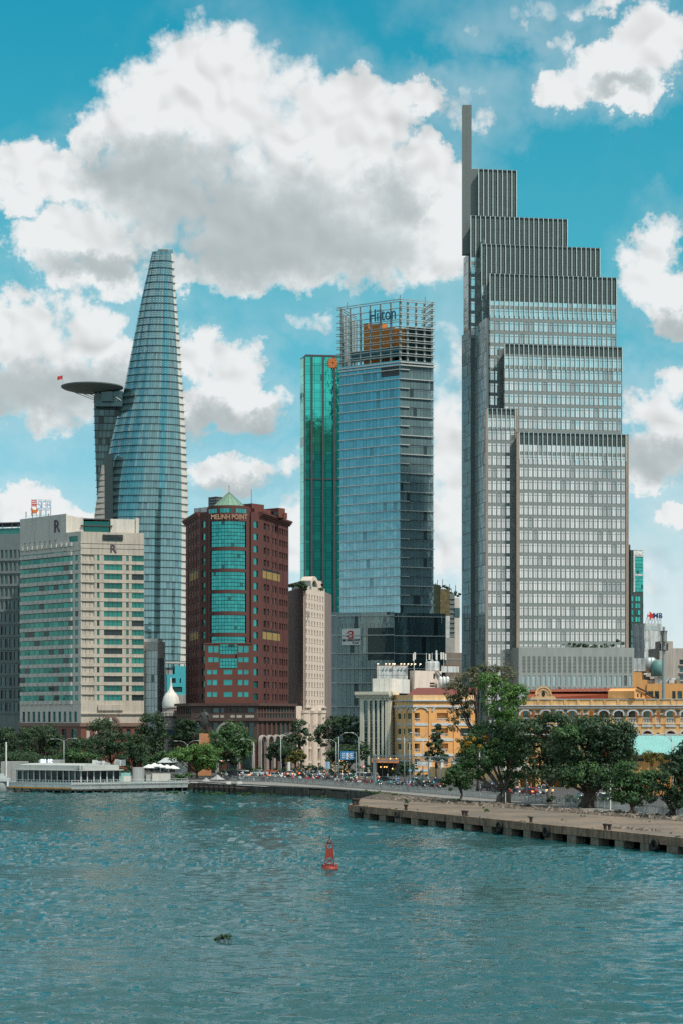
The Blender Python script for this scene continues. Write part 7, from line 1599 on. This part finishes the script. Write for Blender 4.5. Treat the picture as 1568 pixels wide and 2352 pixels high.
def cafe():
    Y = 500; t = root('lit_cafe', 'small cafe front with an orange lit awning at the cream building foot', 'cafe', (X(885, Y), Y, GZ)); f = F.px(852, Y, 915, Y); b = MB(); b.add([f.P(0, Z(1752, Y), 1.5), f.P(f.L, Z(1753, Y), 1.5), f.P(f.L, Z(1742, Y), -1), f.P(0, Z(1742, Y), -1)], [(0, 1, 2, 3)]); b.build('awning', 'awning_brown', t)
    b = MB(); f.hexa(b, 0, f.L, GZ, Z(1744, Y), -3, -1); b.build('front', 'shade_dark', t)
    for i in range(9): q = MB(); x = 855 + 6.5 * i + random.uniform(-2, 2); p = f.P(f.U(x), Z(random.choice((1743, 1756, 1762, 1766)), Y), .8); q.lathe(p, [(.02, .2), (.17, .1), (.17, -.1), (.02, -.2)], 6); q.build('lamp', 'lamp_warm', t)
    for i in range(6): q = MB(); f.hexa(q, f.L * i / 5 - .06, f.L * i / 5 + .06, GZ, Z(1750, Y), 1.3, 1.42); q.build('awning_post', 'steel_dark', t)
mat('awning_brown', (.22, .085, .03), .8, var=.2)
cafe()
def fairy_tree():
    Y = 480; t = tree('dark leafless tree hung with warm fairy lights under the blue sign', (785, 1790), [(785, 1762, 14, 10)], Y, 260, .2, 'leaf_dark', .15, name='lit_tree', group='street trees round the square')
    for i in range(34): q = MB(); p = (X(random.uniform(764, 800), Y), Y - 1 + random.uniform(-.6, .6), Z(random.uniform(1744, 1776), Y)); s_ = random.uniform(.05, .1); q.lathe(p, [(.01, s_), (s_, 0), (.01, -s_)], 5); q.build('fairy_light', 'lamp_warm', t)
fairy_tree()
def led_screen():
    Y = 505; t = root('led_screen', 'bright outdoor screen showing green and red patches behind the trees', 'screen', (X(515, Y), Y, GZ)); f = F.px(502, Y, 530, Y); b = MB(); f.hexa(b, 0, f.L, Z(1752, Y), Z(1738, Y), -.3, 0); b.build('panel', 'steel_dark', t)
    for i in range(18): q = MB(); u = random.uniform(.1, f.L - .5); z = random.uniform(Z(1751, Y), Z(1740, Y)); f.hexa(q, u, u + .4, z, z + .25, 0, .02 + .001 * i); q.build('picture_patch', random.choice(('scr_green', 'scr_white', 'scr_red')), t)
    for u in (.4, f.L - .6): q = MB(); f.hexa(q, u, u + .2, GZ, Z(1752, Y), -.25, -.1); q.build('leg', 'steel_dark', t)
for n_, c in (('scr_green', (.1, .7, .4)), ('scr_white', (.8, .9, .9)), ('scr_red', (.9, .15, .1))): mat(n_, c, .5, emit=c, es=1.2)
led_screen()
# flower beds on the square
mat('bed_stone', (.42, .26, .14), .8, var=.2); mat('bed_red', (.30, .07, .03), .8, var=.2)
for i, (x0, x1, y, Y, m_, lab) in enumerate(((545, 600, 1768, 545, 'bed_stone', 'long low stone flower bed at the left of the square'), (600, 660, 1766, 548, 'bed_stone', 'long low stone flower bed in the middle of the square'), (662, 740, 1768, 545, 'bed_stone', 'long low stone flower bed at the right of the square'), (560, 640, 1774, 528, 'bed_red', 'reddish kerbed flower bed nearest the traffic'))):
    t = root('flower_bed', lab, 'flower bed', (X((x0 + x1) / 2, Y), Y, 1.96), 'flower beds on the square'); f = F.px(x0, Y, x1, Y + 1); b = MB(); f.hexa(b, 0, f.L, 1.9, 2.75, -3, 0); b.build('kerb', m_, t); k = int(f.L / 1.2)
    leaf_mesh('plants', [(f.P(f.L * (j + .5) / k, 0, -1.4)[0], f.P(0, 0, -1.4)[1], 3.0, .8, .9, random.uniform(.3, .6)) for j in range(k)], 700, .2, 'leaf_mid', t, 60 + i, .5)
def hedge(label, x0, x1, y, Y, h, m_='leaf_dark', n=1400):
    f = F.px(x0, Y, x1, Y); k = max(3, int(f.L / 1.3)); leaf_mesh('hedge', [(f.P(f.L * (j + .5) / k, 0)[0], Y, GZ + h * random.uniform(.4, .6), 1.0, .8, h * random.uniform(.45, .6)) for j in range(k)], n, .22, m_, None, int(x0) + 700, .5, label=label, cat='hedge')
for a in (('low dark hedge in front of the left flower beds', 505, 600, 1780, 515, 1.2), ('low dark hedge between the beds and the right traffic', 640, 745, 1780, 530, 1.3), ('green hedge with yellow flowers right of the parasols', 395, 440, 1775, 462, 1.4, 'leaf_mid', 900), ('wild dark hedge behind the restaurant roof', 150, 330, 1760, 500, 2.2, 'leaf_dark', 2400), ('leafy green hedge behind the waterbus sign', 0, 140, 1760, 500, 2.4, 'leaf_mid', 2200), ('dark hedge along the foot of the yellow wing', 900, 1010, 1780, 495, 2.0), ('dark hedge behind the lit cafe and lamps', 690, 850, 1770, 512, 2.6, 'leaf_dark', 1800), ('dark shrubs along the road under the big trees', 1240, 1420, 1850, 330, 1.3, 'leaf_dark', 1600)): hedge(*a)
def gate_wall():
    Y = 490; t = root('yellow_gate_wall', 'pale yellow garden wall with white gate pillars before the yellow wing', 'wall', (X(1000, Y), Y, GZ)); f = F.px(985, Y, 1220, 440); b = MB(); f.hexa(b, 0, f.L, GZ, 4.6, -.3, 0); b.build('wall', 'yellow_wall', t)
    for i in range(9): q = MB(); u = f.L * i / 8; f.hexa(q, u - .4, u + .4, GZ, 6.2, -.5, .25); p = f.P(u, 6.2, -.12); q.lathe(p, [(.55, 0), (.5, .2), (.2, .4), (.3, .7), (.05, 1.0)], 8); q.build('pillar', 'balustrade', t)
gate_wall()
def statue():
    Y = 505; cx = X(470, Y); t = root('bronze_statue', 'dark bronze statue of a robed figure with outstretched arm on an orange plinth', 'statue', (cx, Y, GZ)); k = Y / S
    b = MB(); b.hexa([(cx - 14 * k, Y - 1.6, GZ), (cx + 15 * k, Y - 1.6, GZ), (cx + 15 * k, Y + 1.6, GZ), (cx - 14 * k, Y + 1.6, GZ)], [(cx - 11 * k, Y - 1.2, Z(1685, Y)), (cx + 12 * k, Y - 1.2, Z(1685, Y)), (cx + 12 * k, Y + 1.2, Z(1685, Y)), (cx - 11 * k, Y + 1.2, Z(1685, Y))]); b.build('plinth', 'plinth_stone', t)
    me = skin_mesh([(0, 0, 0), (.25, 0, .95), (.1, 0, 1.9), (0, 0, 2.6), (0, 0, 3.9), (0, 0, 5.0), (0, 0, 5.55), (-.05, -.1, 6.2), (-.75, 0, 4.85), (-1.5, -.1, 4.1), (-2.5, -.3, 3.85), (.75, 0, 4.85), (1.25, 0, 4.0), (1.05, -.3, 3.2), (.9, .1, .0), (.7, .1, 1.2), (-.9, 0, 1.9), (.95, .1, 2.1)],
                   [(0, 1), (1, 2), (2, 3), (3, 4), (4, 5), (5, 6), (6, 7), (5, 8), (8, 9), (9, 10), (5, 11), (11, 12), (12, 13), (3, 15), (15, 14), (3, 16), (3, 17)], [.38, .42, .75, .9, .75, .6, .30, .42, .40, .33, .16, .40, .36, .2, .36, .42, .55, .6], 3)
    me.materials.append(MAT['bronze']); o = bpy.data.objects.new('figure', me); COL.objects.link(o); hang(o, t); o.matrix_basis = Matrix.Translation((cx, Y, Z(1685, Y)))
def skin_mesh(verts, edges, rad, rt=0, sub=1):
    me = bpy.data.meshes.new('skeleton'); me.from_pydata(verts, edges, []); o = bpy.data.objects.new('skeleton', me); COL.objects.link(o)
    o.modifiers.new('skin', 'SKIN')
    for i, r_ in enumerate(rad): me.skin_vertices[0].data[i].radius = (r_, r_); me.skin_vertices[0].data[i].use_root = (i == rt)
    s_ = o.modifiers.new('sub', 'SUBSURF'); s_.levels = sub; s_.render_levels = sub
    dg = bpy.context.evaluated_depsgraph_get(); out = bpy.data.meshes.new_from_object(o.evaluated_get(dg)); bpy.data.objects.remove(o); out.name = 'body'; return out
mat('plinth_stone', (.45, .20, .09), .8, var=.15); mat('bronze', (.05, .055, .05), .5, .4, var=.2)
statue()

# ------------------------------------------------------------------ traffic
for n_, c in (('paint_white', (.62, .64, .64)), ('paint_silver', (.33, .35, .35)), ('paint_dark', (.03, .034, .038)), ('paint_green', (.03, .23, .13)), ('paint_red', (.24, .02, .02)), ('paint_gold', (.30, .27, .20)), ('paint_grey', (.12, .13, .135))): mat(n_, c, .3, .15, var=.03)
mat('car_glass', (.012, .016, .018), .08, .2, var=0); mat('tail_lamp', (.5, .05, .01), .4, emit=(1.0, .22, .03), es=2.5); mat('head_lamp', (.8, .8, .75), .3, emit=(1, .95, .85), es=.5); mat('bike_lamp', (.35, .02, .01), .4); mat('chrome', (.4, .42, .42), .25, .8, var=.0)
def car_proto(kind):
    """built round the origin, nose towards +X"""
    t = root('parked_prototype_' + kind, 'car', 'car'); L, W, H = {'sedan': (4.5, 1.75, 1.45), 'suv': (4.6, 1.85, 1.75), 'hatch': (3.7, 1.65, 1.5)}[kind]; hl = L / 2; hw = W / 2
    low = [(-hl, .35), (-hl, .78), (-hl + .08, .95), (hl * .45, .98), (hl * .9, .80), (hl, .62), (hl, .35)]
    def ext(prof, y, inset=0.0):
        m = MB(); n = len(prof); v = [(x, -y, z) for x, z in prof] + [(x, y, z) for x, z in prof]; m.add(v, [tuple(range(n)), tuple(range(2 * n - 1, n - 1, -1))] + [(i, n + i, n + (i + 1) % n, (i + 1) % n) for i in range(n)]); return m
    b = ext(low, hw); me_ = b.build('body', 'paint_white', t)
    if kind == 'sedan': cab = [(-hl * .72, .95), (-hl * .42, 1.38), (hl * .12, H), (hl * .28, 1.36), (hl * .52, .96)]
    elif kind == 'suv': cab = [(-hl * .97, .95), (-hl * .86, 1.6), (-hl * .6, H), (hl * .2, H), (hl * .52, .97)]
    else: cab = [(-hl * .96, .95), (-hl * .78, 1.42), (hl * .05, H), (hl * .56, .97)]
    n = len(cab); v = []
    for x, z in cab: k = .80 if z > 1.2 else .97; v.append((x, -hw * k, z))
    for x, z in cab: k = .80 if z > 1.2 else .97; v.append((x, hw * k, z))
    m = MB(); m.add(v, [tuple(range(n)), tuple(range(2 * n - 1, n - 1, -1))] + [(i, n + i, n + (i + 1) % n, (i + 1) % n) for i in range(n)]); m.build('cabin', 'car_glass', t)
    tops = [i for i in range(n) if cab[i][1] > 1.3]; m = MB(); x0, x1 = cab[tops[0]][0], cab[tops[-1]][0]; zt = H; m.hexa([(x0, -hw * .81, zt - .12), (x1, -hw * .81, zt - .12), (x1, hw * .81, zt - .12), (x0, hw * .81, zt - .12)], [(x0 + .2, -hw * .76, zt + .03), (x1 - .2, -hw * .76, zt + .03), (x1 - .2, hw * .76, zt + .03), (x0 + .2, hw * .76, zt + .03)]); m.build('roof', 'paint_white', t)
    m = MB(); xm = (x0 + x1) / 2
    for s_ in (-1, 1): m.box(xm - .06, xm + .06, s_ * hw * .9 - .08, s_ * hw * .9 + .08, .95, H - .1)
    m.build('door_pillar', 'paint_white', t)
    for sx in (-.62, .62):
        for s_ in (-1, 1):
            m = MB(); c = (sx * hl, s_ * (hw - .1), .32); k = 14; v = []
            for yy in (-.11, .11): v += [(c[0] + .32 * math.cos(2 * math.pi * i / k), c[1] + yy, c[2] + .32 * math.sin(2 * math.pi * i / k)) for i in range(k)]
            m.add(v, [tuple(range(k)), tuple(range(2 * k - 1, k - 1, -1))] + [(i, k + i, k + (i + 1) % k, (i + 1) % k) for i in range(k)]); wv_ = m.build('wheel', 'black_rubber', t)
            m = MB(); v = [(c[0] + .19 * math.cos(2 * math.pi * i / k), c[1] + s_ * .118, c[2] + .19 * math.sin(2 * math.pi * i / k)) for i in range(k)]; m.add(v, [tuple(range(k))]); m.build('rim', 'chrome', wv_)
    for s_ in (-1, 1):
        m = MB(); m.box(hl - .12, hl + .01, s_ * hw * .72 - .22, s_ * hw * .72 + .22, .58, .74); m.build('headlight', 'head_lamp', t)
        m = MB(); m.box(-hl - .015, -hl + .1, s_ * hw * .76 - .2, s_ * hw * .76 + .2, .66, .88); m.build('tail_light', 'tail_lamp', t)
    m = MB(); m.box(-hl - .03, -hl + .2, -hw * .95, hw * .95, .32, .5); m.box(hl - .2, hl + .03, -hw * .95, hw * .95, .32, .48); m.build('bumper', 'paint_dark', t)
    kids(t); return t
CARP = {k: car_proto(k) for k in ('sedan', 'suv', 'hatch')}
def drop(o):
    for c in list(o.children): drop(c)
    bpy.data.objects.remove(o)
def road_dir(x):
    for i in range(len(FENCE) - 1):
        if FENCE[i + 1][0] >= x or i == len(FENCE) - 2: d = Vector(FENCE[i + 1]) - Vector(FENCE[i]); return math.atan2(d.y, d.x)
CARS = [(531, 1787, 'suv', 'dark', 170, 'dark four wheel drive at the left end of the traffic'), (553, 1787, 'suv', 'white', 165, 'white four wheel drive behind the dark one at the left'), (596, 1782, 'sedan', 'white', 185, 'white saloon in front of the flower beds'), (635, 1788, 'hatch', 'silver', 20, 'silver hatchback near the tall curved lamp'),
        (666, 1784, 'hatch', 'silver', 95, 'silver car seen from behind with orange tail lights, left of the lamps glow'), (693, 1783, 'sedan', 'dark', 95, 'dark car seen from behind with glowing red tail lights'), (725, 1778, 'suv', 'silver', 175, 'silver people carrier at the back of the junction'), (731, 1785, 'sedan', 'gold', 170, 'beige saloon in front of the silver people carrier'),
        (804, 1793, 'hatch', 'green', 160, 'green taxi below the blue direction sign'), (822, 1792, 'suv', 'white', 155, 'white people carrier right behind the green taxi'), (847, 1793, 'suv', 'gold', 165, 'beige four wheel drive left of the gantry post'), (882, 1799, 'sedan', 'dark', 150, 'dark saloon under the left half of the gantry'), (903, 1804, 'sedan', 'silver', 150, 'silver saloon under the middle of the gantry'),
        (954, 1803, 'sedan', 'green', 150, 'long green taxi behind the pale sign post'), (1004, 1808, 'suv', 'grey', 130, 'grey four wheel drive close to the round bushy tree'), (1120, 1816, 'sedan', 'dark', -60, 'dark saloon with red tail lights left of the tall tree trunk'), (1170, 1816, 'hatch', 'grey', -62, 'small grey car behind the tall tree trunk'),
        (1215, 1827, 'sedan', 'red', 115, 'dark red saloon between the two tree trunks'), (1246, 1824, 'suv', 'white', 118, 'white car behind the dark red saloon'), (1376, 1845, 'suv', 'white', 118, 'white van behind the banyan trunk')]
CARXY = []
for i, (x, y, kind, colr, ang, lab) in enumerate(CARS):
    Y = DG(y, 1.96); CARXY.append((X(x, Y), Y))
    c = copy_tree(CARP[kind], (X(x, Y), Y, 1.965), R(ang), lab, 'cars in the embankment traffic', {'paint_white': 'paint_' + colr}); c.name = 'car'; c['category'] = 'car'
    if 'taxi' in lab: q = MB(); H_ = {'sedan': 1.45, 'suv': 1.75, 'hatch': 1.5}[kind]; q.box(-.15, .15, -.3, .3, H_, H_ + .16); o = q.build('roof_sign', 'sign_white', c); o.matrix_parent_inverse = Matrix.Identity(4)
for p in CARP.values(): drop(p)

# motorbikes and riders
for n_, c in (('cloth_dark', (.03, .035, .045)), ('cloth_white', (.6, .6, .58)), ('cloth_blue', (.06, .14, .26)), ('cloth_red', (.35, .04, .04)), ('cloth_grey', (.18, .19, .19)), ('cloth_teal', (.05, .26, .26)), ('trouser', (.03, .03, .04)), ('skin', (.36, .20, .13)), ('helmet_white', (.6, .6, .6)), ('helmet_dark', (.04, .04, .05)), ('helmet_blue', (.05, .18, .36))): mat(n_, c, .7 if 'helmet' not in n_ else .3, var=.08)
def bike_proto():
    t = root('bike_prototype', 'bike', 'motorbike')
    for sx in (-.6, .6):
        b = MB(); n, m = 14, 6; v = []; fs = []
        for i in range(n):
            a = 2 * math.pi * i / n
            for j in range(m): c = 2 * math.pi * j / m; rr = .24 + .05 * math.cos(c); v.append((sx + rr * math.cos(a), .05 * math.sin(c), .29 + rr * math.sin(a))); fs.append((i * m + j, ((i + 1) % n) * m + j, ((i + 1) % n) * m + (j + 1) % m, i * m + (j + 1) % m))
        b.add(v, fs); w_ = b.build('wheel', 'black_rubber', t); b = MB(); b.lathe((0, 0, 0), [(.02, -.03), (.18, -.03), (.18, .03), (.02, .03)], 10); b.v = [(sx + x, z, .29 + y) for x, y, z in b.v]; b.build('rim', 'chrome', w_)
    b = MB(); pr = [(-.75, .55), (-.8, .72), (-.45, .78), (-.1, .72), (.15, .45), (.36, .5), (.5, .92), (.62, .95), (.62, .78), (.42, .28), (.1, .25), (-.35, .3)]
    n = len(pr); b.add([(x, -.16, z) for x, z in pr] + [(x, .16, z) for x, z in pr], [tuple(range(n)), tuple(range(2 * n - 1, n - 1, -1))] + [(i, n + i, n + (i + 1) % n, (i + 1) % n) for i in range(n)]); b.build('body', 'paint_dark', t)
    b = MB(); b.hexa([(-.8, -.15, .74), (.05, -.13, .72), (.05, .13, .72), (-.8, .15, .74)], [(-.78, -.12, .86), (0, -.11, .82), (0, .11, .82), (-.78, .12, .86)]); b.build('seat', 'black_rubber', t)
    b = MB(); b.tube([(.5, -.33, 1.06), (.56, 0, .98), (.5, .33, 1.06)], .025, 5); b.tube([(.6, 0, .3), (.5, 0, .95)], .04, 5); b.build('handlebar', 'chrome', t)
    b = MB(); b.lathe((.66, 0, .86), [(.02, -.1), (.1, -.05), (.1, .05), (.02, .1)], 8); b.build('headlight', 'head_lamp', t)
    b = MB(); b.box(-.86, -.78, -.08, .08, .62, .72); b.build('tail_light', 'bike_lamp', t)
    for s_ in (-1, 1): b = MB(); b.tube([(.48, s_ * .25, 1.05), (.44, s_ * .3, 1.2)], .012, 4); b.box(.42, .45, s_ * .3 - .06, s_ * .3 + .06, 1.18, 1.27); b.build('mirror', 'black_rubber', t)
    kids(t); return t
def person_proto(pose):
    if pose == 'ride':
        V = [(-.28, 0, .88), (-.24, 0, 1.08), (-.18, 0, 1.33), (-.14, 0, 1.48), (-.10, 0, 1.62), (-.18, .19, 1.38), (.05, .27, 1.16), (.40, .30, 1.06), (-.18, -.19, 1.38), (.05, -.27, 1.16), (.40, -.30, 1.06), (-.24, .11, .86), (.14, .19, .80), (.16, .19, .36), (.28, .2, .30), (-.24, -.11, .86), (.14, -.19, .80), (.16, -.19, .36), (.28, -.2, .30)]
        Rr = [.15, .145, .155, .06, .085, .075, .055, .035, .075, .055, .035, .105, .085, .05, .045, .105, .085, .05, .045]
    else:
        V = [(0, 0, .95), (0, 0, 1.13), (.01, 0, 1.37), (.0, 0, 1.50), (.02, 0, 1.64), (0, .19, 1.42), (-.03, .25, 1.14), (.05, .25, .88), (0, -.19, 1.42), (.06, -.25, 1.14), (.14, -.24, .90), (0, .1, .92), (.08, .11, .50), (.02, .12, .08), (.15, .13, .04), (0, -.1, .92), (-.02, -.11, .50), (-.16, -.12, .09), (-.04, -.13, .04)]
        Rr = [.14, .13, .15, .06, .085, .07, .05, .035, .07, .05, .035, .10, .075, .048, .045, .10, .075, .048, .045]
    E = [(0, 1), (1, 2), (2, 3), (3, 4), (2, 5), (5, 6), (6, 7), (2, 8), (8, 9), (9, 10), (0, 11), (11, 12), (12, 13), (13, 14), (0, 15), (15, 16), (16, 17), (17, 18)]
    me = skin_mesh(V, E, Rr)
    for m_ in ('cloth_dark', 'trouser', 'skin'): me.materials.append(MAT[m_])
    for p in me.polygons:
        c = p.center
        if c.z > 1.50: p.material_index = 2
        elif pose == 'ride': p.material_index = 2 if c.x > .33 and c.z > 1.0 else (1 if c.z < .92 or (c.x > .0 and abs(c.y) < .26 and c.z < 1.0) else 0)
        else: p.material_index = 1 if c.z < .98 and abs(c.y) < .21 else (2 if c.z < .97 else 0)
    me.polygons.foreach_set('use_smooth', [True] * len(me.polygons))
    t = root('person_prototype', 'person', 'person'); o = bpy.data.objects.new('body', me); COL.objects.link(o); hang(o, t)
    hz = 1.66 if pose == 'ride' else 1.70; hx = -.08 if pose == 'ride' else .02; b = MB()
    b.lathe((hx, 0, hz), [(.135, -.03), (.14, .03), (.11, .11), (.05, .15), (.005, .155)] if pose == 'ride' else [(.1, .0), (.1, .04), (.07, .09), (.005, .1)], 12); b.build('helmet' if pose == 'ride' else 'hair', 'helmet_white' if pose == 'ride' else 'helmet_dark', t, smooth=True); kids(t); return t
BK = bike_proto(); RD = person_proto('ride'); PD_ = person_proto('stand')
spots = []
def near(x, y, lst, d): return any((x - a) ** 2 + (y - b_) ** 2 < d * d for a, b_ in lst)
zones = [('beside the left end of the traffic', 505, 600, 1785, 1794, 9), ('in front of the flower beds', 600, 680, 1786, 1797, 11), ('at the junction left of the sign', 680, 780, 1784, 1802, 22), ('below the blue direction sign', 780, 860, 1790, 1806, 14), ('under the left half of the gantry', 862, 930, 1797, 1812, 13), ('under the right half of the gantry', 930, 1030, 1800, 1818, 20), ('left of the tall tree trunk', 1085, 1150, 1812, 1824, 6), ('between the big tree trunks', 1160, 1260, 1818, 1832, 8), ('behind the banyan trunk', 1290, 1450, 1832, 1850, 9)]
cl = ['cloth_dark', 'cloth_dark', 'cloth_white', 'cloth_blue', 'cloth_red', 'cloth_grey', 'cloth_grey', 'cloth_teal']; hm = ['helmet_white', 'helmet_dark', 'helmet_blue']; pt = ['paint_dark', 'paint_dark', 'paint_white', 'paint_red', 'paint_grey', 'paint_grey']
used = {}
def uniq(kind, base):
    used[base] = used.get(base, 0) + 1; return base
rr = random.Random(21); NAMEME = []
for zi, (zn, x0, x1, y0, y1, n) in enumerate(zones):
    k = 0; tries = 0
    while k < n and tries < 400:
        tries += 1; x = rr.uniform(x0, x1); y = y0 + (y1 - y0) * rr.random() ; Y = DG(y, 1.96); wx = X(x, Y)
        if near(wx, Y, CARXY, 2.9) or near(wx, Y, spots, 1.3): continue
        spots.append((wx, Y)); k += 1
        a = road_dir(wx) + rr.choice((0, math.pi)) + rr.gauss(0, .25) if zi > 3 else rr.choice((0, math.pi, -1.2, 1.9)) + rr.gauss(0, .3)
        pc_ = rr.choice(pt); cc = rr.choice(cl); hh = rr.choice(hm)
        b = copy_tree(BK, (wx, Y, 1.965), a, 'x', 'motorbikes ' + zn, {'paint_dark': pc_}); b.name = 'motorbike'
        p = copy_tree(RD, (wx, Y, 1.965), a, 'x', 'riders ' + zn, {'cloth_dark': cc, 'helmet_white': hh}); p.name = 'person'
        NAMEME.append((wx / Y, b, '%s motorbike' % pc_.split('_')[1], zn)); NAMEME.append((wx / Y, p, '%s-clad rider with %s helmet' % (cc.split('_')[1], hh.split('_')[1]), zn))
byl = {}
for q in sorted(NAMEME, key=lambda q: q[0]): byl.setdefault((q[2], q[3]), []).append(q[1])
ORD = ['leftmost', 'second', 'third', 'fourth', 'fifth', 'sixth', 'seventh', 'eighth', 'ninth', 'tenth', 'eleventh', 'twelfth']
for (wh, zn), obs in byl.items():                                   # alike ones are told apart by their place along the road
    for i, o in enumerate(obs): o['label'] = '%s %s' % (wh, zn) if len(obs) == 1 else ('%s %s %s' % (ORD[i], wh, zn) if i == 0 else '%s %s from the left %s' % (ORD[i], wh, zn))
for (x, y, cc, lab) in ((690, 1800, 'cloth_white', 'person in a white shirt standing by the fence left of the junction'), (708, 1800, 'cloth_red', 'person in a reddish top walking beside the fence'), (748, 1803, 'cloth_dark', 'person in dark clothes on the promenade near the pale blue sign'), (770, 1804, 'cloth_white', 'person in white on the pavement below the short lamp'), (600, 1797, 'cloth_dark', 'person in dark clothes at the fence below the flower beds')):
    Y = DG(y, 1.96) + 1.0; p = copy_tree(PD_, (X(x, Y), Y, 1.965), rr.uniform(0, 6.28), lab, 'people on foot by the fence', {'cloth_dark': cc}); p.name = 'person'
for q in (BK, RD, PD_): drop(q)
texts_to_mesh()
